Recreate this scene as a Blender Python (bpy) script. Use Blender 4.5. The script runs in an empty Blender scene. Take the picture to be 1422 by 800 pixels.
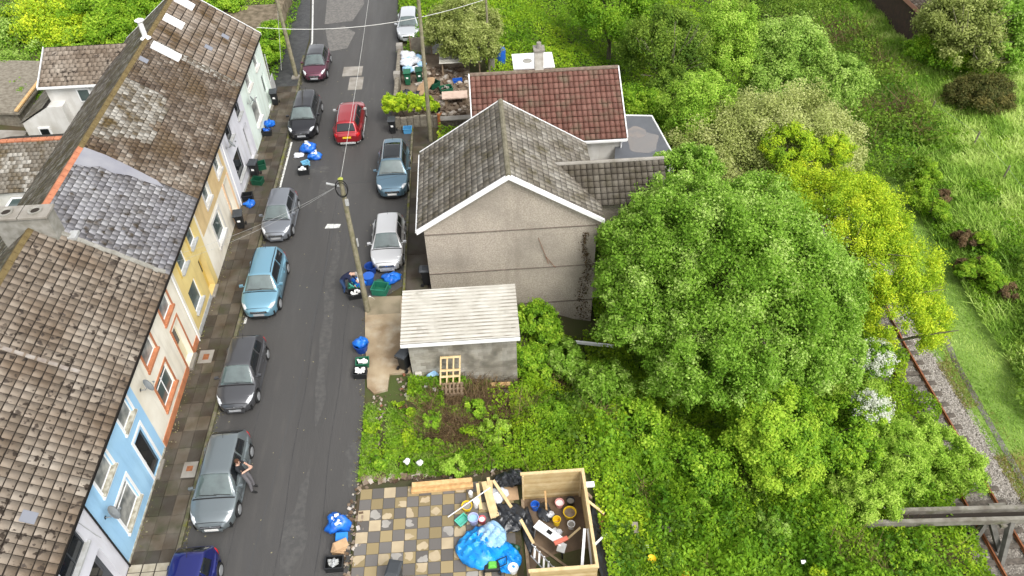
import bpy, bmesh, math, random
import numpy as np
from mathutils import Vector, Matrix
RNG=np.random.default_rng(7); random.seed(7)
S=bpy.context.scene; COL=S.collection
# ---------------------------------------------------------------- camera
CF=1071.0; CC=(711.0,400.0); CAMH=27.0
def _n(v): v=np.array(v,float); return v/np.linalg.norm(v)
_up=-_n((750-711,400-1521,-CF)); _dy=_n((615-711,400+621,-CF)); _dy=_n(_dy-_up*_dy.dot(_up)); _dx=np.cross(_dy,_up)
CR=np.array([_dx,_dy,_up])
cam=bpy.data.cameras.new('camera'); camo=bpy.data.objects.new('camera',cam); COL.objects.link(camo)
cam.sensor_width=36; cam.lens=CF/1422*36; cam.clip_end=3000; cam.clip_start=0.1
camo.matrix_world=Matrix([list(CR[0])+[0],list(CR[1])+[0],list(CR[2])+[CAMH],[0,0,0,1]])
S.camera=camo
# ---------------------------------------------------------------- light
SUN_EL=math.radians(52); SUN_AZ=math.radians(142)   # azimuth measured from +y towards +x
w=bpy.data.worlds.new('World'); S.world=w; w.use_nodes=True
nt=w.node_tree; bg=nt.nodes['Background']
sky=nt.nodes.new('ShaderNodeTexSky'); sky.sky_type='NISHITA'; sky.sun_disc=False
sky.sun_elevation=SUN_EL; sky.sun_rotation=SUN_AZ; sky.air_density=1.0; sky.dust_density=3.0; sky.ozone_density=1.0
hs=nt.nodes.new('ShaderNodeHueSaturation'); hs.inputs['Saturation'].default_value=0.12
nt.links.new(sky.outputs[0],hs.inputs['Color']); nt.links.new(hs.outputs[0],bg.inputs[0]); bg.inputs[1].default_value=0.15
sun=bpy.data.lights.new('sun','SUN'); sun.energy=1.1; sun.angle=math.radians(24); sun.color=(1,0.96,0.9)
suno=bpy.data.objects.new('sun',sun); COL.objects.link(suno)
sd=Vector((math.cos(SUN_EL)*math.sin(SUN_AZ),math.cos(SUN_EL)*math.cos(SUN_AZ),math.sin(SUN_EL)))
suno.rotation_euler=sd.to_track_quat('Z','Y').to_euler(); suno.location=(0,0,60)
vs=S.view_settings; vs.view_transform='Standard'; vs.look='None'; vs.exposure=1.02; vs.gamma=1
# ---------------------------------------------------------------- helpers
def g(px,py,z=0.0):
    v=CR@np.array([px-CC[0],CC[1]-py,-CF]); t=(z-CAMH)/v[2]; return (v[0]*t,v[1]*t,z)
def gx(px,py,x):
    v=CR@np.array([px-CC[0],CC[1]-py,-CF]); t=x/v[0]; return (x,v[1]*t,CAMH+v[2]*t)
def gt(px,py):
    z=0.0
    for _ in range(25):
        p=g(px,py,z); z=z*.5+.5*float(hterr(p[0],p[1]))
    return (p[0],p[1],float(hterr(p[0],p[1])))
def vnoise(x,y,s,seed=0):
    x=np.asarray(x,float)/s+seed*17.3; y=np.asarray(y,float)/s-seed*9.1
    xi=np.floor(x).astype(np.int64); yi=np.floor(y).astype(np.int64); fx=x-xi; fy=y-yi
    fx=fx*fx*(3-2*fx); fy=fy*fy*(3-2*fy)
    def h(a,b):
        n=(a*374761393+b*668265263+seed*974711)&0xffffffff; n=((n^(n>>13))*1274126177)&0xffffffff; n=n^(n>>16); return (n&0xffff)/65535.0
    return (h(xi,yi)*(1-fx)+h(xi+1,yi)*fx)*(1-fy)+(h(xi,yi+1)*(1-fx)+h(xi+1,yi+1)*fx)*fy
def tag(o,label=None,cat=None,group=None,kind=None):
    if label: o['label']=label
    if cat: o['category']=cat
    if group: o['group']=group
    if kind: o['kind']=kind
    return o
def thing(name,label,cat,loc=(0,0,0),rz=0,group=None):
    o=bpy.data.objects.new(name,None); COL.objects.link(o); o.location=loc; o.rotation_euler=(0,0,rz); o.empty_display_size=.2
    return tag(o,label,cat,group)
def wloc(o):
    v=Vector((0,0,0))
    while o is not None: v+=o.location; o=o.parent
    return v
def copy_tree(o,parent=None):
    c=o.copy(); COL.objects.link(c); c.parent=parent
    for ch in list(o.children): copy_tree(ch,c)
    return c
# ---- materials
def mat(name,col,col2=None,scale=4.0,rough=.75,spec=.3,metal=0,bump=0,bscale=40,col3=None,scale3=1.0,thr=(.45,.6),tint=None,detail=4,coat=0,lo=.35,hi=.65,rvar=0,stretch=0):
    m=bpy.data.materials.new(name); m.use_nodes=True; t=m.node_tree; N=t.nodes; L=t.links; b=N['Principled BSDF']
    tc=N.new('ShaderNodeTexCoord'); out=None
    def rgb(c): n=N.new('ShaderNodeRGB'); n.outputs[0].default_value=(*c,1); return n.outputs[0]
    out=rgb(col); src=tc.outputs['Object']
    if stretch: mp=N.new('ShaderNodeMapping'); mp.inputs['Scale'].default_value=(1,stretch,1); L.new(src,mp.inputs['Vector']); src=mp.outputs[0]
    def noise(sc,d=detail):
        n=N.new('ShaderNodeTexNoise'); n.inputs['Scale'].default_value=sc; n.inputs['Detail'].default_value=d; L.new(src,n.inputs['Vector']); return n.outputs['Fac']
    def ramp(f,a,c):
        n=N.new('ShaderNodeMapRange'); n.inputs['From Min'].default_value=a; n.inputs['From Max'].default_value=c; L.new(f,n.inputs['Value']); return n.outputs[0]
    def mix(f,a,c,mode='MIX'):
        n=N.new('ShaderNodeMix'); n.data_type='RGBA'; n.blend_type=mode
        if isinstance(f,(int,float)): n.inputs[0].default_value=f
        else: L.new(f,n.inputs[0])
        L.new(a,n.inputs[6]); L.new(c,n.inputs[7]); return n.outputs[2]
    if tint is not None:
        a=N.new('ShaderNodeAttribute'); a.attribute_name='tint'; cr=N.new('ShaderNodeValToRGB'); L.new(a.outputs['Fac'],cr.inputs[0])
        els=cr.color_ramp.elements
        els[0].position=0; els[0].color=(*tint[0],1); els[1].position=1; els[1].color=(*tint[-1],1)
        for i,c in enumerate(tint[1:-1]): e=els.new((i+1)/(len(tint)-1)); e.color=(*c,1)
        out=cr.outputs[0]
        if col2: out=mix(ramp(noise(scale),lo,hi),out,mix(1.0,out,rgb(col2),'MULTIPLY'))
    elif col2: out=mix(ramp(noise(scale),lo,hi),out,rgb(col2))
    if col3: out=mix(ramp(noise(scale3,6),*thr),out,rgb(col3))
    L.new(out,b.inputs['Base Color']); b.inputs['Roughness'].default_value=rough; b.inputs['Specular IOR Level'].default_value=spec
    b.inputs['Metallic'].default_value=metal; b.inputs['Coat Weight'].default_value=coat; b.inputs['Coat Roughness'].default_value=.04
    if rvar:
        r=N.new('ShaderNodeMapRange'); r.inputs['To Min'].default_value=rough-rvar; r.inputs['To Max'].default_value=rough+rvar*.5; r.inputs['From Min'].default_value=.4; r.inputs['From Max'].default_value=.6
        L.new(noise(.7,5),r.inputs['Value']); L.new(r.outputs[0],b.inputs['Roughness'])
    if bump:
        bn=N.new('ShaderNodeBump'); bn.inputs['Strength'].default_value=bump; bn.inputs['Distance'].default_value=.03; L.new(noise(bscale,3),bn.inputs['Height']); L.new(bn.outputs[0],b.inputs['Normal'])
    return m
def leafmat(name,cols,trans=.42,gloss=.16):
    cols=[tuple(min(.8,v*1.22) for v in c) for c in cols]
    m=bpy.data.materials.new(name); m.use_nodes=True; t=m.node_tree; N=t.nodes; L=t.links; b=N['Principled BSDF']
    a=N.new('ShaderNodeAttribute'); a.attribute_name='tint'; cr=N.new('ShaderNodeValToRGB'); L.new(a.outputs['Fac'],cr.inputs[0])
    els=cr.color_ramp.elements; els[0].position=0; els[0].color=(*cols[0],1); els[1].position=1; els[1].color=(*cols[-1],1)
    for i,c in enumerate(cols[1:-1]): e=els.new((i+1)/(len(cols)-1)); e.color=(*c,1)
    L.new(cr.outputs[0],b.inputs['Base Color']); b.inputs['Roughness'].default_value=.5; b.inputs['Specular IOR Level'].default_value=gloss
    tr=N.new('ShaderNodeBsdfTranslucent'); L.new(cr.outputs[0],tr.inputs[0]); mx=N.new('ShaderNodeMixShader'); mx.inputs[0].default_value=trans
    L.new(b.outputs[0],mx.inputs[1]); L.new(tr.outputs[0],mx.inputs[2]); L.new(mx.outputs[0],N['Material Output'].inputs[0]); return m
# ---- meshes
def mkmesh(name,V,F,mats,parent=None,tint=None,midx=None,smooth=False,bevel=0,sharp=None):
    """V (n,3) world; F list of tuples or (m,4)/(m,3) array."""
    me=bpy.data.meshes.new(name); V=np.asarray(V,float)
    if parent is not None: V=V-np.array(wloc(parent))
    if isinstance(F,np.ndarray):
        k=F.shape[1]; me.vertices.add(len(V)); me.vertices.foreach_set('co',V.astype(np.float32).ravel())
        me.loops.add(F.size); me.loops.foreach_set('vertex_index',F.astype(np.int32).ravel())
        me.polygons.add(len(F)); me.polygons.foreach_set('loop_start',np.arange(0,F.size,k,dtype=np.int32)); me.update(calc_edges=True)
    else: me.from_pydata([tuple(v) for v in V],[],[tuple(f) for f in F])
    if not isinstance(mats,(list,tuple)): mats=[mats]
    for m in mats: me.materials.append(m)
    if midx is not None: me.polygons.foreach_set('material_index',np.asarray(midx,dtype=np.int32))
    if tint is not None:
        at=me.attributes.new('tint','FLOAT','FACE'); at.data.foreach_set('value',np.clip(np.asarray(tint,dtype=np.float32),0,1))
    if smooth:
        me.polygons.foreach_set('use_smooth',np.ones(len(me.polygons),dtype=bool))
        if sharp:
            bm=bmesh.new(); bm.from_mesh(me)
            for e in bm.edges:
                if len(e.link_faces)==2 and e.calc_face_angle(0)>sharp: e.smooth=False
            bm.to_mesh(me); bm.free()
    me.update()
    o=bpy.data.objects.new(name,me); COL.objects.link(o)
    if parent is not None: o.parent=parent
    if bevel:
        b=o.modifiers.new('bevel','BEVEL'); b.width=bevel; b.segments=2; b.limit_method='ANGLE'
    return o
class MB:
    def __init__(s): s.v=[]; s.f=[]; s.m=[]; s.t=[]; s.x=None
    def add(s,vs,fs,mi=0,t=.5):
        n=len(s.v)
        if s.x is not None: vs=[tuple(s.x@Vector(v)) for v in vs]
        s.v+= [tuple(v) for v in vs]; s.f+=[tuple(i+n for i in f) for f in fs]; s.m+=[mi]*len(fs); s.t+=[t]*len(fs); return s
    def box(s,c,d,rz=0,rx=0,ry=0,mi=0,t=.5,taper=1.0):
        M=Matrix.Rotation(rz,3,'Z')@Matrix.Rotation(ry,3,'Y')@Matrix.Rotation(rx,3,'X'); vs=[]
        for k in (-.5,.5):
            q=taper if k>0 else 1
            for (i,j) in ((-.5,-.5),(.5,-.5),(.5,.5),(-.5,.5)): p=M@Vector((i*d[0]*q,j*d[1]*q,k*d[2])); vs.append((c[0]+p.x,c[1]+p.y,c[2]+p.z))
        return s.add(vs,[(3,2,1,0),(4,5,6,7),(0,1,5,4),(1,2,6,5),(2,3,7,6),(3,0,4,7)],mi,t)
    def b2(s,x0,x1,y0,y1,z0,z1,mi=0,t=.5): return s.box(((x0+x1)/2,(y0+y1)/2,(z0+z1)/2),(abs(x1-x0),abs(y1-y0),abs(z1-z0)),mi=mi,t=t)
    def tube(s,pts,rs,n=8,mi=0,t=.5,cap=True):
        pts=[Vector(p) for p in pts]
        if not isinstance(rs,(list,tuple)): rs=[rs]*len(pts)
        vs=[];fs=[]
        for i,p in enumerate(pts):
            d=(pts[min(i+1,len(pts)-1)]-pts[max(i-1,0)]).normalized(); a=d.orthogonal().normalized() if i==0 else (a-d*a.dot(d)).normalized(); b=d.cross(a)
            for k in range(n): q=2*math.pi*k/n; vs.append(p+(a*math.cos(q)+b*math.sin(q))*rs[i])
        for i in range(len(pts)-1):
            for k in range(n): k2=(k+1)%n; fs.append((i*n+k,i*n+k2,(i+1)*n+k2,(i+1)*n+k))
        if cap: fs.append(tuple(range(n-1,-1,-1))); fs.append(tuple((len(pts)-1)*n+k for k in range(n)))
        return s.add(vs,fs,mi,t)
    def prism(s,poly,z0,z1,mi=0,t=.5):
        n=len(poly); a=sum(poly[i][0]*poly[(i+1)%n][1]-poly[(i+1)%n][0]*poly[i][1] for i in range(n))
        if a<0: poly=poly[::-1]
        vs=[(p[0],p[1],z0) for p in poly]+[(p[0],p[1],z1) for p in poly]
        fs=[tuple(range(n-1,-1,-1)),tuple(range(n,2*n))]+[(i,(i+1)%n,n+(i+1)%n,n+i) for i in range(n)]
        return s.add(vs,fs,mi,t)
    def poly(s,pts,th=(0,0,.02),mi=0,t=.5):
        """planar polygon extruded by vector th"""
        n=len(pts); th=Vector(th); vs=[Vector(p) for p in pts]+[Vector(p)+th for p in pts]
        fs=[tuple(range(n-1,-1,-1)),tuple(range(n,2*n))]+[(i,(i+1)%n,n+(i+1)%n,n+i) for i in range(n)]
        return s.add(vs,fs,mi,t)
    def lathe(s,prof,c=(0,0,0),n=16,axis='Z',mi=0,t=.5):
        vs=[];fs=[]
        for (r,z) in prof:
            for k in range(n):
                q=2*math.pi*k/n
                if axis=='Z': vs.append((c[0]+r*math.cos(q),c[1]+r*math.sin(q),c[2]+z))
                else: vs.append((c[0]+z,c[1]+r*math.cos(q),c[2]+r*math.sin(q)))
        for i in range(len(prof)-1):
            for k in range(n): k2=(k+1)%n; fs.append((i*n+k,i*n+k2,(i+1)*n+k2,(i+1)*n+k))
        fs.append(tuple(range(n-1,-1,-1))); fs.append(tuple((len(prof)-1)*n+k for k in range(n)))
        return s.add(vs,fs,mi,t)
    def sheet(s,fn,nu,nv,mi=0,t=.5):
        vs=[fn(i/nu,j/nv) for j in range(nv+1) for i in range(nu+1)]
        fs=[(j*(nu+1)+i,j*(nu+1)+i+1,(j+1)*(nu+1)+i+1,(j+1)*(nu+1)+i) for j in range(nv) for i in range(nu)]
        return s.add(vs,fs,mi,t)
    def build(s,name,mats,parent=None,smooth=False,bevel=0,sharp=.6,solid=0,fixn=False):
        o=mkmesh(name,s.v,s.f,mats,parent,tint=s.t,midx=s.m,smooth=smooth,bevel=bevel,sharp=sharp)
        if fixn:
            bm=bmesh.new(); bm.from_mesh(o.data); bmesh.ops.recalc_face_normals(bm,faces=bm.faces); bm.to_mesh(o.data); bm.free()
        if solid:
            md=o.modifiers.new('solid','SOLIDIFY'); md.thickness=solid; md.offset=0
        return o
# ---------------------------------------------------------------- colours
M={}
M['asphalt']=mat('asphalt',(.06,.058,.056),(.07,.067,.064),.5,rough=.62,bump=.6,bscale=70,col3=(.085,.081,.075),scale3=2.6,thr=(.56,.85),rvar=.12,detail=10,stretch=.12)
M['asphalt_pale']=mat('asphalt_pale',(.17,.16,.145),(.11,.105,.1),6,rough=.8,bump=.3)
M['asphalt_dark']=mat('asphalt_dark',(.035,.035,.037),(.06,.06,.06),3,rough=.5,bump=.3,bscale=80)
M['line']=mat('line_white',(.6,.6,.57),(.2,.2,.19),7,rough=.7,lo=.5,hi=.75)
M['slab']=mat('slab',(.1,.09,.08),(.6,.5,.4),1.1,rough=.65,bump=.4,bscale=30,tint=[(.06,.052,.042),(.08,.07,.056),(.1,.086,.068),(.13,.112,.086)],col3=(.05,.05,.025),scale3=1.6,thr=(.5,.75))
M['kerb']=mat('kerb',(.17,.15,.11),(.09,.09,.045),3,rough=.85,bump=.4,col3=(.13,.13,.03),scale3=2.2,thr=(.55,.65))
M['soil']=mat('soil',(.07,.05,.032),(.045,.05,.02),.8,rough=.95,bump=.6,bscale=12)
M['conc']=mat('concrete',(.3,.28,.25),(.2,.18,.15),1.5,rough=.85,bump=.4,bscale=25)
M['conc_tan']=mat('concrete_tan',(.4,.32,.21),(.24,.17,.1),.8,rough=.8,bump=.4,bscale=15,col3=(.42,.36,.27),scale3=1.3,thr=(.5,.7))
M['white']=mat('white_render',(.66,.65,.62),(.5,.48,.44),.9,rough=.7,bump=.15)
M['upvc']=mat('upvc',(.8,.8,.79),rough=.35,spec=.5)
M['cream']=mat('cream_render',(.76,.72,.62),(.66,.61,.5),.8,rough=.7,bump=.15)
M['yellow']=mat('yellow_render',(.68,.54,.22),(.6,.46,.18),.8,rough=.7,bump=.15)
M['yellow_dark']=mat('yellow_trim',(.55,.38,.09),rough=.7)
M['tan']=mat('tan_render',(.58,.43,.22),(.5,.36,.18),2,rough=.85,bump=.4,bscale=50)
M['peach']=mat('peach',(.7,.48,.3),rough=.7)
M['blue']=mat('blue_render',(.29,.5,.7),(.34,.56,.74),.6,rough=.65,bump=.1)
M['orange']=mat('orange_trim',(.52,.21,.1),(.42,.16,.075),4,rough=.65)
M['lilac']=mat('lilac_render',(.66,.66,.7),(.58,.58,.62),.9,rough=.65)
M['mint']=mat('mint_render',(.72,.8,.74),(.64,.73,.66),.9,rough=.65)
M['sill']=mat('sill',(.42,.43,.43),(.32,.32,.3),4,rough=.7)
M['sill_old']=mat('sill_old',(.5,.48,.4),(.25,.23,.17),5,rough=.85)
M['glass']=mat('glass',(.05,.07,.07),(.1,.13,.12),.8,rough=.08,spec=.6)
M['glass_dk']=mat('glass_dark',(.012,.014,.016),rough=.06,spec=.6)
M['curtain']=mat('curtain',(.35,.35,.32),(.1,.11,.11),2.5,rough=.3,spec=.6)
M['black']=mat('black_plastic',(.014,.015,.016),rough=.45,spec=.45)
M['blackpipe']=mat('black_pipe',(.012,.012,.012),rough=.5)
M['darkgrey']=mat('dark_grey_plastic',(.04,.045,.05),rough=.45,spec=.45)
M['tile_brown']=mat('tile_brown',(.2,.16,.13),(.6,.52,.45),.5,rough=.62,bump=.4,bscale=25,tint=[(.18,.148,.115),(.235,.197,.157),(.265,.225,.182),(.31,.268,.22)],col3=(.05,.037,.028),scale3=4.2,thr=(.58,.64))
M['tile_tan']=mat('tile_tan',(.25,.2,.15),(.6,.5,.4),.6,rough=.7,bump=.4,bscale=25,tint=[(.19,.155,.125),(.26,.215,.175),(.31,.265,.22)],col3=(.09,.055,.022),scale3=.9,thr=(.5,.68))
M['slate_grey']=mat('slate_grey',(.2,.2,.22),(.8,.8,.85),.7,rough=.36,spec=.5,bump=.08,tint=[(.11,.1,.095),(.18,.173,.178),(.225,.218,.225),(.29,.285,.29)],col3=(.055,.042,.03),scale3=2.4,thr=(.56,.68))
M['slate_brown']=mat('slate_brown',(.15,.11,.08),(.55,.45,.35),.9,rough=.55,bump=.5,tint=[(.09,.068,.05),(.16,.125,.095),(.22,.185,.15),(.36,.33,.29)],col3=(.1,.065,.032),scale3=.42,thr=(.5,.68))
M['slate_pale']=mat('slate_pale',(.3,.28,.24),rough=.5,bump=.4,tint=[(.1,.08,.055),(.2,.18,.15),(.29,.27,.235),(.37,.35,.31)],col3=(.09,.06,.02),scale3=1.1,thr=(.5,.66))
M['slate_rear']=mat('slate_rear',(.12,.09,.07),rough=.6,bump=.4,tint=[(.06,.045,.035),(.1,.08,.06),(.15,.125,.1),(.25,.23,.2)],col3=(.07,.05,.015),scale3=.9,thr=(.5,.62))
M['tile_grey']=mat('tile_grey',(.2,.18,.15),(.7,.66,.6),.7,rough=.7,bump=.4,tint=[(.15,.135,.112),(.215,.195,.165),(.25,.23,.2),(.3,.28,.24)],col3=(.1,.085,.05),scale3=1.5,thr=(.52,.7))
M['tile_red']=mat('tile_red',(.2,.06,.04),(.8,.7,.65),.8,rough=.6,bump=.3,tint=[(.115,.052,.038),(.15,.068,.05),(.185,.09,.068)],col3=(.12,.085,.055),scale3=1.4,thr=(.5,.74))
M['under']=mat('roof_underlay',(.028,.022,.017),rough=.9)
M['terracotta']=mat('terracotta',(.48,.19,.1),(.35,.13,.07),3,rough=.7,col3=(.12,.08,.03),scale3=.35,thr=(.52,.6))
M['cement']=mat('cement',(.3,.29,.26),(.2,.19,.16),3,rough=.85,bump=.4)
M['cement_wet']=mat('cement_wash',(.27,.27,.29),(.21,.21,.24),.9,rough=.4,spec=.5)
M['moss']=mat('moss_ridge',(.12,.085,.035),(.16,.12,.05),4,rough=.95,bump=.8)
M['dash']=mat('pebbledash',(.5,.44,.365),(.33,.285,.235),16,rough=.9,bump=1.0,bscale=45,col3=(.23,.205,.17),scale3=.35,thr=(.5,.8),detail=8)
M['dashline']=mat('dash_joint',(.2,.165,.135),(.13,.11,.09),5,rough=.9)
M['block']=mat('block',(.27,.26,.225),(.75,.72,.66),1.2,rough=.9,bump=.5,tint=[(.28,.26,.22),(.35,.33,.285),(.42,.4,.35)],col3=(.15,.14,.115),scale3=1.3,thr=(.5,.7))
M['corr']=mat('corrugated',(.52,.5,.45),(.4,.38,.33),1.4,rough=.6,col3=(.14,.13,.1),scale3=1.1,thr=(.64,.78))
M['feltroof']=mat('flat_roof',(.105,.11,.12),(.085,.09,.1),1,rough=.35,spec=.5)
M['puddle']=mat('puddle',(.17,.165,.16),(.2,.18,.165),.7,rough=.12,spec=.6)
M['wood']=mat('wood_new',(.55,.4,.2),(.62,.48,.27),5,rough=.7,bump=.2)
M['wood_side']=mat('wood_orange',(.5,.29,.12),(.62,.42,.2),6,rough=.7)
M['wood_old']=mat('wood_old',(.27,.2,.13),(.17,.12,.08),4,rough=.85,bump=.3)
M['wood_grey']=mat('wood_grey',(.24,.215,.17),(.15,.13,.1),5,rough=.9,bump=.4)
M['pole']=mat('pole_wood',(.27,.24,.17),(.17,.16,.09),5,rough=.9,bump=.4)
M['ply']=mat('ply_floor',(.16,.11,.07),(.1,.07,.045),1.8,rough=.6,bump=.2)
M['blueplas']=mat('blue_plastic',(.015,.1,.45),rough=.35,spec=.5)
M['bluebag']=mat('blue_bag',(.01,.16,.62),(.01,.09,.42),4,rough=.35,spec=.5,bump=.4,bscale=14)
M['bluetarp']=mat('blue_tarp',(.01,.3,.75),(.01,.22,.62),2,rough=.4,spec=.5,bump=.5,bscale=5)
M['tarp_pale']=mat('pale_tarp',(.35,.52,.68),(.25,.45,.66),2,rough=.45,bump=.3,bscale=6)
M['blacktarp']=mat('black_tarp',(.018,.02,.023),(.03,.033,.038),2,rough=.32,spec=.5,bump=.6,bscale=5)
M['whitebag']=mat('white_bag',(.65,.66,.68),(.5,.52,.56),4,rough=.5,bump=.6,bscale=8)
M['green']=mat('green_plastic',(.012,.11,.055),rough=.4,spec=.5)
M['greend']=mat('green_dark_plastic',(.01,.065,.035),rough=.4)
M['teal']=mat('teal_plastic',(.1,.45,.34),rough=.4)
M['yelplas']=mat('yellow_plastic',(.75,.5,.02),rough=.4)
M['card']=mat('cardboard',(.45,.3,.17),(.36,.23,.13),4,rough=.85)
M['paper']=mat('paper_white',(.78,.78,.76),rough=.7)
M['rubble']=mat('rubble',(.3,.26,.2),(.6,.5,.4),3,rough=.9,tint=[(.09,.065,.045),(.2,.15,.11),(.32,.28,.23),(.55,.52,.48)])
M['brickmix']=mat('brick_pieces',(.35,.15,.09),rough=.9,tint=[(.16,.07,.04),(.33,.13,.07),(.45,.28,.18)])
M['ballast']=mat('ballast',(.25,.23,.2),rough=.9,tint=[(.12,.105,.09),(.22,.2,.17),(.33,.3,.26),(.45,.42,.38)])
M['rust']=mat('rust',(.28,.1,.04),(.18,.07,.03),8,rough=.75)
M['metal']=mat('metal_grey',(.35,.36,.37),rough=.4,metal=.6)
M['dish']=mat('dish_grey',(.2,.215,.22),rough=.5)
M['stonew']=mat('stone_wall',(.16,.14,.11),(.07,.06,.045),5,rough=.9,bump=.9,bscale=9)
M['brick']=mat('red_brick',(.3,.12,.07),(.22,.085,.05),5,rough=.85,bump=.3)
M['rubber']=mat('rubber',(.012,.012,.012),rough=.8)
M['red']=mat('red_lens',(.5,.01,.015),rough=.15,spec=.6)
M['lamp']=mat('lamp_lens',(.7,.72,.73),(.4,.42,.44),9,rough=.1,spec=.7)
M['chrome']=mat('chrome',(.6,.61,.62),rough=.2,metal=.9)
M['alloy']=mat('alloy',(.42,.43,.44),rough=.35,metal=.5)
M['plate']=mat('plate_grey',(.3,.31,.32),(.42,.43,.44),7,rough=.5)
M['platey']=mat('plate_yellow',(.7,.48,.03),rough=.5)
M['cable']=mat('cable_white',(.6,.6,.56),rough=.6)
M['skin']=mat('skin',(.55,.34,.25),rough=.55)
M['hair']=mat('hair_brown',(.07,.03,.015),rough=.8)
M['hairg']=mat('hair_grey',(.3,.27,.24),rough=.8)
M['tee']=mat('black_cloth',(.02,.022,.025),rough=.9)
M['trous']=mat('grey_trousers',(.1,.095,.1),rough=.9)
M['navy']=mat('navy_cloth',(.015,.02,.05),rough=.9)
M['jean']=mat('jeans',(.03,.06,.14),rough=.9)
M['bark']=mat('bark',(.11,.085,.06),(.17,.15,.11),6,rough=.9,bump=.5)
M['bark_pale']=mat('bark_pale',(.27,.24,.18),(.18,.15,.11),6,rough=.9)
LEAF={
 'bright':leafmat('leaf_bright',[(.065,.145,.01),(.14,.275,.022),(.24,.4,.05),(.43,.56,.16)]),
 'mid':leafmat('leaf_mid',[(.045,.12,.01),(.12,.25,.015),(.22,.38,.025),(.38,.52,.05)]),
 'lime':leafmat('leaf_lime',[(.12,.22,.015),(.24,.38,.02),(.38,.5,.025),(.58,.62,.04)],.35),
 'olive':leafmat('leaf_olive',[(.12,.15,.03),(.25,.3,.075),(.38,.42,.14),(.52,.54,.24)]),
 'dark':leafmat('leaf_dark',[(.025,.06,.008),(.065,.13,.014),(.125,.21,.022),(.23,.33,.045)]),
 'feather':leafmat('leaf_feather',[(.1,.2,.015),(.19,.34,.03),(.31,.47,.055),(.44,.58,.11)],.4),
 'blueg':leafmat('leaf_cool_green',[(.09,.17,.02),(.18,.31,.045),(.3,.44,.08),(.43,.56,.16)]),
 'carpet':leafmat('leaf_undergrowth',[(.045,.11,.008),(.125,.25,.014),(.24,.38,.02),(.43,.52,.03)]),
 'grass':leafmat('grass_blades',[(.1,.19,.02),(.2,.34,.045),(.31,.45,.08),(.48,.58,.18)],.3,.2),
 'blossom':leafmat('white_blossom',[(.4,.46,.3),(.58,.6,.5),(.7,.7,.64)]),
 'brown':leafmat('leaf_dead',[(.05,.035,.02),(.11,.075,.04),(.18,.12,.06),(.27,.19,.1)]),
 'straw':leafmat('dry_straw',[(.14,.14,.04),(.22,.2,.06),(.3,.26,.09),(.4,.36,.16)]),
}
M['corr_trough']=mat('corrugated_trough',(.42,.4,.35),(.24,.22,.18),.9,rough=.8,lo=.42,hi=.6)
M['tile_dark']=mat('tile_dark_brown',(.13,.115,.09),(.7,.66,.6),.7,rough=.7,bump=.3,tint=[(.08,.07,.055),(.12,.105,.085),(.15,.135,.11)],col3=(.06,.05,.03),scale3=1.5,thr=(.52,.7))
M['grit']=mat('gutter_grit',(.2,.17,.1),rough=.95,tint=[(.05,.04,.025),(.12,.1,.05),(.14,.15,.04),(.3,.26,.18)])

def grime(m,c,sc=1.6,lo=.5,hi=.85,amt=.55):
    t=m.node_tree; N=t.nodes; L=t.links; b=N['Principled BSDF']; src=b.inputs['Base Color'].links[0].from_socket
    tc=N.new('ShaderNodeTexCoord'); mp=N.new('ShaderNodeMapping'); mp.inputs['Scale'].default_value=(1,1,.16); L.new(tc.outputs['Object'],mp.inputs[0])
    n=N.new('ShaderNodeTexNoise'); n.inputs['Scale'].default_value=sc; n.inputs['Detail'].default_value=8; n.inputs['Roughness'].default_value=.65; L.new(mp.outputs[0],n.inputs['Vector'])
    r=N.new('ShaderNodeMapRange'); r.inputs['From Min'].default_value=lo; r.inputs['From Max'].default_value=hi; r.inputs['To Max'].default_value=amt; L.new(n.outputs['Fac'],r.inputs['Value'])
    mx=N.new('ShaderNodeMix'); mx.data_type='RGBA'; mx.inputs[7].default_value=(*c,1); L.new(r.outputs[0],mx.inputs[0]); L.new(src,mx.inputs[6]); L.new(mx.outputs[2],b.inputs['Base Color'])
for k in ('white','cream','lilac','mint'): grime(M[k],(.33,.3,.24),2.2,.5,.8,.5)
for k in ('yellow','tan'): grime(M[k],(.3,.22,.1),2.2,.5,.8,.45)
grime(M['blue'],(.16,.3,.42),2.2,.5,.8,.5); grime(M['orange'],(.25,.1,.05),3,.45,.75,.7)
grime(M['dash'],(.2,.17,.135),1.1,.5,.8,.5); grime(M['block'],(.13,.12,.1),1.5,.47,.75,.6)
grime(M['conc_tan'],(.16,.12,.08),1.1,.5,.75,.6)
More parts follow.
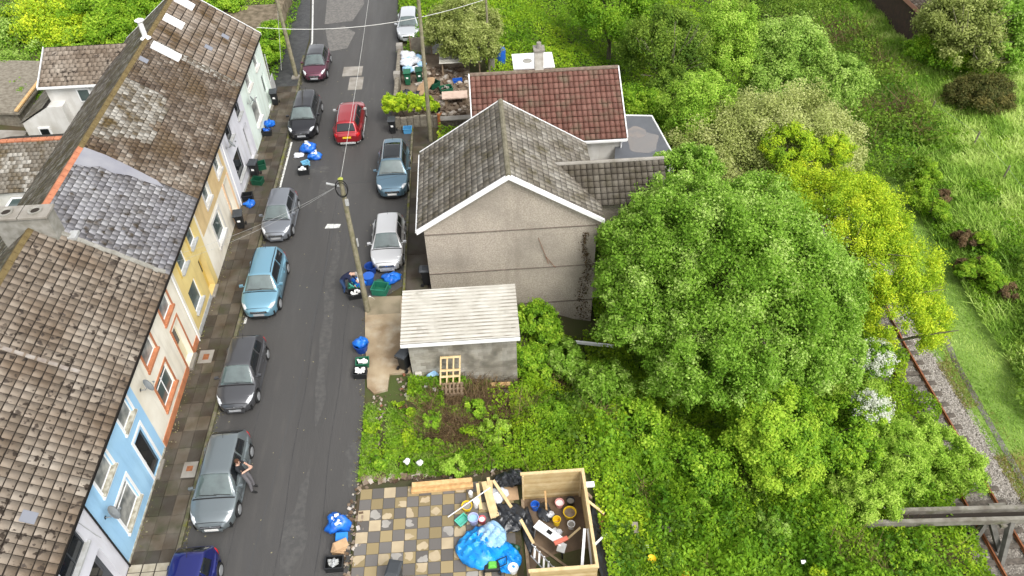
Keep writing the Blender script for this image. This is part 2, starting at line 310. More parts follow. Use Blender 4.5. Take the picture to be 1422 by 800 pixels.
# ---------------------------------------------------------------- terrain
def sst(a,b,v): t=np.clip((v-a)/(b-a),0,1); return t*t*(3-2*t)
def bendx(y):  # the line and its verge bend to the right further up the valley
    return np.interp(y,[0,28,40,53,80,200],[0,0,1.0,3.0,8,35])
def hterr(x,y):
    x=np.asarray(x,float); y=np.asarray(y,float); xr=x-bendx(y)*np.clip((x-12)/8,0,1)
    A=np.interp(xr,[-600,-60,-26,-22,-2.6,1.4,4.1,9,18,20.8,28.5,31,36,60,150,600],[14,6,.4,0,-.03,-1.2,-2.7,-3.8,-5.5,-6,-6,-5.6,-5.2,-4,4,20])
    B=np.interp(xr,[-600,-60,-26,-22,3.9,6,10,18,20.8,28.5,31,36,60,150,600],[14,6,.4,0,-.03,-1.8,-3.4,-5.5,-6,-6,-5.6,-5.2,-4,4,20])
    C=np.interp(xr,[-600,-60,-26,-22,-1,6,12,18,20.8,28.5,31,36,60,150,600],[14,6,.4,0,-.03,-1.6,-3.6,-5.5,-6,-6,-5.6,-5.2,-4,4,20])
    k=sst(19.2,22.2,y); z=B*(1-k)+A*k; k=sst(40,48,y); z=z*(1-k)+C*k
    n=(vnoise(x,y,3.0,3)-.5)*.5*np.clip((np.abs(x+9)-8.5)/4,0,1)*np.clip(np.abs(xr-24.5)/3-1,0,1)
    return z+n
def axis(a,b,st,far,m=1.25):
    c=list(np.arange(a,b+1e-6,st)); s=st; lo=a; hi=b; L=[]; R=[]
    while hi<far: s*=m; hi+=s; R.append(hi); lo-=s; L.append(lo)
    return np.array(L[::-1]+c+R)
ax_=axis(-30,46,.8,650); ay_=axis(4,84,.8,650); X,Y=np.meshgrid(ax_,ay_); Z=hterr(X,Y)-.02
V=np.stack([X,Y,Z],-1).reshape(-1,3); nx=len(ax_); idx=np.arange(len(V)).reshape(len(ay_),nx)
F=np.stack([idx[:-1,:-1],idx[:-1,1:],idx[1:,1:],idx[1:,:-1]],-1).reshape(-1,4)
M['ground']=mat('ground_earth',(.06,.055,.025),(.08,.06,.035),.7,rough=.95,bump=.5,bscale=10,col3=(.06,.08,.02),scale3=.25,thr=(.4,.6))
o=mkmesh('ground',V,F,M['ground'],smooth=True); tag(o,kind='structure')
def struct(name,mb,mats,**k): return tag(mb.build(name,mats,**k),kind='structure')
# road: one slab of asphalt with a gentle camber, narrow side pieces to the right kerb
def rside(y): return float(np.interp(y,[0,17,18.5,21.5,26.5,27.5,29,43.6,44.5,48.5,56,63,70,120],[-5.8,-5.8,-5.8,-5.8,-6.1,-6.0,-4.3,-4.3,-5.5,-5.6,-5.7,-6.1,-6.6,-11]))
def lside(y): return float(np.interp(y,[0,43,50,55,57,65,120],[-12.25,-12.2,-12.45,-12.7,-12.6,-13.5,-20]))
mb=MB(); ys=np.arange(-2,110,1.0)
for a,b in zip(ys[:-1],ys[1:]):
    L0,L1,R0,R1=lside(a),lside(b),rside(a),rside(b)
    for k in range(4):
        f0,f1=k/4,(k+1)/4; cz=lambda f:.012+.05*(1-(2*f-1)**2)
        mb.add([(L0+(R0-L0)*f0,a,cz(f0)),(L0+(R0-L0)*f1,a,cz(f1)),(L1+(R1-L1)*f1,b,cz(f1)),(L1+(R1-L1)*f0,b,cz(f0))],[(0,1,2,3)])
o=mb.build('road',M['asphalt']); tag(o,kind='structure')
# merge doubles for continuous shading
bm=bmesh.new(); bm.from_mesh(o.data); bmesh.ops.remove_doubles(bm,verts=bm.verts,dist=1e-4); bm.to_mesh(o.data); bm.free()
def roadz(x,y):
    f=(x-lside(y))/(rside(y)-lside(y)); return .012+.05*(1-(2*f-1)**2) if 0<=f<=1 else .012
def blotch(cx,cy,rx,ry,n=26,j=.35,seed=0):
    r=random.Random(seed); ph=[r.uniform(0,6.28) for _ in range(5)]
    return [(cx+rx*(1+j*sum(math.sin((k+2)*q+ph[k])/(k+1.5) for k in range(5)))*math.cos(q),cy+ry*(1+j*sum(math.cos((k+2)*q-ph[k])/(k+1.5) for k in range(5)))*math.sin(q)) for q in [2*math.pi*i/n for i in range(n)]]
def decal(name,polys,m,dz=.006,z=None):
    mb=MB()
    for p in polys:
        bm=bmesh.new(); vs=[bm.verts.new((x,y,0)) for x,y in p]; f=bm.faces.new(vs); bmesh.ops.triangulate(bm,faces=[f])
        bmesh.ops.subdivide_edges(bm,edges=bm.edges,cuts=1)
        bm.verts.ensure_lookup_table(); idm={v:i for i,v in enumerate(bm.verts)}
        vv=[(v.co.x,v.co.y,(roadz(v.co.x,v.co.y)+dz if z is None else z)) for v in bm.verts]; ff=[tuple(idm[v] for v in f.verts) for f in bm.faces]; bm.free()
        a=mb.add(vv,ff)
    o=mb.build(name,m,fixn=True)
    for p in o.data.polygons:
        if p.normal.z<0: p.flip()
    return tag(o,kind='structure')
# worn pale strips, patches, lines
decal('road_patch',[[( -10.9,55.2),(-9.6,55.6),(-9.2,58.2),(-10.2,59.5),(-11.6,58.9)],[(-11.8,60),(-9.6,60.3),(-8.9,63.5),(-9.4,67),(-12.2,66)]],M['asphalt_pale'])
decal('road_repair',[[(-9.0,49.2),(-8.0,49.2),(-8.0,51.0),(-9.0,51.0)]],M['conc'],.008)
decal('road_wear',[blotch(-8.0,15.6,.32,2.2,n=40,j=.5,seed=3),blotch(-7.9,24.5,.3,3.2,n=40,j=.6,seed=5),blotch(-8.1,30,.18,3.5,n=40,j=.5,seed=8),blotch(-6.1,18.9,.3,.5,seed=9),blotch(-6.0,17.7,.3,.5,seed=19),blotch(-9.3,37,.4,1.8,seed=6),blotch(-8.6,44.8,.3,3.0,n=36,j=.5,seed=12),blotch(-10.0,39.6,.9,.35,seed=14)],
      mat('asphalt_worn',(.066,.064,.062),(.095,.092,.086),5,rough=.7,lo=.4,hi=.75,detail=10,bump=.5,bscale=70),.004)
decal('edge_line',[[(lside(y0)+.12,y0),(lside(y0)+.24,y0),(lside(y1)+.24,y1),(lside(y1)+.12,y1)] for y0,y1 in ((54.5,57),(57,62),(62,70),(26.9,28.2),(37,40),(40,43))],M['line'],.01)
pt=g(463,315); decal('spilled_sheet',[[(pt[0]-.45,pt[1]-.2),(pt[0]+.35,pt[1]-.22),(pt[0]+.42,pt[1]+.12),(pt[0]-.35,pt[1]+.2)]],M['line'],.009)
# tar joints in the road (thin raised seams of bitumen)
mb=MB()
for xs,y0,y1 in ((-8.55,10,70),(-7.05,8,34),(-10.4,12,24)):
    yy=np.arange(y0,y1,1.0); mb.tube([(xs+.05*math.sin(q*.9),q,roadz(xs,q)-.004) for q in yy],.012,5)
tag(mb.build('road_joint',M['asphalt_dark']),kind='structure')
mb=MB()
for (px,py,s) in ((495,98,.45),(490,100,.7)):
    p=g(px,py); mb.b2(p[0]-s,p[0]+s,p[1]-s,p[1]+s,.04,.066+(.006 if s<.6 else 0))
o=mb.build('road_manhole',M['conc']); tag(o,kind='structure')
p=g(390,320)
# left pavement of slabs
def slabs(x0,x1,y0,y1,nx_,ly,z0,z1,skew=None,seed=1,gap=.012):
    r=random.Random(seed); mb=MB(); y=y0
    while y<y1:
        l=ly*r.uniform(.85,1.15)
        for i in range(nx_):
            a=x0+(x1-x0)*i/nx_; b=x0+(x1-x0)*(i+1)/nx_; off=r.uniform(0,.25)*0
            sx=(skew(y) if skew else 0)
            mb.box(((a+b)/2+sx,y+l/2+off,(z0+z1)/2+r.uniform(-.006,.006)),((b-a)-gap,l-gap,z1-z0),rx=r.uniform(-.008,.008),ry=r.uniform(-.012,.012),t=r.random()**1.3)
        y+=l
    return mb
mb=slabs(-13.98,-12.42,9,49.5,3,.78,-.05,.115,seed=4)
mb.b2(-14.05,-12.4,7,50,-.06,.09,t=.1)
tag(mb.build('pavement',M['slab']),kind='structure')
mb=MB(); y=7.0
while y<54:
    mb.box((lside(y+.45)-.08,y+.45,.04),(.15,.89,.2),rx=random.uniform(-.006,.006)); y+=.9
tag(mb.build('kerb',M['kerb'],bevel=.012),kind='structure')
mb=MB(); ys=np.arange(49.5,110,2.0)
for a,b in zip(ys[:-1],ys[1:]): mb.add([(lside(a)-2.2,a,.1),(lside(a)-.02,a,.1),(lside(b)-.02,b,.1),(lside(b)-2.2,b,.1)],[(0,1,2,3)])
o=mb.build('path',M['asphalt_dark']); tag(o,kind='structure')
# paler patches on pavement: concrete panel with drain cover
mb=MB(); mb.b2(-13.0,-12.43,18.2,18.95,.09,.13); struct('concrete_panel',mb,M['conc'])
mb=MB(); mb.b2(-12.85,-12.6,18.5,18.75,.1,.137); struct('drain_cover',mb,M['rust'])
mb=MB(); mb.b2(-13.75,-13.1,24.4,25.2,.09,.128); struct('concrete_panel',mb,M['conc'])
mb=MB(); mb.b2(-13.55,-13.28,24.6,24.95,.1,.134); struct('drain_cover',mb,M['rust'])
mb=MB(); 
for i in range(3):
    for j in range(2): mb.b2(-13.95+i*.5,-13.5+i*.5,13.9+j*.33,14.2+j*.33,.09,.13,t=random.random())
struct('pale_paving',mb,mat('pale_paving',(.42,.38,.3),(.3,.27,.2),3,rough=.85))
# right hand pavement and forecourt in front of the gable house
mb=slabs(-4.2,-3.1,27.6,43.4,1,1.7,-.05,.11,seed=9); mb.b2(-4.3,-2.95,27.4,43.5,-.06,.08,t=.1)
tag(mb.build('pavement',M['slab']),kind='structure')
mb=MB(); y=27.6
while y<43.4:
    mb.box((-4.32,y+.45,.03),(.13,.88,.19)); y+=.9
tag(mb.build('kerb',M['kerb'],bevel=.012),kind='structure')
# driveway of tan concrete in front of the garage
dp=[g(*p,.07)[:2] for p in ((507,414),(562,411),(566,470),(571,517),(541,519),(538,541),(519,546),(510,538),(507,470))]
mb=MB(); mb.prism(dp,-.1,.08); struct('driveway',mb,M['conc_tan'])
mb=MB(); mb.prism([g(*p,.07)[:2] for p in ((508,413),(557,411),(556,435),(510,438))],.0,.088); struct('driveway_panel',mb,mat('driveway_panel',(.3,.25,.17),(.2,.17,.11),1.3,rough=.85,bump=.3))
# right edge of the road below: verge of broken concrete
mb=MB(); r=random.Random(5)
for i in range(150):
    y=r.uniform(12.5,17.4); x=-5.85+r.uniform(-.12,.42)+.1*math.sin(y*3)
    s=r.uniform(.03,.14); mb.box((x,y,.02+s*.2),(s*r.uniform(.7,1.5),s,s*.5),rz=r.uniform(0,3),rx=r.uniform(-.3,.3),t=r.random())
for i in range(60):
    x=r.uniform(-5.6,-3.0); y=17.45+r.uniform(-.05,.25); s=r.uniform(.06,.2); mb.box((x,y,.05),(s*1.4,s,s*.6),rz=r.uniform(0,3),rx=r.uniform(-.3,.3),t=r.random())
tag(mb.build('stones',M['rubble']),kind='stuff')
# patio: checker of buff and grey slabs with dried pale blotches
pitch=.468; px0,py0=-5.62,17.1; mbp=MB(); blot=[]
M['pav_buff']=mat('paver_buff',(.36,.26,.12),None,2.5,rough=.6,tint=[(.2,.155,.08),(.25,.195,.1),(.3,.235,.125)])
M['pav_grey']=mat('paver_grey',(.13,.12,.11),rough=.55,tint=[(.1,.09,.08),(.125,.115,.105),(.15,.14,.13)])
M['pav_dry']=mat('paver_dry',(.36,.29,.19),(.43,.35,.23),2,rough=.85)
M['pav_dryg']=mat('paver_dry_grey',(.27,.255,.23),(.33,.31,.28),2,rough=.85)
buff=MB(); grey=MB(); dry=MB(); dryg=MB(); r=random.Random(11)
for i in range(13):
    for j in range(17):
        x0=px0+i*pitch+(j*-.012); y0=py0-(j+1)*pitch; isb=(i+j)%2==0; zz=.075+r.uniform(-.003,.003)
        (buff if isb else grey).box((x0+pitch/2,y0+pitch/2,zz-.03),(pitch-.016,pitch-.016,.06),rx=r.uniform(-.004,.004),ry=r.uniform(-.004,.004),t=r.random())
        if x0<0.2:
            pr=.62 if isb else .3
            if r.random()<pr*(1.15 if 1<j<7 else .6):
                full=isb and r.random()<.4; c=(x0+pitch/2+r.uniform(-.13,.13)*(not full),y0+pitch/2+r.uniform(-.13,.13)*(not full)); k=(.47 if full else r.uniform(.3,.55))*pitch
                lim=pitch/2-.012; poly=[(min(max(a,x0+.012),x0+pitch-.012),min(max(b,y0+.012),y0+pitch-.012)) for a,b in blotch(c[0],c[1],k*(1.3 if full else 1),k*(1.3 if full else r.uniform(.6,1.1)),n=18,j=.1 if full else .35,seed=r.randint(0,9999))]
                (dry.b2(x0+.008,x0+pitch-.008,y0+.008,y0+pitch-.008,zz-.01,zz+.005) if full else (dry if isb else dryg).prism(poly,zz-.01,zz+.0025+.0005*r.random()))
bed=MB(); bed.b2(px0-.12,.62,py0-8.1,py0+.28,-.05,.05)
struct('patio',bed,M['soil']); struct('patio_paving',buff,M['pav_buff']); struct('patio_paving',grey,M['pav_grey']); struct('patio_paving',dry,M['pav_dry']); struct('patio_paving',dryg,M['pav_dryg'])
# railway: ballast bed, sleepers, rails
yy=np.arange(5,46,1.5); mb=MB()
for a,b in zip(yy[:-1],yy[1:]):
    for (xa,za),(xb,zb) in zip([(20.6,-6.06),(21.2,-5.9),(23.6,-5.9),(24.5,-6.04)][:-1],[(20.6,-6.06),(21.2,-5.9),(23.6,-5.9),(24.5,-6.04)][1:]):
        ba,bb=float(bendx(a)),float(bendx(b)); mb.add([(xa+ba,a,za),(xb+ba,a,zb),(xb+bb,b,zb),(xa+bb,b,za)],[(0,1,2,3)])
struct('trackbed',mb,mat('trackbed',(.13,.115,.1),(.22,.2,.17),9,rough=.95,bump=.6,bscale=20))
r=np.random.default_rng(3); n=26000
y=r.uniform(9,34,n); x=np.where(r.random(n)<.6,r.uniform(23.0,24.75,n),r.uniform(20.4,23.2,n)); x=x+bendx(y); s=r.uniform(.025,.055,n)
z=np.interp(x-bendx(y),[20.6,21.2,23.6,24.5],[-6.02,-5.9,-5.88,-6.0])+s*.3
base=np.array([(1,0,-.4),(0,1,-.4),(-1,0,-.4),(0,-1,-.4),(.2,.1,.8)])
V=np.stack([x,y,z],-1)[:,None,:]+base[None]*s[:,None,None]*r.uniform(.6,1.3,(n,5,3))
F=np.array([(0,1,4),(1,2,4),(2,3,4),(3,0,4)])[None]+np.arange(n)[:,None,None]*5
o=mkmesh('track_ballast',V.reshape(-1,3),F.reshape(-1,3),M['ballast'],tint=np.repeat(np.clip(r.random(n)*.7+ (x>23.2)*.25,0,1),4)); tag(o,kind='stuff')
for side in (21.62,23.06):
    mb=MB()
    for a,b in zip(yy[:-1],yy[1:]):
        ba,bb=float(bendx(a)),float(bendx(b))
        for dx,dz0,dz1 in ((.035,-.0,.14),(.075,-.0,.02)):
            xa,xb=side+ba,side+bb; v=[(xa-dx,a,-5.82+dz0),(xa+dx,a,-5.82+dz0),(xb+dx,b,-5.82+dz0),(xb-dx,b,-5.82+dz0)]; v+= [(p[0],p[1],p[2]+dz1) for p in v]
            mb.add(v,[(4,5,6,7),(0,4,7,3),(1,2,6,5)])
    o=mb.build('rail',[M['rust']]); tag(o,'rusty steel rail nearer the houses' if side<22 else 'rusty steel rail nearer the grassy verge','rail','rails of the disused line')
proto=None; k=0; yb=12.0
M['sleeper']=mat('sleeper',(.13,.11,.09),(.07,.06,.05),5,rough=.9)
while yb<34:
    if proto is None: mb=MB(); mb.box((22.34,yb,-5.88),(2.5,.25,.14)); proto=mb.build('sleeper',M['sleeper']); proto['label']='weathered railway sleeper bedded in the ballast under both rails'; proto['category']='sleeper'; proto['group']='sleepers under the rails'; y00=yb
    else: c=proto.copy(); COL.objects.link(c); c.location=(0,yb-y00,0)
    yb+=.72
# ditch beside the mown strip
mb=MB(); dpts=[g(*p,-6) for p in ((1265,370),(1278,392),(1296,425),(1325,500),(1350,545),(1375,590),(1422,672),(1460,740))]
L_=[Vector(p) for p in dpts]
for a,b in zip(L_[:-1],L_[1:]):
    d=(b-a).normalized(); nn=Vector((d.y,-d.x,0)); mb.add([a-nn*.16+Vector((0,0,.03)),a+nn*.16+Vector((0,0,.03)),b+nn*.16+Vector((0,0,.03)),b-nn*.16+Vector((0,0,.03))],[(0,1,2,3)])
o=mb.build('ditch',mat('ditch_concrete',(.2,.19,.17),(.07,.06,.05),.6,rough=.8,bump=.4)); tag(o,kind='structure')
for p in o.data.polygons:
    if p.normal.z<0: p.flip()
# ---------------------------------------------------------------- roofs made of real tiles
def tiles(name,O,U,Vv,LU,LV,tw,th,m,parent,clip=None,thick=.022,jit=.006,tintfn=None,stag=True,under=True,lift=.018,missing=0,seed=0,gap=.006,vl=.95):
    O,U,Vv=map(lambda q:np.array(q,float),(O,U,Vv)); U/=np.linalg.norm(U); Vv/=np.linalg.norm(Vv); N=np.cross(U,Vv); 
    if N[2]<0: N=-N
    r=np.random.default_rng(seed+int(abs(O[1])*10)); nu=int(round(LU/tw)); nv=int(round(LV/th)); tw=LU/nu; th=LV/nv
    vs=[];tt=[]
    for j in range(nv):
        off=(.5*tw if (stag and j%2) else 0)
        for i in range(-1 if off else 0,nu):
            u0=i*tw+off; u1=u0+tw; v0=j*th-.012; v1=v0+th*(vl-.01)
            u0=max(u0,0); u1=min(u1,LU)
            if u1-u0<.03: continue
            if clip is not None and not clip((u0+u1)/2,(v0+v1)/2): continue
            if missing and r.random()<missing: continue
            g_=gap+r.random()*jit*.6; dz=r.normal(0,jit*.5); dv=r.normal(0,jit)
            a=u0+g_; b=u1-g_; lo=lift+dz; c=[]
            for (uu,vv,nn) in ((a,v0+dv,lo),(b,v0+dv,lo+r.normal(0,jit*.4)),(b,v1,lift*.35),(a,v1,lift*.35)): c.append(O+U*uu+Vv*vv+N*(nn+thick))
            for q in range(4): c.append(c[q]-N*thick)
            vs+=c; t=r.random(); tt.append(t if tintfn is None else tintfn((u0+u1)/2,(v0+v1)/2,t))
    V=np.array(vs); n=len(V)//8
    fl=np.array([(0,1,2,3),(4,5,1,0),(5,6,2,1),(7,4,0,3)])
    # orientation
    e=np.cross(V[1]-V[0],V[3]-V[0]); 
    if e.dot(N)<0: fl=fl[:,::-1]
    F=(fl[None]+np.arange(n)[:,None,None]*8).reshape(-1,4); ti=np.repeat(tt,4); mi=np.zeros(len(F),int)
    return mkmesh(name,V,F,[m],parent,tint=ti)
def slope(parent,y0,y1,xe,ze,xr,zr,m,tw=.33,th=.33,name='roof',tf=None,**k):
    """one slope of a roof whose eave and ridge run along y"""
    LV=math.hypot(xr-xe,zr-ze); return tiles(name,(xe,y0,ze),(0,1,0),(xr-xe,0,zr-ze),y1-y0,LV,tw,th,m,parent,tintfn=tf,**k)
# front wall with real openings, in the plane x=X facing +x
def wall_x(X,y0,y1,z0,z1,ops,m,name,parent,depth=.14,face=1,m2=None):
    ys=sorted({y0,y1,*[o[0] for o in ops],*[o[1] for o in ops]}); zs=sorted({z0,z1,*[o[2] for o in ops],*[o[3] for o in ops]}); mb=MB()
    for a,b in zip(ys[:-1],ys[1:]):
        for c,d in zip(zs[:-1],zs[1:]):
            ym,zm=(a+b)/2,(c+d)/2
            if any(o[0]<ym<o[1] and o[2]<zm<o[3] for o in ops): continue
            mb.add([(X,a,c),(X,b,c),(X,b,d),(X,a,d)],[(0,1,2,3)])
    for o in ops:
        a,b,c,d=o[:4]; D=X-depth*face
        mb.add([(X,a,c),(X,a,d),(D,a,d),(D,a,c)],[(0,1,2,3)]); mb.add([(X,b,c),(D,b,c),(D,b,d),(X,b,d)],[(0,1,2,3)])
        mb.add([(X,a,d),(X,b,d),(D,b,d),(D,a,d)],[(0,1,2,3)]); mb.add([(X,a,c),(D,a,c),(D,b,c),(X,b,c)],[(0,1,2,3)])
    return mb.build(name,[m],parent)
def window_x(X,y0,y1,z0,z1,parent,face=1,fm=None,gm=None,sm=None,depth=.1,mull=1,surround=None,sw=.12,topbar=False):
    fm=fm or M['upvc']; gm=gm or M['glass']; sm=sm or M['sill']; mb=MB(); t=.055; x=X-depth*face
    mb.b2(x-.03,x+.03,y0,y0+t,z0,z1); mb.b2(x-.03,x+.03,y1-t,y1,z0,z1); mb.b2(x-.03,x+.03,y0+t,y1-t,z1-t,z1); mb.b2(x-.03,x+.03,y0+t,y1-t,z0,z0+t)
    for k in range(mull):
        yy=y0+(y1-y0)*(k+1)/(mull+1); mb.b2(x-.027,x+.027,yy-.022,yy+.022,z0+t,z1-t)
    if topbar: zb=z1-(z1-z0)*.25; mb.b2(x-.026,x+.026,y0+t,y1-t,zb-.02,zb+.02)
    wnd=mb.build('window',fm,parent)
    p=MB(); p.b2(x-.008,x+.006,y0+t*.6,y1-t*.6,z0+t*.6,z1-t*.6); p.build('pane',gm,wnd)
    s=MB(); s.b2(X-depth*face+.02*face,X+.11*face,y0-.08,y1+.08,z0-.09,z0+.005); s.build('sill',sm,wnd,bevel=.008)
    if surround:
        s=MB(); xo=X+.022*face; xi=X-.0*face
        s.b2(xi-.01*face,xo,y0-sw,y0-.002,z0-sw,z1+sw); s.b2(xi-.01*face,xo,y1+.002,y1+sw,z0-sw,z1+sw); s.b2(xi-.01*face,xo,y0,y1,z1+.002,z1+sw)
        s.b2(xi-.01*face,X+.07*face,y0-sw-.03,y1+sw+.03,z0-sw-.05,z0-.095); s.build('surround',surround,wnd)
    return wnd
def door_x(X,y0,y1,z0,z1,parent,dm,depth=.3,panes=False,step=M['conc']):
    mb=MB(); x=X-depth; mb.b2(x-.03,x+.02,y0,y1,z0,z1); d=mb.build('door',dm,parent)
    mb=MB(); mb.b2(x+.02,x+.035,y0+.15,y1-.15,z0+1.1,z1-.25); mb.build('pane',M['glass_dk'],d)
    mb=MB(); mb.b2(x+.02,x+.06,y0+.07,y0+.1,z0+.9,z0+1.1); mb.build('handle',M['metal'],d)
    mb=MB(); mb.b2(x+.02,X+.16,y0-.04,y1+.04,.05,z0-.002); mb.build('doorstep',step,d)
    return d
def dishx(parent_label,x,y,z,rot=.5,s=.3):
    t=thing('satellite_dish',parent_label,'satellite dish',(x,y,z),0,'satellite dishes on the terrace')
    mb=MB(); n=20; R_=Matrix.Rotation(rot,3,'Z')@Matrix.Rotation(-.5,3,'Y')
    rings=[(0,0),(.5*s,.02),(.85*s,.06),(1*s,.085)]; c=Vector((x+.32,y,z+.05))
    vs=[];fs=[]
    for (r_,d_) in rings:
        for k in range(n): q=2*math.pi*k/n; p=R_@Vector((d_,r_*math.cos(q),r_*.9*math.sin(q))); vs.append(c+p)
    for i in range(3):
        for k in range(n): fs.append((i*n+k,i*n+(k+1)%n,(i+1)*n+(k+1)%n,(i+1)*n+k))
    mb.add(vs,fs); mb.build('reflector',M['dish'],t,smooth=True,solid=.012)
    a=MB(); a.tube([(x-.02,y,z-.15),(x+.2,y,z-.15),(x+.31,y,z+.03)],.02,8); a.b2(x-.12,x+.0,y-.06,y+.06,z-.22,z-.08); a.build('bracket',M['metal'],t)
    a=MB(); e=c+R_@Vector((.3,0,-.05)); a.tube([c+R_@Vector((.03,0,-s*.85)),e],.01,6); a.box(tuple(e),(.08,.05,.05)); a.build('receiver_arm',M['dish'],t)
    return t
WX=-14.0; XE=-13.78; ZE=4.78; XR=-18.1; ZR=8.0; XB=-22.3; ZB=4.9
def terrace_house(y0,y1,label,wm,ops,roofm,tw=.33,th=.33,tf=None,ztop=4.86,ry0=None,ry1=None,plinth=None,ridge='moss',rearm=None,wz0=0.0,**k):
    t=thing('terraced_house',label,'house',(WX-4,(y0+y1)/2,0),0,'terraced houses along the left pavement')
    wall_x(WX,y0,y1,wz0,ztop,ops,wm,'front_wall',t,depth=.3)
    b=MB(); b.b2(XB+.25,WX-.32,y0+.01,y1-.01,-.6,4.7); b.build('back_wall',M['white'],t)
    y0=ry0 or y0; y1=ry1 or y1
    slope(t,y0,y1,XE,ZE,XR,ZR,roofm,tw,th,'front_roof',tf,**({'stag':False,'gap':.012,'lift':.022,'vl':.9} if roofm in (M['tile_brown'],M['tile_tan']) else {}),**k)
    slope(t,y0,y1,XB,ZB,XR,ZR,rearm or M['slate_rear'],.3,.26,'rear_roof')
    u=MB(); u.add([(XE+.01,y0,ZE-.03),(XE+.01,y1,ZE-.03),(XR,y1,ZR-.02),(XR,y0,ZR-.02),(XB,y1,ZB-.03),(XB,y0,ZB-.03),
                   (XE+.01,y0,ZE-.13),(XE+.01,y1,ZE-.13),(XR,y1,ZR-.22),(XR,y0,ZR-.22),(XB,y1,ZB-.13),(XB,y0,ZB-.13)],
                  [(0,1,2,3),(3,2,4,5),(7,6,9,8),(8,9,11,10),(1,0,6,7),(5,4,10,11),(0,3,9,6),(3,5,11,9),(2,1,7,8),(4,2,8,10)]); u.build('roof_deck',M['under'],t)
    rg=MB(); n=max(1,int((y1-y0)/.45)); L=(y1-y0)/n
    for i in range(n):
        a=y0+i*L; rz=ZR+.035+random.uniform(-.01,.01); rg.add([(XR-.17,a+.01,rz-.08),(XR,a+.01,rz+.05),(XR+.17,a+.01,rz-.08),(XR-.17,a+L-.01,rz-.08),(XR,a+L-.01,rz+.05),(XR+.17,a+L-.01,rz-.08)],[(0,1,4,3),(1,2,5,4),(0,2,1),(3,4,5)])
    rg.build('ridge_tiles',M[ridge],t,fixn=True)
    gt_=MB(); gt_.sheet(lambda a,b:(XE+.02+.06*math.sin(math.pi*(b-.5)),y0+(y1-y0)*a,ZE-.06-.06*math.cos(math.pi*(b-.5))),1,8); gt_.build('gutter',M['blackpipe'],t,solid=.008)
    return t
def pipe(parent,y,m,z0=.12,z1=4.7,x=WX+.06,name='downpipe'):
    b=MB(); b.tube([(x,y,z0),(x,y,z1),(x+.1,y,z1+.08)],.035,8); b.build(name,m,parent)
def band(parent,y0,y1,z0,z1,m,name='trim',x=.022): b=MB(); b.b2(WX-.01,WX+x,y0,y1,z0,z1); return b.build(name,m,parent)
# 1 white house nearest the camera
ops=[(12.2,13.75,3.35,4.45),(12.6,14.0,.15,2.5),(9.6,11,3.35,4.45),(9.2,10.6,1.0,2.4)]
h1=terrace_house(8.2,14.55,'white terraced house nearest the camera with dark windows','' or M['lilac'],ops,M['tile_brown'])
window_x(WX,12.2,13.75,3.35,4.45,h1,gm=M['glass_dk'],sm=M['sill'],fm=M['darkgrey']); door_x(WX,12.6,14.0,.15,2.5,h1,M['darkgrey']); window_x(WX,9.6,11,3.35,4.45,h1); window_x(WX,9.2,10.6,1.0,2.4,h1)
pipe(h1,14.5,M['blackpipe'])
b=MB(); b.tube([(WX+.02,12.0,4.6),(WX+.02,13.9,4.55),(WX+.02,14.2,3.0),(WX+.02,14.3,2.6)],.012,6); b.build('cable',M['sill'],h1)
# 2 pale blue house
ops=[(15.55,16.75,3.4,4.5),(18.2,19.2,3.4,4.5),(15.5,16.95,.95,2.35),(18.25,19.1,.2,2.5)]
h2=terrace_house(14.55,19.75,'sky blue terraced house with white window surrounds',M['blue'],ops,M['tile_brown'])
for o in ops[:2]: window_x(WX,*o,h2,gm=M['curtain'],surround=M['upvc'],sm=M['sill_old'],sw=.13,mull=0)
window_x(WX,*ops[2],h2,gm=M['curtain'],surround=M['upvc'],sm=M['sill_old'],sw=.13,mull=0,topbar=True); door_x(WX,*ops[3],h2,M['glass_dk'],depth=.1)
band(h2,18.1,18.24,.15,2.62,M['upvc'],'door_surround'); band(h2,19.11,19.24,.15,2.62,M['upvc'],'door_surround'); band(h2,18.1,19.24,2.62,2.74,M['upvc'],'door_surround')
band(h2,14.6,19.7,.1,.22,M['sill_old'],'plinth',.03)
b=MB(); b.b2(XE-2,XE-1.7,0,0,0,0)
# 3 cream house with orange surrounds
ops=[(23.9,25.0,3.4,4.55),(21.3,22.45,3.4,4.55),(21.1,22.6,1.05,2.4),(24.05,24.95,.25,2.6)]
h3=terrace_house(19.75,25.9,'cream terraced house with orange window surrounds',M['cream'],ops,M['tile_brown'],ry1=25.42)
for o in ops[:3]: window_x(WX,*o,h3,gm=M['curtain'] if o[2]>3 else M['glass'],surround=M['orange'],sm=M['orange'],sw=.14,mull=1 if o[2]<3 else 0,topbar=o[2]<3)
M['doorcream']=mat('door_cream',(.6,.55,.38),rough=.5); door_x(WX,*ops[3],h3,M['doorcream'],depth=.28); band(h3,23.9,24.04,.15,2.72,M['orange'],'door_surround'); band(h3,24.96,25.08,.15,2.72,M['orange'],'door_surround'); band(h3,23.9,25.08,2.72,2.82,M['orange'],'door_surround')
band(h3,19.8,23.88,.1,.5,M['orange'],'plinth',.03); band(h3,25.1,25.88,.1,.5,M['orange'],'plinth',.03); pipe(h3,25.86,M['upvc'])
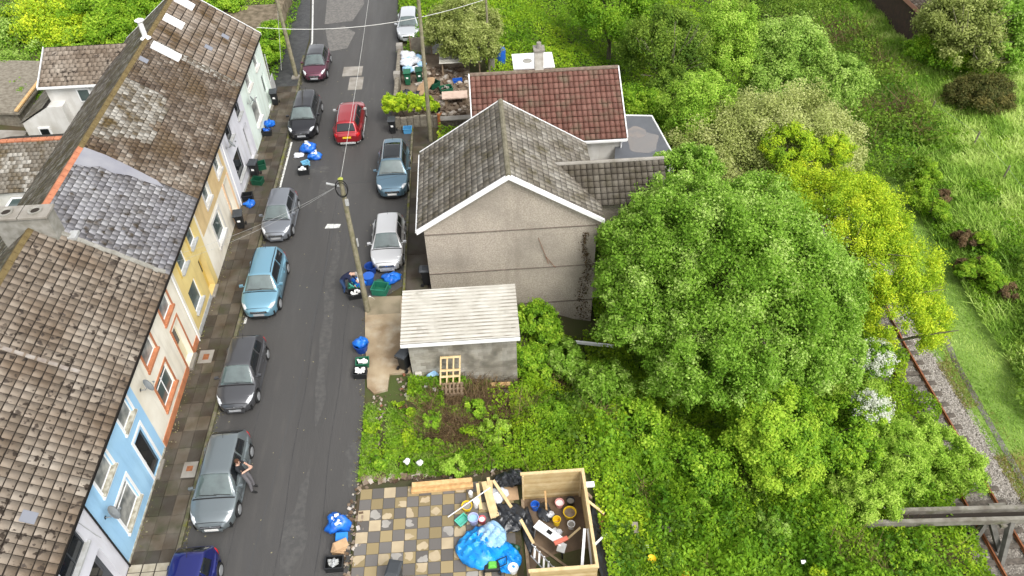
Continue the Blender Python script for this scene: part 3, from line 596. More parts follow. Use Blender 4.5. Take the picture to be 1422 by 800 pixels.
# 4 yellow house
ops=[(27.0,27.9,3.4,4.5),(28.75,29.6,3.4,4.5),(26.75,27.95,1.05,2.4),(28.85,29.7,.2,2.5)]
def tfs(u,v,t): return t*.8+.1+.15*(v>1.5)*(t>.5)
h4=terrace_house(25.9,30.2,'yellow terraced house under a grey slate roof',M['yellow'],ops,M['slate_grey'],tw=.30,th=.27,ridge='terracotta',ry0=25.42,ry1=30.85,tf=tfs,jit=.005,lift=.012,gap=.009)
for o in ops[:3]: window_x(WX,*o,h4,gm=M['glass'],sm=M['sill'],mull=0)
door_x(WX,*ops[3],h4,M['yellow_dark'],depth=.3)
for a in (25.98,): band(h4,a,a+.2,.1,4.8,M['cream'],'quoin')
band(h4,26.2,28.8,.1,.42,M['sill'],'plinth',.025)
for a in (26.85,28.6): band(h4,a-.1+.0,a+.0,3.3,4.7,M['yellow_dark'],'trim',.02)
# 5 tan above, cream below
ops=[(32.1,32.95,3.45,4.5),(34.7,35.5,3.45,4.5),(31.9,33.3,1.0,2.35),(34.95,35.85,.2,2.6)]
def tfb(u,v,t): return t**1.6*.75+(.28 if vnoise(u,v,1.1,5)>.62 else 0)
h5=terrace_house(30.2,36.3,'terraced house with tan upper wall and cream ground floor',M['cream'],ops,M['slate_brown'],tw=.3,th=.26,ridge='moss',ry0=30.85,tf=tfb,jit=.012)
for o in ops[:3]: window_x(WX,*o,h5,gm=M['glass'],surround=M['white'],sm=M['white'],sw=.18,mull=0)
door_x(WX,*ops[3],h5,M['peach'],depth=.35)
for a,b_,c,d in ((30.42,31.9,2.75,4.72),(33.2,34.5,2.75,4.72),(35.7,36.1,2.75,4.72),(31.9,33.2,2.75,3.15),(34.5,35.7,2.75,3.15)): band(h5,a,b_,c,d,M['tan'],'tan_panel',.012)
band(h5,34.75,34.94,.1,2.75,M['peach'],'door_surround',.03); band(h5,35.87,36.05,.1,2.75,M['peach'],'door_surround',.03)
# 6 lilac white
ops=[(37.7,38.8,3.4,4.5),(40.3,41.3,3.4,4.5),(37.5,39.1,1.0,2.5),(40.6,41.5,.2,2.6)]
h6=terrace_house(36.3,42.0,'plain white terraced house with dark windows under mossy slates',M['lilac'],ops,M['slate_brown'],tw=.3,th=.26,ridge='moss',tf=lambda u,v,t:t**1.5*.7+(.35 if vnoise(u,v,.9,8)>.7 else 0),jit=.012)
for o in ops[:3]: window_x(WX,*o,h6,gm=M['glass_dk'],sm=M['sill'],fm=M['darkgrey'],mull=0)
door_x(WX,*ops[3],h6,M['sill'],depth=.25); pipe(h6,36.45,M['upvc']); band(h6,36.3,42,.1,.3,M['sill'],'plinth',.02)
# 7 mint white end house
ops=[(43.6,44.7,3.4,4.5),(46.2,47.2,3.4,4.5),(43.4,44.9,1.0,2.5),(46.9,47.8,.2,2.6)]
h7=terrace_house(42.0,48.6,'pale mint end terrace house with roof windows',M['mint'],ops,M['tile_tan'],tw=.36,th=.5,ridge='moss',tf=lambda u,v,t:t)
for o in ops[:3]: window_x(WX,*o,h7,gm=M['curtain'],sm=M['white'],mull=0)
door_x(WX,*ops[3],h7,M['mint'],depth=.15)
b=MB(); b.add([(XE-.2,48.58,-.3),(XB+.25,48.58,-.3),(XB+.25,48.58,ZB-.05),(XR,48.58,ZR-.06),(XE-.2,48.58,ZE)],[(0,1,2,3,4)]); b.add([(XE-.2,48.5,-.3),(XB+.25,48.5,-.3),(XB+.25,48.5,ZB-.05),(XR,48.5,ZR-.06),(XE-.2,48.5,ZE)],[(4,3,2,1,0)]); b.build('gable_wall',M['white'],h7)
b=MB(); b.poly([(XE+.03,48.62,ZE-.16),(XE+.03,48.62,ZE+.04),(XR,48.62,ZR+.08),(XR,48.62,ZR-.14)],(0,.04,0)); b.poly([(XB-.03,48.62,ZB-.16),(XB-.03,48.62,ZB+.04),(XR,48.62,ZR+.08),(XR,48.62,ZR-.14)],(0,.04,0)); b.build('bargeboard',M['upvc'],h7,fixn=True)
# lighter slate rows where the brown roofs meet, and moss
def onfront(x,dz=.05): return ZE+(ZR-ZE)*(XE-x)/(XE-XR)+dz
def roofpt(x,y,dz=.05): return (x,y,onfront(x,dz))
def roofwin(y,x0,x1,w,parent,frame=M['metal']):
    t=MB(); a=roofpt(x0,y,.06); bz=roofpt(x1,y,.06); t.poly([(x0,y-w/2,a[2]),(x1,y-w/2,bz[2]),(x1,y+w/2,bz[2]),(x0,y+w/2,a[2])],(.06,0,.08)); o=t.build('roof_window',frame,parent,fixn=True)
    t=MB(); q=.07; t.poly([(x0+(x1-x0)*.08,y-w/2+q,onfront(x0+(x1-x0)*.08,.15)),(x0+(x1-x0)*.92,y-w/2+q,onfront(x0+(x1-x0)*.92,.15)),(x0+(x1-x0)*.92,y+w/2-q,onfront(x0+(x1-x0)*.92,.15)),(x0+(x1-x0)*.08,y+w/2-q,onfront(x0+(x1-x0)*.08,.15))],(.01,0,.012)); t.build('pane',M['glass_pale'],o,fixn=True)
M['glass_pale']=mat('glass_pale',(.2,.22,.24),rough=.15,spec=.6)
roofwin(47.2,-17.9,-17.0,.75,h7,M['upvc']); roofwin(44.6,-17.9,-17.0,.75,h7,M['upvc']); roofwin(41.3,-17.75,-16.5,.7,h6,M['upvc'])
for (y,x,hh) in ((13.45,-14.79,h1),(39.6,-17.72,h6),(43.9,-15.66,h7),(46.0,-15.2,h7)):
    t=MB(); t.poly([(x-.18,y-.2,onfront(x-.18,.05)),(x+.18,y-.2,onfront(x+.18,.05)),(x+.18,y+.2,onfront(x+.18,.05)),(x-.18,y+.2,onfront(x-.18,.05))],(.01,0,.02)); t.build('roof_vent',M['slate_vent'] if 'slate_vent' in M else M.setdefault('slate_vent',mat('slate_vent',(.2,.21,.24),rough=.3)),hh,fixn=True)
# smooth cement wash near the ridge of the slate roof
wash=[(-17.95,29.6),(-17.95,30.95),(-17.2,31.05),(-16.4,31.0),(-15.3,30.85),(-15.0,30.6),(-15.6,30.45),(-16.2,30.4),(-16.7,30.1),(-17.2,30.15),(-17.5,29.8)]
mb=MB(); mb.poly([(x,y,onfront(x,.055)) for x,y in wash],(.006,0,.012)); mb.build('cement_wash',M['cement_wet'],h4,fixn=True)
# cement fillet between the tiled and the slate roof
mb=MB(); r=random.Random(2)
for k in range(22):
    x=XE-.1-(XE-XR)*k/22; mb.box((x-.1,25.42+r.uniform(-.03,.03),onfront(x-.1,.06)),(.24,.22,.06),ry=math.atan2(ZR-ZE,XE-XR),rz=r.uniform(-.1,.1))
mb.build('cement_fillet',M['cement'],h4)
# pale strip of slates where the end house meets
tiles('pale_slates',(XE-.05,41.35,ZE+.03),(0,1,0),(XR-XE,0,ZR-ZE),.62,5.1,.2,.26,M['slate_pale'],h6,seed=3,jit=.015,thick=.03)
tiles('pale_slates',(XR+2.05,32.0,onfront(XR+2.05,.03)),(0,1,0),(XR-XE,0,ZR-ZE),5.4,2.4,.28,.25,M['slate_pale'],h5,seed=5,jit=.015,clip=lambda u,v:(vnoise(u,v,1.1,2)*.6+v*.22)>.42,thick=.03)
# grout line along the tiles of the near roof
mb=MB(); 
for k in range(16):
    x=-15.2-k*.3; mb.box((x,19.2+r.uniform(-.02,.02),onfront(x,.035)),(.3,.16,.05),ry=math.atan2(ZR-ZE,XE-XR))
mb.build('mortar_strip',mat('mortar_pale',(.3,.27,.24),(.2,.165,.14),4,rough=.85),h3)
# chimney stack on the party wall
t=thing('chimney_stack','squat rendered chimney with two round openings on the roof ridge','chimney',(-18.3,25.36,7.2))
mb=MB(); mb.b2(-19.35,-17.2,25.0,25.72,6.9,8.5); mb.build('stack',M['cement'],t,bevel=.02)
mb=MB(); mb.b2(-19.42,-18.32,24.93,25.79,8.503,8.62); mb.b2(-18.28,-17.14,24.93,25.79,8.503,8.62)
mb.build('cap',M['conc'],t,bevel=.02)
for cx in (-18.85,-17.72):
    mb=MB(); mb.lathe([(.27,.0),(.27,.06),(.2,.06),(.17,.01)],(cx,25.36,8.62),18); mb.build('chimney_opening',M['cement'],t)
    mb=MB(); mb.lathe([(.17,0),(.17,.012)],(cx,25.36,8.622),18); mb.build('flue',M['under'],t)
mb=MB(); mb.b2(-17.1,-16.7,25.25,25.75,onfront(-16.9,.0),onfront(-16.9,.14)); mb.build('flashing',M['sill'],t)
t=thing('flue_pipe','white metal flue pipe with round cap on the ridge','flue pipe',(-18.15,41.8,8.0))
mb=MB(); mb.lathe([(.14,0),(.14,.95)],(-18.15,41.8,7.95),14); mb.build('pipe',M['upvc'],t,smooth=True)
mb=MB(); mb.lathe([(.02,.12),(.25,.02),(.25,-.02),(.02,-.02)],(-18.15,41.8,9.0),16); mb.build('cowl',M['upvc'],t,smooth=True)
mb=MB(); mb.lathe([(.3,0),(.14,.12)],(-18.15,41.8,7.98),16); mb.build('flashing',M['upvc'],t)
dishx('grey satellite dish on the cream house with orange surrounds',WX,20.2,3.55); dishx('grey satellite dish on the sky blue house',WX,15.0,2.9); dishx('grey satellite dish on the plain white house',WX,37.1,3.75); dishx('grey satellite dish on the mint end house',WX,42.8,3.2)
# rear wings seen over the ridge
t=thing('rear_wing','white two storey rear wing with brown tiled roof behind the terrace','house extension',(-25,46,0))
tiles('roof',(-26.3,43.7,4.4),(1,0,0),(0,2.5,1.3),5,2.82,.33,.33,M['tile_brown'],t); tiles('roof',(-26.3,48.7,4.4),(1,0,0),(0,-2.5,1.3),5,2.82,.33,.33,M['tile_brown'],t)
b=MB(); b.b2(-26.1,-21.4,43.9,48.5,0,4.4); b.poly([(-26.1,43.9,4.4),(-26.1,48.5,4.4),(-26.1,46.2,5.6)],(.2,0,0)); b.build('wall',M['white'],t,fixn=True)
b=MB(); b.add([(-26.3,43.7,4.38),(-21.3,43.7,4.38),(-21.3,46.2,5.68),(-26.3,46.2,5.68),(-26.3,48.7,4.38),(-21.3,48.7,4.38)],[(0,1,2,3),(3,2,5,4)]); b.build('roof_deck',M['under'],t)
b=MB(); b.poly([(-26.34,43.6,4.25),(-26.34,43.6,4.42),(-26.34,46.2,5.76),(-26.34,46.2,5.58)],(-.05,0,0)); b.b2(-26.3,-21.5,43.6,43.68,4.27,4.4); b.build('bargeboard',M['upvc'],t,fixn=True)
w_=MB(); w_.b2(-24.3,-23.5,43.82,43.89,3.2,4.1); w_=w_.build('window',M['upvc'],t); p=MB(); p.b2(-24.2,-23.6,43.79,43.83,3.3,4.0); p.build('pane',M['glass'],w_)
t=thing('lean_to','low white lean-to with grey tiled roof behind the terrace','lean-to',(-26.6,45,0))
b=MB(); b.b2(-28.0,-25.2,43.2,44.9,0,2.3); b.b2(-28,-26.12,44.9,48.4,0,2.3); b.poly([(-28.0,43.2,2.3),(-26.11,43.2,3.3),(-25.2,43.2,3.3),(-25.2,43.2,2.3)],(0,.7,0)); b.build('wall',M['white'],t,fixn=True)
tiles('roof',(-28.15,43.15,2.3),(0,1,0),(1.9,0,1.05),5.3,2.1,.33,.3,M['tile_grey'],t); b=MB(); b.add([(-28.15,43.15,2.28),(-28.15,48.4,2.28),(-26.1,48.4,3.4),(-26.1,43.15,3.4)],[(0,1,2,3)]); b.build('roof_deck',M['under'],t)
w_=MB(); w_.b2(-27.2,-26.5,43.1,43.19,1.2,2.0); w_=w_.build('window',M['upvc'],t); p=MB(); p.b2(-27.1,-26.6,43.06,43.11,1.3,1.9); p.build('pane',M['glass_dk'],w_)
t=thing('rear_wing','rear wing with terracotta ridge and pale slates beside the chimney','house extension',(-25,37,0))
tiles('roof',(-27.5,35.0,2.9),(1,0,0),(0,2.9,1.4),5.2,3.2,.27,.24,M['slate_pale'],t,tintfn=lambda u,v,q:q if vnoise(u,v,1.3,4)>.45 else q*.3)
b=MB(); b.add([(-27.5,35,2.87),(-22.2,35,2.87),(-22.2,37.9,4.27),(-27.5,37.9,4.27),(-27.5,40.8,2.87),(-22.2,40.8,2.87)],[(0,1,2,3),(3,2,5,4)]); b.build('roof_deck',M['under'],t)
b=MB()
for i in range(12): b.box((-27.3+i*.42,37.9,4.32),(.4,.3,.12),rz=random.uniform(-.02,.02))
b.build('ridge_tiles',M['terracotta'],t,bevel=.03)
b=MB(); b.b2(-27.4,-22.3,35.2,40.6,-.3,2.88); b.build('wall',M['white'],t)
b=MB(); b.b2(-25.4,-23.6,33.4,35.15,2.2,2.5); b.build('flat_roof',M['upvc'],t); b=MB(); b.b2(-25.2,-23.8,33.6,34.9,2.5,2.56); b.build('rooflight',M['glass'],t); b=MB(); b.b2(-25.3,-23.7,33.5,35.1,0,2.2); b.build('porch_wall',M['white'],t)
t=thing('garden_shed','grey garden shed with an orange roof edge behind the terrace','shed',(-30.5,48,0))
b=MB(); b.b2(-32.5,-29.2,45,51.5,0,2.1); b.build('wall',M['wood_grey'],t); b=MB(); b.box((-30.8,48.2,2.25),(3.8,6.9,.12),ry=.08); b.build('roof',M['wood_grey'],t); b=MB(); b.box((-29.0,48.2,2.33),(.2,6.9,.1)); b.build('roof_edge',M['wood_side'],t)
t=thing('garden_hut','low pale concrete hut behind the terrace','hut',(-29,40.5,0)); b=MB(); b.b2(-31,-28.4,41.5,43.6,0,1.5); b.build('wall',M['conc'],t); b=MB(); b.box((-29.7,42.5,1.58),(2.9,2.4,.12),ry=.1); b.build('roof',M['conc'],t)
# ---------------------------------------------------------------- right gable house
t=hG=thing('gable_house','pebbledashed gable house with grey tiled roof and white bargeboards','house',(1.1,31.5,0))
GX0,GX1,GXR,GY0,GY1,GZE,GZR=-2.9,5.3,1.16,28.3,34.5,4.22,6.95
b=MB(); b.b2(GX0,GX1,GY0,GY1,-4.5,GZE)
b.poly([(GX0,GY0,GZE),(GX1,GY0,GZE),(GXR,GY0,GZR-.12)],(0,GY1-GY0,0)); b.build('wall',M['dash'],t,fixn=True)
b=MB()
for z in (3.75,1.25,-1.2): b.b2(GX0-.01,GX1+.01,GY0-.03,GY0+.0,z-.03,z+.03)
b.build('render_joint',M['dashline'],t)
XL,XRr=GX0-.28,GX1+.28; kl=(GZR-GZE)/(GXR-GX0); ZL=GZE-kl*.28+.1; kr=(GZR-GZE)/(GX1-GXR); ZRr=GZE-kr*.28+.1
LVl=math.hypot(GXR-XL,GZR-ZL); LVr=math.hypot(XRr-GXR,GZR-ZRr)
tiles('roof_slope',(XL,GY0-.2,ZL+.02),(0,1,0),(GXR-XL,0,GZR-ZL),GY1-GY0+.35,LVl,.33,.33,M['tile_grey'],t,thick=.03,stag=False,gap=.012,lift=.022,vl=.91); tiles('roof_slope',(XRr,GY0-.2,ZRr+.02),(0,1,0),(GXR-XRr,0,GZR-ZRr),GY1-GY0+.35,LVr,.33,.33,M['tile_grey'],t,thick=.03,stag=False,gap=.012,lift=.022,vl=.91)
b=MB(); b.add([(XL,GY0-.2,ZL),(XL,GY1+.15,ZL),(GXR,GY1+.15,GZR),(GXR,GY0-.2,GZR),(XRr,GY0-.2,ZRr),(XRr,GY1+.15,ZRr)],[(0,1,2,3),(3,2,5,4)]); b.build('roof_deck',M['under'],t)
b=MB(); b.tube([(GXR,GY0-.2,GZR+.03),(GXR,GY1+.15,GZR+.03)],.13,8); b.build('ridge_tiles',mat('ridge_grey',(.2,.18,.13),(.12,.11,.07),5,rough=.9,bump=.5),t)
b=MB()
for yy_ in (GY1+.15,GY0-.26):
    b.poly([(XL-.04,yy_,ZL-.14),(XL-.04,yy_,ZL+.07),(GXR,yy_,GZR+.1),(XRr+.04,yy_,ZRr+.07),(XRr+.04,yy_,ZRr-.14),(GXR,yy_,GZR-.11)],(0,.06,0))
    if yy_>GY0: b.build('bargeboard',M['upvc'],t,fixn=True); b=MB()
b.poly([(XL-.04,GY0-.25,ZL+.04),(XL-.04,GY0-.1,ZL+.04),(GXR,GY0-.1,GZR+.09),(GXR,GY0-.25,GZR+.09)],(0,0,.02)); b.poly([(XRr+.04,GY0-.25,ZRr+.04),(XRr+.04,GY0-.1,ZRr+.04),(GXR,GY0-.1,GZR+.09),(GXR,GY0-.25,GZR+.09)],(0,0,.02))
b.build('bargeboard',M['upvc'],t,fixn=True)
b=MB(); b.tube([(XL-.05,GY0-.2,ZL-.03),(XL-.05,GY1,ZL-.03)],.06,8); b.build('gutter',M['upvc'],t)
b=MB(); b.box((4.55,28.255,1.0),(.5,.02,6.5)); 
b=MB()
for k,(xx,z0,z1) in enumerate(((3.0,1.5,3.2),(3.35,1.2,2.0))): b.tube([(xx-.5,28.25,z1),(xx,28.25,z0)],.012,5)
b.build('dead_vine',M['rust'],t)
rng=np.random.default_rng(4); n=650; vz=rng.uniform(-2.6,3.4,n); vx=4.85+rng.normal(0,.05,n)*(1+(3.5-vz)*.6); vx+= .12*np.sin(vz*1.7); okv=vx<5.28; VINE=(vx[okv],vz[okv],t)
# stains on the wall are real dried growth
# side extension roof
t=thing('side_extension','low side extension with brown tiled roof joining the gable house','house extension',(7,31.5,0))
EY0,EYR,EZE,EZR,EX1=29.25,31.1,4.12,5.35,8.9
b=MB(); b.b2(5.32,EX1-.2,29.5,32.7,-4.8,EZE-.02); b.poly([(5.32,29.5,EZE-.02),(5.32,32.7,EZE-.02),(5.32,31.1,EZR-.15)],(EX1-.2-5.32,0,0)); b.build('wall',M['dash'],t,fixn=True)
LE=math.hypot(EYR-EY0,EZR-EZE); vx0=lambda z:GXR+(GZR-z)/kr
cl=lambda u,v:(3.3+u)>vx0(EZE+(EZR-EZE)*v/LE)-.02
tiles('roof_slope',(3.3,EY0,EZE+.02),(1,0,0),(0,EYR-EY0,EZR-EZE),EX1-3.3,LE,.3,.34,M['tile_dark'],t,clip=cl,stag=False,thick=.03,vl=.9,gap=.01)
tiles('roof_slope',(EX1,2*EYR-EY0,EZE+.02),(-1,0,0),(0,-(EYR-EY0),EZR-EZE),EX1-3.3,LE,.3,.34,M['tile_dark'],t,clip=lambda u,v:(EX1-u)>vx0(EZE+(EZR-EZE)*v/LE),stag=False)
b=MB(); b.add([(vx0(EZE),EY0,EZE),(EX1,EY0,EZE),(EX1,EYR,EZR),(vx0(EZR),EYR,EZR),(EX1,2*EYR-EY0,EZE),(vx0(EZE),2*EYR-EY0,EZE)],[(0,1,2,3),(3,2,4,5)]); b.build('roof_deck',M['under'],t); b=MB(); b.tube([(vx0(EZR)-.05,EYR,EZR+.05),(EX1,EYR,EZR+.05)],.1,8); b.build('ridge_tiles',M['conc'],t)
# red roofed house
t=hR=thing('red_roof_house','white house with dark red tiled roof behind the gable house','house',(4,39,0))
b=MB(); b.b2(-.1,7.9,36.8,43.6,-5,3.2); b.poly([(-.1,36.8,3.2),(-.1,43.6,3.2),(-.1,40.2,5.1)],(8,0,0)); b.build('wall',M['white'],t,fixn=True)
tiles('roof_slope',(-.35,36.5,3.15),(1,0,0),(0,4.0,2.15),8.55,4.54,.3,.37,M['tile_red'],t,stag=False,thick=.035,lift=.03,vl=.93); tiles('roof_slope',(8.2,44.2,3.1),(-1,0,0),(0,-3.7,2.2),8.55,4.3,.3,.37,M['tile_red'],t,stag=False)
b=MB(); b.add([(-.35,36.5,3.12),(8.2,36.5,3.12),(8.2,40.5,5.27),(-.35,40.5,5.27),(-.35,44.2,3.07),(8.2,44.2,3.07)],[(0,1,2,3),(3,2,5,4)]); b.build('roof_deck',M['under'],t)
b=MB(); b.tube([(-.35,40.5,5.36),(8.2,40.5,5.36)],.12,8); b.build('ridge_tiles',mat('ridge_dark',(.13,.09,.07),(.2,.16,.12),5,rough=.9),t)
b=MB()
for xx in (-.42,8.2): b.poly([(xx,36.45,3.0),(xx,36.45,3.25),(xx,40.5,5.44),(xx,44.2,3.2),(xx,44.2,2.95),(xx,40.5,5.22)],(.06,0,0)); b.build('bargeboard',M['upvc'],t,fixn=True); b=MB()
b.b2(-.35,8.2,36.36,36.46,3.0,3.12); b.build('fascia',M['upvc'],t,fixn=True); b=MB(); b.tube([(7.95,36.72,3.0),(7.95,36.72,-4)],.05,8); b.build('downpipe',M['upvc'],t)
c=thing('chimney_stack','slim pale rendered chimney on the red tiled roof','chimney',(3.65,40.7,5)); b=MB(); b.b2(3.4,3.9,40.45,40.95,4.8,6.6); b.build('stack',M['white_old'] if 'white_old' in M else M.setdefault('white_old',mat('white_old',(.55,.53,.48),(.35,.32,.27),3,rough=.85)),c); b=MB(); b.b2(3.33,3.97,40.38,41.02,6.603,6.7); b.lathe([(.16,.1),(.13,.42)],(3.65,40.7,6.6),12); b.build('chimney_pot',M['conc'],c)
b=MB(); b.b2(2.4,4.7,42.9,44.5,2.5,4.35); d=b.build('dormer',M['white'],t); b=MB(); b.b2(2.3,4.8,42.7,44.6,4.353,4.43); b.build('dormer_roof',M['upvc'],d); b=MB(); b.lathe([(.28,0),(.28,.03)],(3.2,43.6,4.433),16); b.build('roof_stain',M['cement'],d)
# flat roofed annex
t=thing('flat_roof_annex','flat roofed annex with a puddle on its grey felt roof','house extension',(9.3,37.5,0))
FZ=2.4; fp=[g(*p,FZ)[:2] for p in ((857,160),(905,161),(940,224),(853,226))]; ins=[(8.1,36.0),(8.1,40.4),(10.2,40.1),(10.55,35.1),(8.0,35.0)]
cxm=np.mean([p[0] for p in fp]); cym=np.mean([p[1] for p in fp]); b=MB(); b.prism([(cxm+(p[0]-cxm)*.96,cym+(p[1]-cym)*.96) for p in fp],-5.5,FZ-.12); b.build('wall',M['white'],t)
b=MB(); b.prism(fp,FZ-.118,FZ); b.build('flat_roof',M['feltroof'],t); 
b=MB(); 
for i in range(4):
    p,q=fp[i],fp[(i+1)%4]
    if i==3: continue
    b.tube([(p[0],p[1],FZ),(q[0],q[1],FZ)],.05,6)
b.build('roof_edge',M['upvc'],t)
b=MB(); pc=g(893,197,FZ); b.prism(blotch(pc[0],pc[1],.95,1.25,seed=23,j=.2),FZ-.01,FZ+.006); b.build('puddle',M['puddle'],t); b=MB(); pc=g(884,184,FZ); b.prism(blotch(pc[0],pc[1],.55,.6,seed=25,j=.15),FZ,FZ+.01); b.build('silt_patch',mat('silt',(.23,.2,.18),(.18,.17,.165),2,rough=.3),t)
# garage with corrugated roof
t=thing('garage','blockwork garage with a pale corrugated roof beside the driveway','garage',(-1.3,24,0))
gy0,gy1,gx0,gx1=22.95,25.6,-3.72,1.05
b=MB(); r=random.Random(8)
for j in range(14):
    z=-.75+j*.218
    n=11
    for i in range(-1,n):
        a=gx0+(gx1-gx0)*(i+(.5 if j%2 else 0))/n; c_=a+(gx1-gx0)/n; a=max(a,gx0); c_=min(c_,gx1)
        if c_-a<.05 or z+.2>2.32-.0: continue
        b.b2(a+.004,c_-.004,gy0+r.uniform(-.004,.004),gy0+.2,z+.004,z+.214,t=r.random())
b.b2(gx0+.01,gx1-.01,gy0+.012,gy0+.21,-1.2,2.3,t=.3); b.b2(gx0,gx0+.2,gy0+.21,gy1,-.5,2.45,t=.6); b.b2(gx1-.2,gx1,gy0+.21,gy1,-2.2,2.45,t=.6); b.b2(gx0+.2,gx1-.2,gy1-.2,gy1,-1.5,2.5,t=.6); b.build('wall',M['block'],t)
rA=(-3.98,22.62,2.42); rx1=1.2; ry1=25.78; b=MB()
NV=120
def cf(a,bb):
    y=rA[1]+(ry1-rA[1])*bb; ph=(bb*15)%1; bump=.08*(1 if ph<.35 else (0 if ph>.5 and ph<.85 else .5)); return (rA[0]+.06*(1-bb)*0+(rx1-rA[0])*a,y,2.38+.16*bb+bump)
b.sheet(cf,6,NV)
for k in range(len(b.m)): b.m[k]=1 if ((k//6+.5)/NV*15)%1>.5 and ((k//6+.5)/NV*15)%1<.85 else 0  # trough faces take the darker mottled material
b.build('roof',[M['corr'],M['corr_trough']],t,solid=.012); b=MB(); b.b2(rA[0],rx1,22.56,22.62,2.26,2.42); b.build('fascia',M['upvc'],t)
b=MB(); b.b2(gx0-.04,gx0-.01,gy0+.3,gy1-.3,.08,2.1); b.build('garage_door',M['darkgrey'],t)
# red brick shed by the line, upper right
t=thing('brick_barn','dark brick barn with mossy slate roof beside the mown strip','barn',(40,62,-5))
BA=Vector(g(1270,65,-5)); BB=Vector(g(1205,0,-5)); d=(BB-BA); d.z=0; d.normalize(); BBB=BA+d*16; nn=Vector((d.y,-d.x,0)); hz=Vector((0,0,2.9))
if nn.x<0: nn=-nn
b=MB(); P4=[BA,BBB,BBB+nn*7,BA+nn*7]; b.prism([(p.x,p.y) for p in P4],-6,-2.1); b.build('wall',mat('barn_wall',(.075,.045,.035),(.05,.035,.03),3,rough=.9,bump=.4),t)
e0=BA-nn*.25-d*.3; e1=BBB-nn*.25; LV_=4.3; tiles('roof',(e0.x,e0.y,-2.0),d,(nn.x*3.75,nn.y*3.75,1.9),17,4.2,.3,.27,M['slate_brown'],t)
b=MB(); r0=e0+nn*3.75; r1=e1+nn*3.75; b.add([(e0.x,e0.y,-2.02),(e1.x,e1.y,-2.02),(r1.x,r1.y,-.12),(r0.x,r0.y,-.12),(e1.x+nn.x*7.5,e1.y+nn.y*7.5,-2.02),(e0.x+nn.x*7.5,e0.y+nn.y*7.5,-2.02)],[(0,1,2,3),(3,2,4,5),(0,3,5)]); b.build('roof_deck',M['under'],t)
b=MB(); b.poly([(e0.x-nn.x*.05,e0.y-nn.y*.05,-2.35),(e1.x-nn.x*.05,e1.y-nn.y*.05,-2.35),(e1.x-nn.x*.05,e1.y-nn.y*.05,-1.98),(e0.x-nn.x*.05,e0.y-nn.y*.05,-1.98)],tuple(nn*.12)); b.build('fascia',mat('barn_fascia',(.4,.2,.15),rough=.8),t,fixn=True)
# concrete pipe bridge across the line
t=thing('trestle_bridge','old concrete channel bridge on splayed legs crossing the railway','bridge',(22,16.9,-6))
BZ=-4.2; pL=g(1215,722,BZ); pR=g(1440,716,BZ); ya=16.15; 
def skewbar(x0,x1,y0,y1,z0,z1,name,m):
    b=MB(); f=lambda x:-.05*(x-16); b.prism([(x0,y0+f(x0)),(x1,y0+f(x1)),(x1,y1+f(x1)),(x0,y1+f(x0))],z0,z1); b.build(name,m,t)
M['conc_old']=mat('concrete_old',(.25,.235,.2),(.14,.125,.1),2.2,rough=.9,bump=.5,col3=(.1,.1,.05),scale3=1.3,thr=(.58,.7))
skewbar(15.9,34,16.3,16.48,BZ-.35,BZ,'side_beam',M['conc_old']); skewbar(17.3,34,16.85,17.03,BZ-.35,BZ,'side_beam',M['conc_old']); skewbar(16,34,16.483,16.847,BZ-.38,BZ-.3,'channel_floor',M['under'])
for (x0,y0_) in ((22.2,16.1),(28.2,15.8)):
    for (tx,ty,bx_,by_) in ((x0+.1,y0_-.05,x0-.55,y0_-1.5),(x0-.7,y0_+.1,x0-.1,y0_-.75),(x0-.8,y0_+.2,x0-1.35,y0_-.35)):
        b=MB(); b.tube([(tx,ty,BZ-.3),(bx_,by_,-6.1)],[.17,.15],4); b.build('leg',M['conc_dark'] if 'conc_dark' in M else M.setdefault('conc_dark',mat('concrete_dark',(.13,.125,.11),(.08,.075,.065),3,rough=.9)),t)
    b=MB(); b.b2(x0-.35,x0+.4,y0_-.2,y0_+.95,BZ-.55,BZ-.38); b.build('cross_beam',M['conc_old'],t)
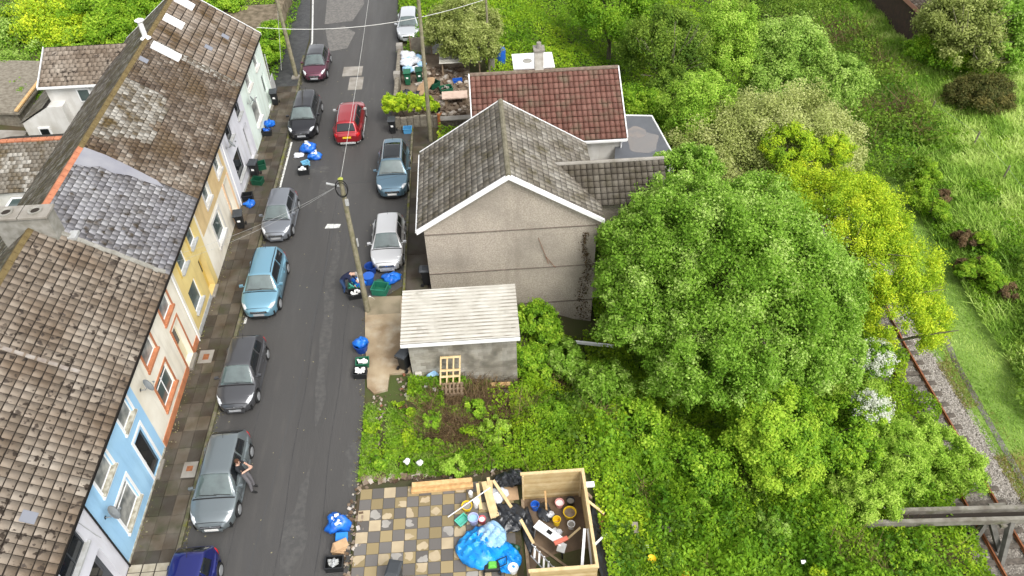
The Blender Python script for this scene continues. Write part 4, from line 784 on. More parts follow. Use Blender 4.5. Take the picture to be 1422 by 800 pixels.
# ---------------------------------------------------------------- cars
def smoothf(xs,ys,s=.0):
    xs=np.array(xs,float); ys=np.array(ys,float); o=np.argsort(xs); xs=xs[o]; ys=ys[o]
    def f(v):
        if s<=0: return float(np.interp(v,xs,ys))
        k=np.linspace(-s,s,9); return float(np.mean(np.interp(v+k,xs,ys)))
    return f
def carpaint(name,c,rough=.3): 
    return mat('paint_'+name,c,rough=rough,spec=.5,coat=1.0,metal=.55)
def make_car(label,x,yend,L,W,Hh,paint,front=-1,kind='hatch',rails=None,roofm=None,sunroof=False,lower=None,platem=None,cat='car',glassroof=None,dy=0,pillar=None,rz=0):
    """yend = world y of the bumper that faces the camera (front=-1: its nose, +1: its tail)."""
    t=thing('parked_car',label,cat,(0,0,0),0,'cars parked along the street')
    h=L/2; suv=kind=='suv'
    wsb=h-(.255 if suv else .25)*L; wst=h-(.40 if suv else .43)*L; rt=-h+(.09 if suv else .14)*L; rb=-h+(.015 if suv else .02)*L
    if kind=='sedan': rt=-h+.21*L; rb=-h+.07*L
    belt=.60*Hh; r=.33 if suv else .30
    deck=smoothf([-h,-h+.04,-h+.12,-h+.3,rb,0,wsb,h-.5,h-.22,h-.07,h],[.40*Hh,.54*Hh,.585*Hh,.60*Hh,.61*Hh,belt,belt+.015,.545*Hh,.50*Hh,.44*Hh,.34*Hh],.07)
    wf=smoothf([-h,-h+.1,-h+.35,-h+.9,0,h-1.1,h-.6,h-.3,h-.12,h],[.66,.82,.93,1,1,1,.955,.87,.73,.52],.07)
    yF=h-.195*L; yR=-h+.185*L; Ra=r+.055
    def bot(y):
        b=.2
        if y>h-.35: b=.2+.12*((y-h+.35)/.35)**2
        if y<-h+.35: b=.22+.14*((-h+.35-y)/.35)**2
        for yc in (yF,yR):
            if abs(y-yc)<Ra: b=max(b,r+math.sqrt(Ra*Ra-(y-yc)**2)*.98)
        return b
    def sect(y):
        w=W/2*wf(y); b=bot(y); d=deck(y); m=.5*(.2+d)
        z=lambda q: b+(d-b)*q
        return [(w*.9,b),(w*.985,z(.12)),(w*1.0,z(.45)),(w*.995,z(.7)),(w*.965,z(.88)),(w*.9,z(.985)),(w*.72,d+.02),(w*.4,d+.035),(0,d+.042)]
    def body(y,s):
        P=sect(y); i=min(int(s),7); f=s-i; return (P[i][0]*(1-f)+P[i+1][0]*f,y,P[i][1]*(1-f)+P[i+1][1]*f)
    ys=sorted(set(list(np.linspace(-h,h,34))+[yc+Ra*k for yc in (yF,yR) for k in (-1.001,-.999,-.85,-.6,-.3,0,.3,.6,.85,.999,1.001)]+[-h+.03,-h+.08,h-.03,h-.08,h-.13]))
    mb=MB(); vs=[];fs=[]; NS=9
    for y in ys:
        P=sect(y); row=[( p[0],y,p[1]) for p in P]+[(-p[0],y,p[1]) for p in P[:-1][::-1]]; vs+=row
    K=NS*2-1
    for i in range(len(ys)-1):
        for j in range(K-1): fs.append((i*K+j,i*K+j+1,(i+1)*K+j+1,(i+1)*K+j))
    fs.append(tuple(range(K))); fs.append(tuple((len(ys)-1)*K+j for j in range(K-1,-1,-1)))
    mb.add(vs,fs); bd=mb.build('body',paint,t,smooth=True,sharp=.75,fixn=True)
    mb=MB(); mb.box((0,0,.34),(W*.8,L*.93,.3)); mb.box((0,0,.45),(W*.6,L*.6,.3)); mb.build('underbody',M['rubber'],t)
    # lower cladding / bumpers
    lm=lower or M['black']; mb=MB()
    for sgn in (-1,1):
        y=sgn*(h+.004); w=W/2*wf(sgn*(h-.04)); yy=sgn*h
        mb.box((0,sgn*(h-.06),.265),(w*1.45,.16,.13))
        for sx in (-1,1): mb.box((sx*w*.98,sgn*(h-.2),.3),(.12,.3,.15),rz=sx*sgn*.75)
    for sx in (-1,1): mb.box((sx*W*.478,(yF+yR)/2,.235),(.07,abs(yF-yR)-2*Ra,.1))
    mb.build('bumper',lm,t,bevel=.02)
    # cabin
    rz_=smoothf([rb-.02,rb,rt,(rt+wst)/2,wst,wsb,wsb+.01],[belt-.05,belt-.0,Hh-.07,Hh-.035,Hh-.06,belt,belt-.05],.13 if not suv else .1)
    hm=Hh-belt
    def csec(y):
        zt=max(rz_(y),belt-.04); q=max(0,(zt-belt)/hm); wb=W/2*wf(y)*.915; wt=wb-(W*.14)*q
        zs=belt-.03; H_=zt-zs
        return [(wb,zs),(wb-(wb-wt)*.5,zs+H_*.45),(wt+.01,zs+H_*.84),(wt-.045,zs+H_*.965),(wt*.82,zs+H_*1.0+.0*q),(wt*.45,zt+.022*q+.006),(0,zt+.03*q+.01)]
    def cab(y,s):
        P=csec(y); i=min(int(s),5); f=s-i; return (P[i][0]*(1-f)+P[i+1][0]*f,y,P[i][1]*(1-f)+P[i+1][1]*f)
    cy=np.linspace(rb-.01,wsb+.01,40); vs=[];fs=[]; K=13
    for y in cy: P=csec(y); vs+=[(p[0],y,p[1]) for p in P]+[(-p[0],y,p[1]) for p in P[:-1][::-1]]
    for i in range(len(cy)-1):
        for j in range(K-1): fs.append((i*K+j,i*K+j+1,(i+1)*K+j+1,(i+1)*K+j))
    mb=MB(); mb.add(vs,fs); mb.build('roof',roofm or paint,t,smooth=True,sharp=.9,fixn=True)
    def patch(fn,y0,y1,s0,s1,nu,nv,side,off,name,m,par=None,y0b=None,y1b=None):
        """thin panel following the surface fn; side: +1/-1 one flank, 0 full width"""
        mb=MB(); par=par or t
        def pt(y,s,sx):
            p=np.array(fn(y,s)); a=np.array(fn(y+.01,s))-np.array(fn(y-.01,s)); b=np.array(fn(y,min(s+.05,5.99 if fn is cab else 7.99)))-np.array(fn(y,max(s-.05,0))); n=np.cross(a,b); l=np.linalg.norm(n); n=n/(l if l>1e-9 else 1)
            if n[0]<0 and s<4 or (s>=4 and n[2]<0): n=-n
            q=p+n*off; return (q[0]*sx,q[1],q[2])
        if side:
            def f(u,v):
                a0=y0+(y0b-y0)*v if y0b is not None else y0; a1=y1+(y1b-y1)*v if y1b is not None else y1
                return pt(a0+(a1-a0)*u,s0+(s1-s0)*v,side)
            mb.sheet(f,nu,nv)
        else:
            top=s1-.001
            def f(u,v):
                q=abs(2*v-1); s=top-(top-s0)*q; return pt(y0+(y1-y0)*u,s,1 if v>.5 else -1) if v!=.5 else (0,)+tuple(pt(y0+(y1-y0)*u,top,1))[1:]
            mb.sheet(f,nu,nv*2)
        o=mb.build(name,m,par,smooth=True,sharp=1.2,fixn=False,solid=.004); return o
    g1=M['glass_car']
    patch(cab,wst+.02,wsb-.03,3.35,6,12,8,0,.006,'windscreen',g1); patch(cab,rb+.04,rt-.03,3.4,6,8,8,0,.006,'rear_window',M['glass_dk'])
    bp=(wst+rt)/2-.05
    for sx in (1,-1):
        patch(cab,bp+.04,wsb-.42,.55,2.45,10,4,sx,.006,'side_window',M['glass_dk'],y1b=wst+.02); patch(cab,rt+.12,bp-.04,.55,2.45,8,4,sx,.006,'side_window',M['glass_dk'],y0b=rt+.22)
        patch(body,bp-.006,bp+.006,.8,5,1,8,sx,.003,'door_gap',M['rubber']); patch(body,yF-Ra-.12,yF-Ra-.108,.8,5,1,8,sx,.003,'door_gap',M['rubber']); patch(body,bp-.8,bp-.79,2.2,5,1,5,sx,.003,'door_gap',M['rubber'])
        for yy_ in (bp+.15,bp-.6): 
            p=body(yy_,3.1); mb=MB(); mb.box((sx*(p[0]+.015),yy_,p[2]),(.03,.16,.03)); mb.build('door_handle',paint,t,bevel=.008)
        mb=MB(); mx=W/2+.07; mb.box((sx*mx,wsb-.42,belt+.07),(.19,.11,.13),rz=sx*.15); mb.box((sx*(W/2-.05),wsb-.4,belt+.03),(.12,.05,.04)); mb.build('wing_mirror',paint if lower is None else (lower if suv else paint),t,bevel=.03)
        # headlights wrap the corner
        patch(body,h-(.52 if suv else .62),h-.1,4.0,5.7,8,5,sx,.006,'headlight',M['lamp'],y0b=h-.34,y1b=h-.16)
        patch(body,-h+.03,-h+.3,2.6,5.2,5,5,sx,.006,'tail_light',M['red'],y1b=-h+.16)
        if rails: 
            mb=MB(); pr=[cab(yy_,3.6) for yy_ in np.linspace(rt+.12,wst-.12,7)]; mb.tube([(sx*p[0],p[1],p[2]+(.03 if 0<i<6 else .0)) for i,p in enumerate(pr)],.022,6); mb.build('roof_rail',rails,t,smooth=True)
        mb=MB()
    # bonnet edges
    patch(body,h-.12,h-.105,5.2,8,1,8,0,.003,'bonnet_gap',M['rubber']); patch(body,wsb+.02,wsb+.07,4.9,8,1,8,0,.006,'scuttle',M['rubber'])
    # front: grille, plate, lower intake
    zf=.335*Hh; mb=MB(); wgr=W*.44; mb.box((0,h-.015,zf+.03),(wgr,.06,.13)); gr=mb.build('grille',M['rubber'],t,bevel=.015)
    mb=MB(); mb.box((0,h+.02,zf+.075),(wgr*.96,.02,.022)); mb.box((0,h+.02,zf+.015),(wgr*.9,.02,.014)); mb.build('grille_bar',M['chrome'],gr)
    mb=MB(); mb.lathe([(.05,-.01),(.05,.012)],(0,0,0),14); 
    for v in mb.v: pass
    mb.v=[(v[0],h+.03+v[2],zf+.09+v[1]) for v in mb.v]; mb.build('badge',M['chrome'],gr,fixn=True)
    mb=MB(); mb.box((0,h+.035,zf-.10),(.52,.02,.115)); mb.build('number_plate',platem or M['plate'],t)
    mb=MB(); mb.box((0,-h-.02,.42*Hh),(.52,.03,.115)); mb.build('number_plate',M['platey'],t)
    # wipers
    mb=MB()
    for (xa,xb) in ((-.1,.55*W/1.75),(-.62*W/1.75,.0)):
        def sp(xx,yy_): 
            P=csec(yy_); zz=np.interp(abs(xx),[p[0] for p in P[::-1]],[p[1] for p in P[::-1]]); return (xx,yy_,float(zz)+.02)
        mb.tube([sp(xa,wsb-.05),sp((xa+xb)/2,wsb-.075),sp(xb,wsb-.09)],.012,5)
    mb.build('wiper',M['rubber'],t)
    if sunroof: patch(cab,rt+.55,wst-.12,4.1,6,6,5,0,.008,'sunroof',M['glass_dk'])
    a=cab(rt+.22,6); mb=MB(); mb.tube([(0,a[1],a[2]),(0,a[1]-.2,a[2]+.13)],.008,5); mb.build('aerial',M['rubber'],t)
    for yc in (yF,yR):
        for sx in (1,-1):
            wt_=thing('wheel',None,None); wt_.parent=t
            mb=MB(); xc=sx*(W/2-.11); mb.lathe([(r*.62,-.1),(r*.93,-.105),(r,-.07),(r,.07),(r*.93,.105),(r*.62,.1)],(xc,yc,r),22,'X'); mb.build('tyre',M['rubber'],wt_,smooth=True,sharp=.7)
            mb=MB(); mb.lathe([(.05,0),(.05,.03)],(xc+sx*.075 if sx>0 else xc-.105,yc,r),12,'X')
            mb.lathe([(r*.66,-.012),(r*.66,.012),(r*.56,.02),(r*.56,-.02)],(xc+sx*.098,yc,r),22,'X')
            for k in range(5):
                q=2*math.pi*k/5+.3; mb.box((xc+sx*.09,yc+math.cos(q)*r*.33,r+math.sin(q)*r*.33),(.03,.07,r*.6),rx=q-math.pi/2)
            mb.build('rim',M['alloy'],wt_,fixn=True); mb=MB(); mb.lathe([(r*.58,0),(r*.58,.01)],(xc+sx*.05,yc,r),18,'X'); mb.build('brake_disc',M['rubber'],wt_)
    t.location=(x,yend+(h)+dy,.035) if front==-1 else (x,yend+h+dy,.035)
    t.rotation_euler=(0,0,(math.pi if front==-1 else 0)+rz)
    return t
M['glass_car']=mat('car_glass',(.1,.135,.13),(.03,.04,.04),.9,rough=.04,spec=.9,coat=1.0)  # base lifted to pale grey-green, with darker patches, to paint in reflected sky
P_=lambda n,c,r=.3: carpaint(n,c,r)
make_car('silver white hatchback parked at the far right kerb by the grass',-4.95,55.9,4.2,1.76,1.43,P_('silver_far',(.6,.62,.64)),lower=P_('silver_lo',(.6,.62,.64)))
make_car('small maroon car with a dark roof parked by the telegraph pole',-11.4,50.45,3.75,1.72,1.48,P_('maroon',(.13,.035,.06)),roofm=P_('maroon_roof',(.05,.05,.055)))
make_car('black car parked beside the blue bags on the road',-11.3,42.95,4.4,1.83,1.55,P_('black',(.02,.02,.024)),kind='suv')
make_car('red car with silver roof rails seen from behind in the middle of the road',-8.3,42.05,4.3,1.83,1.62,P_('red',(.36,.015,.022)),front=1,kind='suv',rails=M['alloy'],lower=M['sill'])
make_car('metallic grey hatchback parked behind the light blue car',-11.35,32.85,3.75,1.67,1.5,P_('grey',(.21,.225,.25)),lower=P_('grey_lo',(.21,.225,.25)))
make_car('grey blue car with a dark sunroof parked beside the gable house',-5.22,36.15,4.5,1.86,1.66,P_('steel_blue',(.11,.19,.25)),kind='suv',rails=M['alloy'],sunroof=True,platem=M['paper'])
make_car('white hatchback parked just above the pile of rubbish and bins',-5.2,29.85,3.95,1.73,1.47,P_('white',(.62,.62,.62)),lower=P_('white_lo',(.62,.62,.62)))
make_car('light blue car with dark roof rails parked at the left kerb',-11.25,27.0,4.2,1.82,1.62,P_('light_blue',(.2,.4,.52)),kind='suv',rails=M['black'])
make_car('dark grey hatchback with bright headlights below the light blue car',-11.3,21.25,4.0,1.74,1.48,P_('dark_grey',(.085,.086,.092)),lower=P_('dark_grey_lo',(.085,.086,.092)))
make_car('slate grey hatchback with a person leaning on its side',-11.1,15.6,4.3,1.78,1.44,P_('slate',(.18,.21,.22)),lower=P_('slate_lo',(.18,.21,.22)),platem=M['paper'])
make_car('dark blue car cut off by the lower edge at the left kerb',-11.3,10.7,4.0,1.76,1.5,P_('dark_blue',(.012,.018,.16)),lower=P_('dark_blue_lo',(.012,.018,.16)))
# ---------------------------------------------------------------- foliage
def leaves(name,P,Nn,size,mats,parent,tint,asp=.6,jit=.7,rng=RNG,kite=True):
    n=len(P); 
    nn=Nn+rng.normal(0,jit,(n,3)); nn/=np.linalg.norm(nn,axis=1)[:,None]+1e-9
    a=np.cross(nn,rng.normal(0,1,(n,3))); a/=np.linalg.norm(a,axis=1)[:,None]+1e-9; b=np.cross(nn,a)
    s=(size*rng.uniform(.6,1.35,n))[:,None]
    V=np.stack([P-a*s*.5,P+b*s*asp*.5-a*s*.05+nn*s*.08,P+a*s*.5,P-b*s*asp*.5-a*s*.05+nn*s*.08],1).reshape(-1,3)
    F=np.arange(n*4).reshape(n,4)
    return mkmesh(name,V,F,mats,parent,tint=tint)
def blades(name,P,h,wd,mats,parent,tint,lean=.5,rng=RNG):
    n=len(P); q=rng.uniform(0,6.283,n); d=np.stack([np.cos(q),np.sin(q),np.zeros(n)],1); hh=(h*rng.uniform(.5,1.4,n))[:,None]
    l=rng.normal(0,lean,(n,2)); top=P+np.concatenate([l*hh,hh],1); w_=wd*rng.uniform(.6,1.4,n)[:,None]
    V=np.stack([P-d*w_,P+d*w_,top+d*w_*.25,top-d*w_*.25],1).reshape(-1,3); return mkmesh(name,V,np.arange(n*4).reshape(n,4),mats,parent,tint=tint)
def crownpts(ell,n,rng,k=None,sub=(.16,.28),lowcut=-.35,shell=.78):
    """ell: list of (cx,cy,cz,rx,ry,rz); leaves on many small clumps spread over and inside each ellipsoid"""
    Ps=[];Ns=[];Ts=[]; vol=[e[3]*e[4]+e[4]*e[5]+e[3]*e[5] for e in ell]; tot=sum(vol)
    for e,v in zip(ell,vol):
        c=np.array(e[:3]); R_=np.array(e[3:6]); m=int(n*v/tot); kk=k or int((26+R_.mean()*22)*(.22/np.mean(sub))**1.3)
        d=rng.normal(0,1,(kk*2,3)); d/=np.linalg.norm(d,axis=1)[:,None]; d=d[d[:,2]>lowcut][:kk]; kk=len(d)
        fr=rng.uniform(shell,1.0,kk); fr[:kk//5]*=.7; sc=c+d*R_*fr[:,None]; sr=R_.mean()*rng.uniform(sub[0],sub[1],kk); st=rng.normal(0,.14,kk)
        w_=sr**2; ch=rng.choice(kk,m,p=w_/w_.sum()); an=rng.uniform(.7,1.35,(kk,3))
        dd=rng.normal(0,1,(m,3)); dd[:,2]+=.25; dd/=np.linalg.norm(dd,axis=1)[:,None]
        rr=sr[ch]*np.minimum(rng.uniform(.25,1.1,m)+np.where(rng.random(m)<.14,rng.exponential(.22,m),0),1.7); P=sc[ch]+dd*rr[:,None]*an[ch]
        # twigs: leaves gather in small tufts
        tu=rng.integers(0,max(1,m//9),m); P=P*.0+P+ (np.array([np.sin(tu*12.9),np.sin(tu*78.2),np.sin(tu*37.7)]).T*.05)
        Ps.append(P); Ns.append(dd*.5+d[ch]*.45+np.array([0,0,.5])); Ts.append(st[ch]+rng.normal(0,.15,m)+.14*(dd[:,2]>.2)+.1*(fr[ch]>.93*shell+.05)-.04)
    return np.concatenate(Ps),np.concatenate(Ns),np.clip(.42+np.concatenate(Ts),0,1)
def tree(name,label,cat,base,ell,leaf,n,size,group=None,tr=.2,bark='bark',limbs=7,jit=.6,asp=.6,shift=0,seed=1,bare=0,**k):
    rng=np.random.default_rng(seed); r=random.Random(seed)
    t=thing(name,label,cat,tuple(base),0,group)
    P,Nn,T=crownpts(ell,n,rng,**k)
    T=np.clip(T+shift,0,1)
    zg=hterr(P[:,0],P[:,1]); ok=P[:,2]>zg-.05; leaves('crown',P[ok],Nn[ok],size,leaf,t,T[ok],asp,jit,rng)
    mb=MB(); e0=ell[0]; top=Vector((e0[0],e0[1],e0[2]+e0[5]*.1)); B=Vector(base)-Vector((0,0,.3)); mid=B.lerp(top,.5)+Vector((r.uniform(-.3,.3),r.uniform(-.3,.3),0))
    mb.tube([B,mid,top],[tr,tr*.7,tr*.4],8)
    for i in range(limbs):
        e=ell[i%len(ell)]; q=r.uniform(0,6.28); c=Vector((e[0]+e[3]*.7*math.cos(q),e[1]+e[4]*.7*math.sin(q),e[2]+e[5]*r.uniform(.0,.7))); s=B.lerp(top,r.uniform(.35,.95)); m=s.lerp(c,.5)+Vector((0,0,.25))
        mb.tube([s,m,c],[tr*.42,tr*.25,.02],6)
    mb.build('trunk',M[bark],t,smooth=True)
    if bare:
        mb=MB()
        for i in range(bare):
            e=ell[i%len(ell)]; q=r.uniform(0,6.28); f=r.uniform(.3,1.05); s=Vector((e[0]+r.uniform(-.2,.2),e[1]-e[4]*.3,e[2]-e[5]*.7)); c=Vector((e[0]+e[3]*f*math.cos(q),e[1]-e[4]*(.35+abs(f*math.sin(q)))*1.15,e[2]+e[5]*r.uniform(.0,1.1))); m=s.lerp(c,.5)+Vector((r.uniform(-.2,.2),r.uniform(-.2,.2),.2)); mb.tube([s,m,c],[.05,.035,.012],5)
        mb.build('bare_branches',M['bark_pale'],t)
    return t
def T0(px,py,z):  # crown centre from a point in the photo at height z
    p=g(px,py,z); return p
def gr(x,y): return (x,y,float(hterr(x,y)))
# the big bright tree beside the gable house
c=np.array(T0(1010,385,3.2)); cx,cy,cz=c; q1=T0(893,292,3.2); q2=T0(855,345,1.2); q3=T0(950,245,3.6)
tree('broadleaf_tree','very large bright green tree spreading over the right of the gable house','tree',gr(cx+.3,cy+.6),
 [(cx+.15,cy,cz,4.7,4.1,3.8),(cx-2.9,cy+1.0,cz-.3,2.6,2.6,2.6),(cx+3.6,cy-.6,cz-.9,2.6,2.9,2.8),(cx-3.9,cy-.6,cz-2.0,1.9,1.9,2.0),(cx-4.3,cy+.9,cz-1.0,1.6,1.6,1.7),(cx-.6,cy-3.0,cz-1.6,3.2,2.6,2.6),(cx+2.4,cy-2.2,cz-2.2,2.4,2.2,2.2),(cx-.8,cy+3.0,cz+.2,2.4,2.0,2.2),(cx-3.2,cy-1.2,cz-1.8,1.8,1.8,2.0),(cx-2.2,cy-2.8,cz-3.0,2.0,1.6,1.8),(cx+4.0,cy-2.2,cz-3.0,2.2,2.2,2.0),(cx+1.0,cy-3.6,cz-3.4,2.0,1.5,1.6),(cx-1.6,cy+2.4,cz+1.5,2.7,2.2,2.1),(cx+1.2,cy+2.4,cz+1.4,2.6,2.1,2.0),(cx-3.6,cy+2.4,cz+.2,1.9,1.6,1.7),(*q1,1.7,1.5,1.5),(*q2,1.4,1.2,1.5),(*q3,2.0,1.7,1.7)],
 LEAF['bright'],470000,.125,tr=.34,limbs=14,seed=3,sub=(.10,.19),shell=.68,jit=.8)
p=T0(1068,590,-.5); tree('broadleaf_tree','rounded yellow green tree below the very large bright tree','tree',gr(p[0],p[1]+.3),[(p[0],p[1],p[2],1.9,1.8,1.7),(p[0]+.5,p[1]-.9,p[2]-1.2,1.7,1.5,1.5)],LEAF['mid'],80000,.125,tr=.16,seed=5,shift=.15)
# acacia: lime yellow
p=T0(1172,308,1.2); tree('acacia_tree','lime yellow feathery tree behind the very large bright tree','tree',gr(p[0],p[1]),[(p[0],p[1],p[2],3.0,3.2,2.2),(p[0]+1.8,p[1]-4.4,p[2]-2.6,2.3,2.4,1.8),(p[0]+1.6,p[1]-2.6,p[2]-1.2,2.5,2.6,1.8),(p[0]-1.4,p[1]+2.3,p[2]+.2,2.0,1.9,1.5),(p[0]+1.2,p[1]+1.6,p[2]-.6,2.0,2.0,1.5)],LEAF['lime'],150000,.125,tr=.2,bark='bark_pale',seed=6,asp=.45,jit=.9,bare=14,sub=(.13,.24))
# pale olive tree
p=T0(1070,185,1.5); tree('willow_tree','wide pale olive tree with creamy leaf tips behind the lime yellow one','tree',gr(p[0],p[1]+.5),[(p[0],p[1],p[2],3.9,3.4,2.8),(p[0]-3.4,p[1]-.7,p[2]-.6,2.8,2.8,2.3),(p[0]+3.0,p[1]-.9,p[2]-.8,2.4,2.8,2.2),(p[0]-.8,p[1]-2.4,p[2]-1.2,3.2,2.0,2.0)],LEAF['olive'],150000,.13,tr=.24,seed=7)
p=T0(975,145,2.8); tree('acacia_tree','small light green feathery tree left of the pale olive one','tree',gr(p[0],p[1]),[(p[0],p[1],p[2],2.2,2.0,1.7),(p[0]-.7,p[1]-1.5,p[2]-1.0,1.6,1.5,1.3)],LEAF['feather'],42000,.15,tr=.13,bark='bark_pale',seed=8,asp=.45)
p=T0(1013,45,2.0); tree('acacia_tree','light green feathery tree beside the ivy covered one','tree',gr(p[0],p[1]),[(p[0],p[1],p[2],2.2,2.1,1.9),(p[0],p[1]-1.6,p[2]-1.6,1.9,1.6,1.6)],LEAF['feather'],34000,.16,tr=.13,bark='bark_pale',seed=9,asp=.45)
p=T0(1085,75,.5); tree('broadleaf_tree','cool pale green tree at the edge of the bramble bank','tree',gr(p[0],p[1]),[(p[0],p[1],p[2],3.0,2.6,2.2),(p[0]+3.4,p[1]-2.5,p[2]-1.2,2.2,2.2,1.7),(p[0]-1,p[1]-2,p[2]-1,2,2,1.6)],LEAF['blueg'],52000,.16,tr=.15,seed=10)
# dark ivy trees with bare stems
p=T0(930,70,2.0); tree('ivy_covered_tree','dark ivy covered tree with bare pale branches in front','tree',gr(p[0],p[1]),[(p[0],p[1]+1,p[2]-.6,3.0,2.6,3.0),(p[0]+.5,p[1]-1.0,p[2]-3.4,2.4,2.0,2.0)],LEAF['dark'],62000,.15,tr=.22,bark='bark_pale',seed=11,shift=.12,bare=60)
p=T0(850,12,1.5); tree('broadleaf_tree','dark green tree at the top edge behind the red roofed house','tree',gr(p[0],p[1]),[(p[0],p[1],p[2],3.6,2.8,2.6),(p[0]+2.4,p[1]-1.3,p[2]-1.4,2.2,2.0,2.0)],LEAF['mid'],56000,.16,tr=.2,seed=12,shift=-.06)
p=T0(905,185,.6)
# olive tree over the yard
p=T0(645,38,3.0); tree('willow_tree','dull olive tree overhanging the cluttered yard','tree',gr(p[0],p[1]-.8),[(p[0],p[1],p[2],2.5,2.2,1.8),(p[0]+.3,p[1]-1.3,p[2]-.9,2.0,1.5,1.3),(p[0]-1.3,p[1]+.4,p[2]-.6,1.6,1.5,1.3)],LEAF['olive'],60000,.14,tr=.2,seed=13,shift=-.17)
# saplings near the rails
for i,(px,py,z,rr,lb) in enumerate(((1240,620,-3.6,1.5,'largest feathery sapling leaning over the rails'),(1310,625,-4.3,1.2,'feathery sapling reaching over the ballast'),(1190,560,-3.3,1.4,'feathery sapling beside the white blossom'),(1210,690,-3.8,1.2,'low feathery sapling just above the bridge'))):
    p=T0(px,py,z); tree('ash_sapling',lb,'sapling',gr(p[0]-.4,p[1]+.3),[(p[0],p[1],p[2],rr,rr*.95,rr*.7),(p[0]-.6*rr,p[1]+.3,p[2]-.4,rr*.8,rr*.8,rr*.6)],LEAF['feather'],17000,.14,'saplings by the railway',.06,'bark_pale',seed=20+i,shift=.16,asp=.35,jit=.8,sub=(.2,.34),k=26)
for i,(px,py,z,rr,lb) in enumerate(((1212,500,-2.6,.9,'upper white blossoming hawthorn beside the rails'),(1208,568,-3.4,.8,'lower white blossoming hawthorn beside the rails'))):
    z+=1.3; p=T0(px,py,z); t=tree('hawthorn_bush',lb,'bush',gr(p[0],p[1]),[(p[0],p[1],p[2],rr,rr*1.0,rr*.9)],LEAF['mid'],7000,.12,'blossoming hawthorns',.06,seed=30+i)
    rng=np.random.default_rng(i); P,Nn,T=crownpts([(p[0],p[1],p[2]+.08,rr*1.02,rr*1.02,rr*.95)],5200,rng,k=90,sub=(.1,.3)); leaves('blossom',P,Nn,.075,LEAF['blossom'],t,T,.8,.6,rng)
# right hand side beyond the mown strip
p=T0(1400,35,-2); tree('broadleaf_tree','bright green tree in the top right corner','tree',gr(p[0],p[1]),[(p[0],p[1],p[2],3.2,3.2,2.8),(p[0]-1.2,p[1]-2.4,p[2]-1.2,2.2,2.0,1.8)],LEAF['bright'],42000,.2,tr=.2,seed=41)
p=T0(1335,30,-1.5); tree('willow_tree','drooping grey green tree beside the brick barn','tree',gr(p[0],p[1]),[(p[0],p[1],p[2],3.2,3.2,2.6),(p[0]+.5,p[1]-2.6,p[2]-1.4,2.4,2.0,1.8)],LEAF['olive'],38000,.19,tr=.2,seed=42,shift=-.22,bare=20)
p=T0(1365,132,-4.2); tree('gorse_bush','dark brownish green rounded bush above the field','bush',gr(p[0],p[1]),[(p[0],p[1],p[2],2.4,2.2,1.3),(p[0]-1.3,p[1]+.6,p[2]-.2,1.5,1.4,1.0)],leafmat('leaf_gorse',[(.03,.05,.012),(.07,.085,.02),(.11,.11,.03),(.2,.17,.05)]),30000,.13,tr=.08,seed=43)
p=T0(1322,78,-4.0); tree('bramble_bush','green spreading bush at the corner of the barn','bush',gr(p[0],p[1]),[(p[0],p[1],p[2],2.6,2.0,1.2),(p[0]-1.8,p[1]+1.4,p[2],1.6,1.4,1.0),(p[0]+1.8,p[1]-1.4,p[2]-.2,1.6,1.4,1.0)],LEAF['mid'],26000,.16,tr=.06,seed=44)
for i in range(9):
    p=T0(*[(1290,243),(1278,268),(1281,277),(1300,297),(1367,337),(1365,375),(1340,380),(1277,232),(1380,395)][i],-5.0); rr=[.75,.8,.75,.7,.6,.8,.5,.6,.6][i]
    tree('fern_clump',['tall fern clump highest on the bank','broad fern clump over the brown bracken','fern clump next above the mown verge','small round fern clump on the verge edge','fern clump below the brown patch','upright fern clump in the dark hollow','tiny bright fern clump among dead fronds','fern clump on the upper slope','fern clump lowest on the bank'][i],'fern',gr(p[0],p[1]),[(p[0],p[1],p[2],rr,rr,rr)],LEAF['mid'],5200,.22,'ferns on the railway bank',.03,seed=50+i,asp=.22,shift=.12,k=20,sub=(.25,.4))
for i,(px,py,rr,lb) in enumerate(((1345,335,.9,'largest patch of dead brown bracken'),(1350,372,.8,'dead brown bracken under the upright fern'),(1305,275,.7,'dead brown bracken between the ferns'),(1395,405,.8,'dead brown bracken lowest on the bank'))):
    p=T0(px,py,-5.2); tree('dead_bracken',lb,'bracken',gr(p[0],p[1]),[(p[0],p[1],p[2],rr,rr,.5)],LEAF['brown'],5000,.2,'dead bracken on the bank',.03,seed=70+i,asp=.2,k=18)
# left, behind the terrace
for i,(px,py,z,rr,lf,sh,lb,sz) in enumerate(((20,45,1.8,2.6,'blueg',0,'cool green bush in the top left corner',.17),(65,30,2.2,3.0,'lime',.05,'yellow green bush behind the white rear wing',.17),(130,30,2.0,2.8,'mid',.1,'bright bush behind the brown rear roof',.16),(190,12,2.0,2.6,'mid',.05,'bush touching the end of the terrace ridge',.16),(100,62,1.2,2.0,'feather',-.1,'lower bush beside the rear wing',.15),(32,140,1.2,1.5,'mid',-.15,'dark green bush between the lean-to and the hut',.13),(15,95,1.4,1.7,'blueg',-.05,'bush beside the garden shed',.15),(245,-12,2.5,2.6,'mid',0,'bush beyond the top of the terrace roof',.16))):
    p=T0(px,py,z); tree('garden_bush',lb,'bush',(p[0],p[1],float(hterr(p[0],p[1]))),[(p[0],p[1],p[2]-.2,rr,rr,rr*.7),(p[0]+rr*.6,p[1]-rr*.5,p[2]-.6,rr*.7,rr*.6,rr*.5)],LEAF[lf],26000,sz,'bushes behind the terrace',.1,seed=80+i,shift=sh)
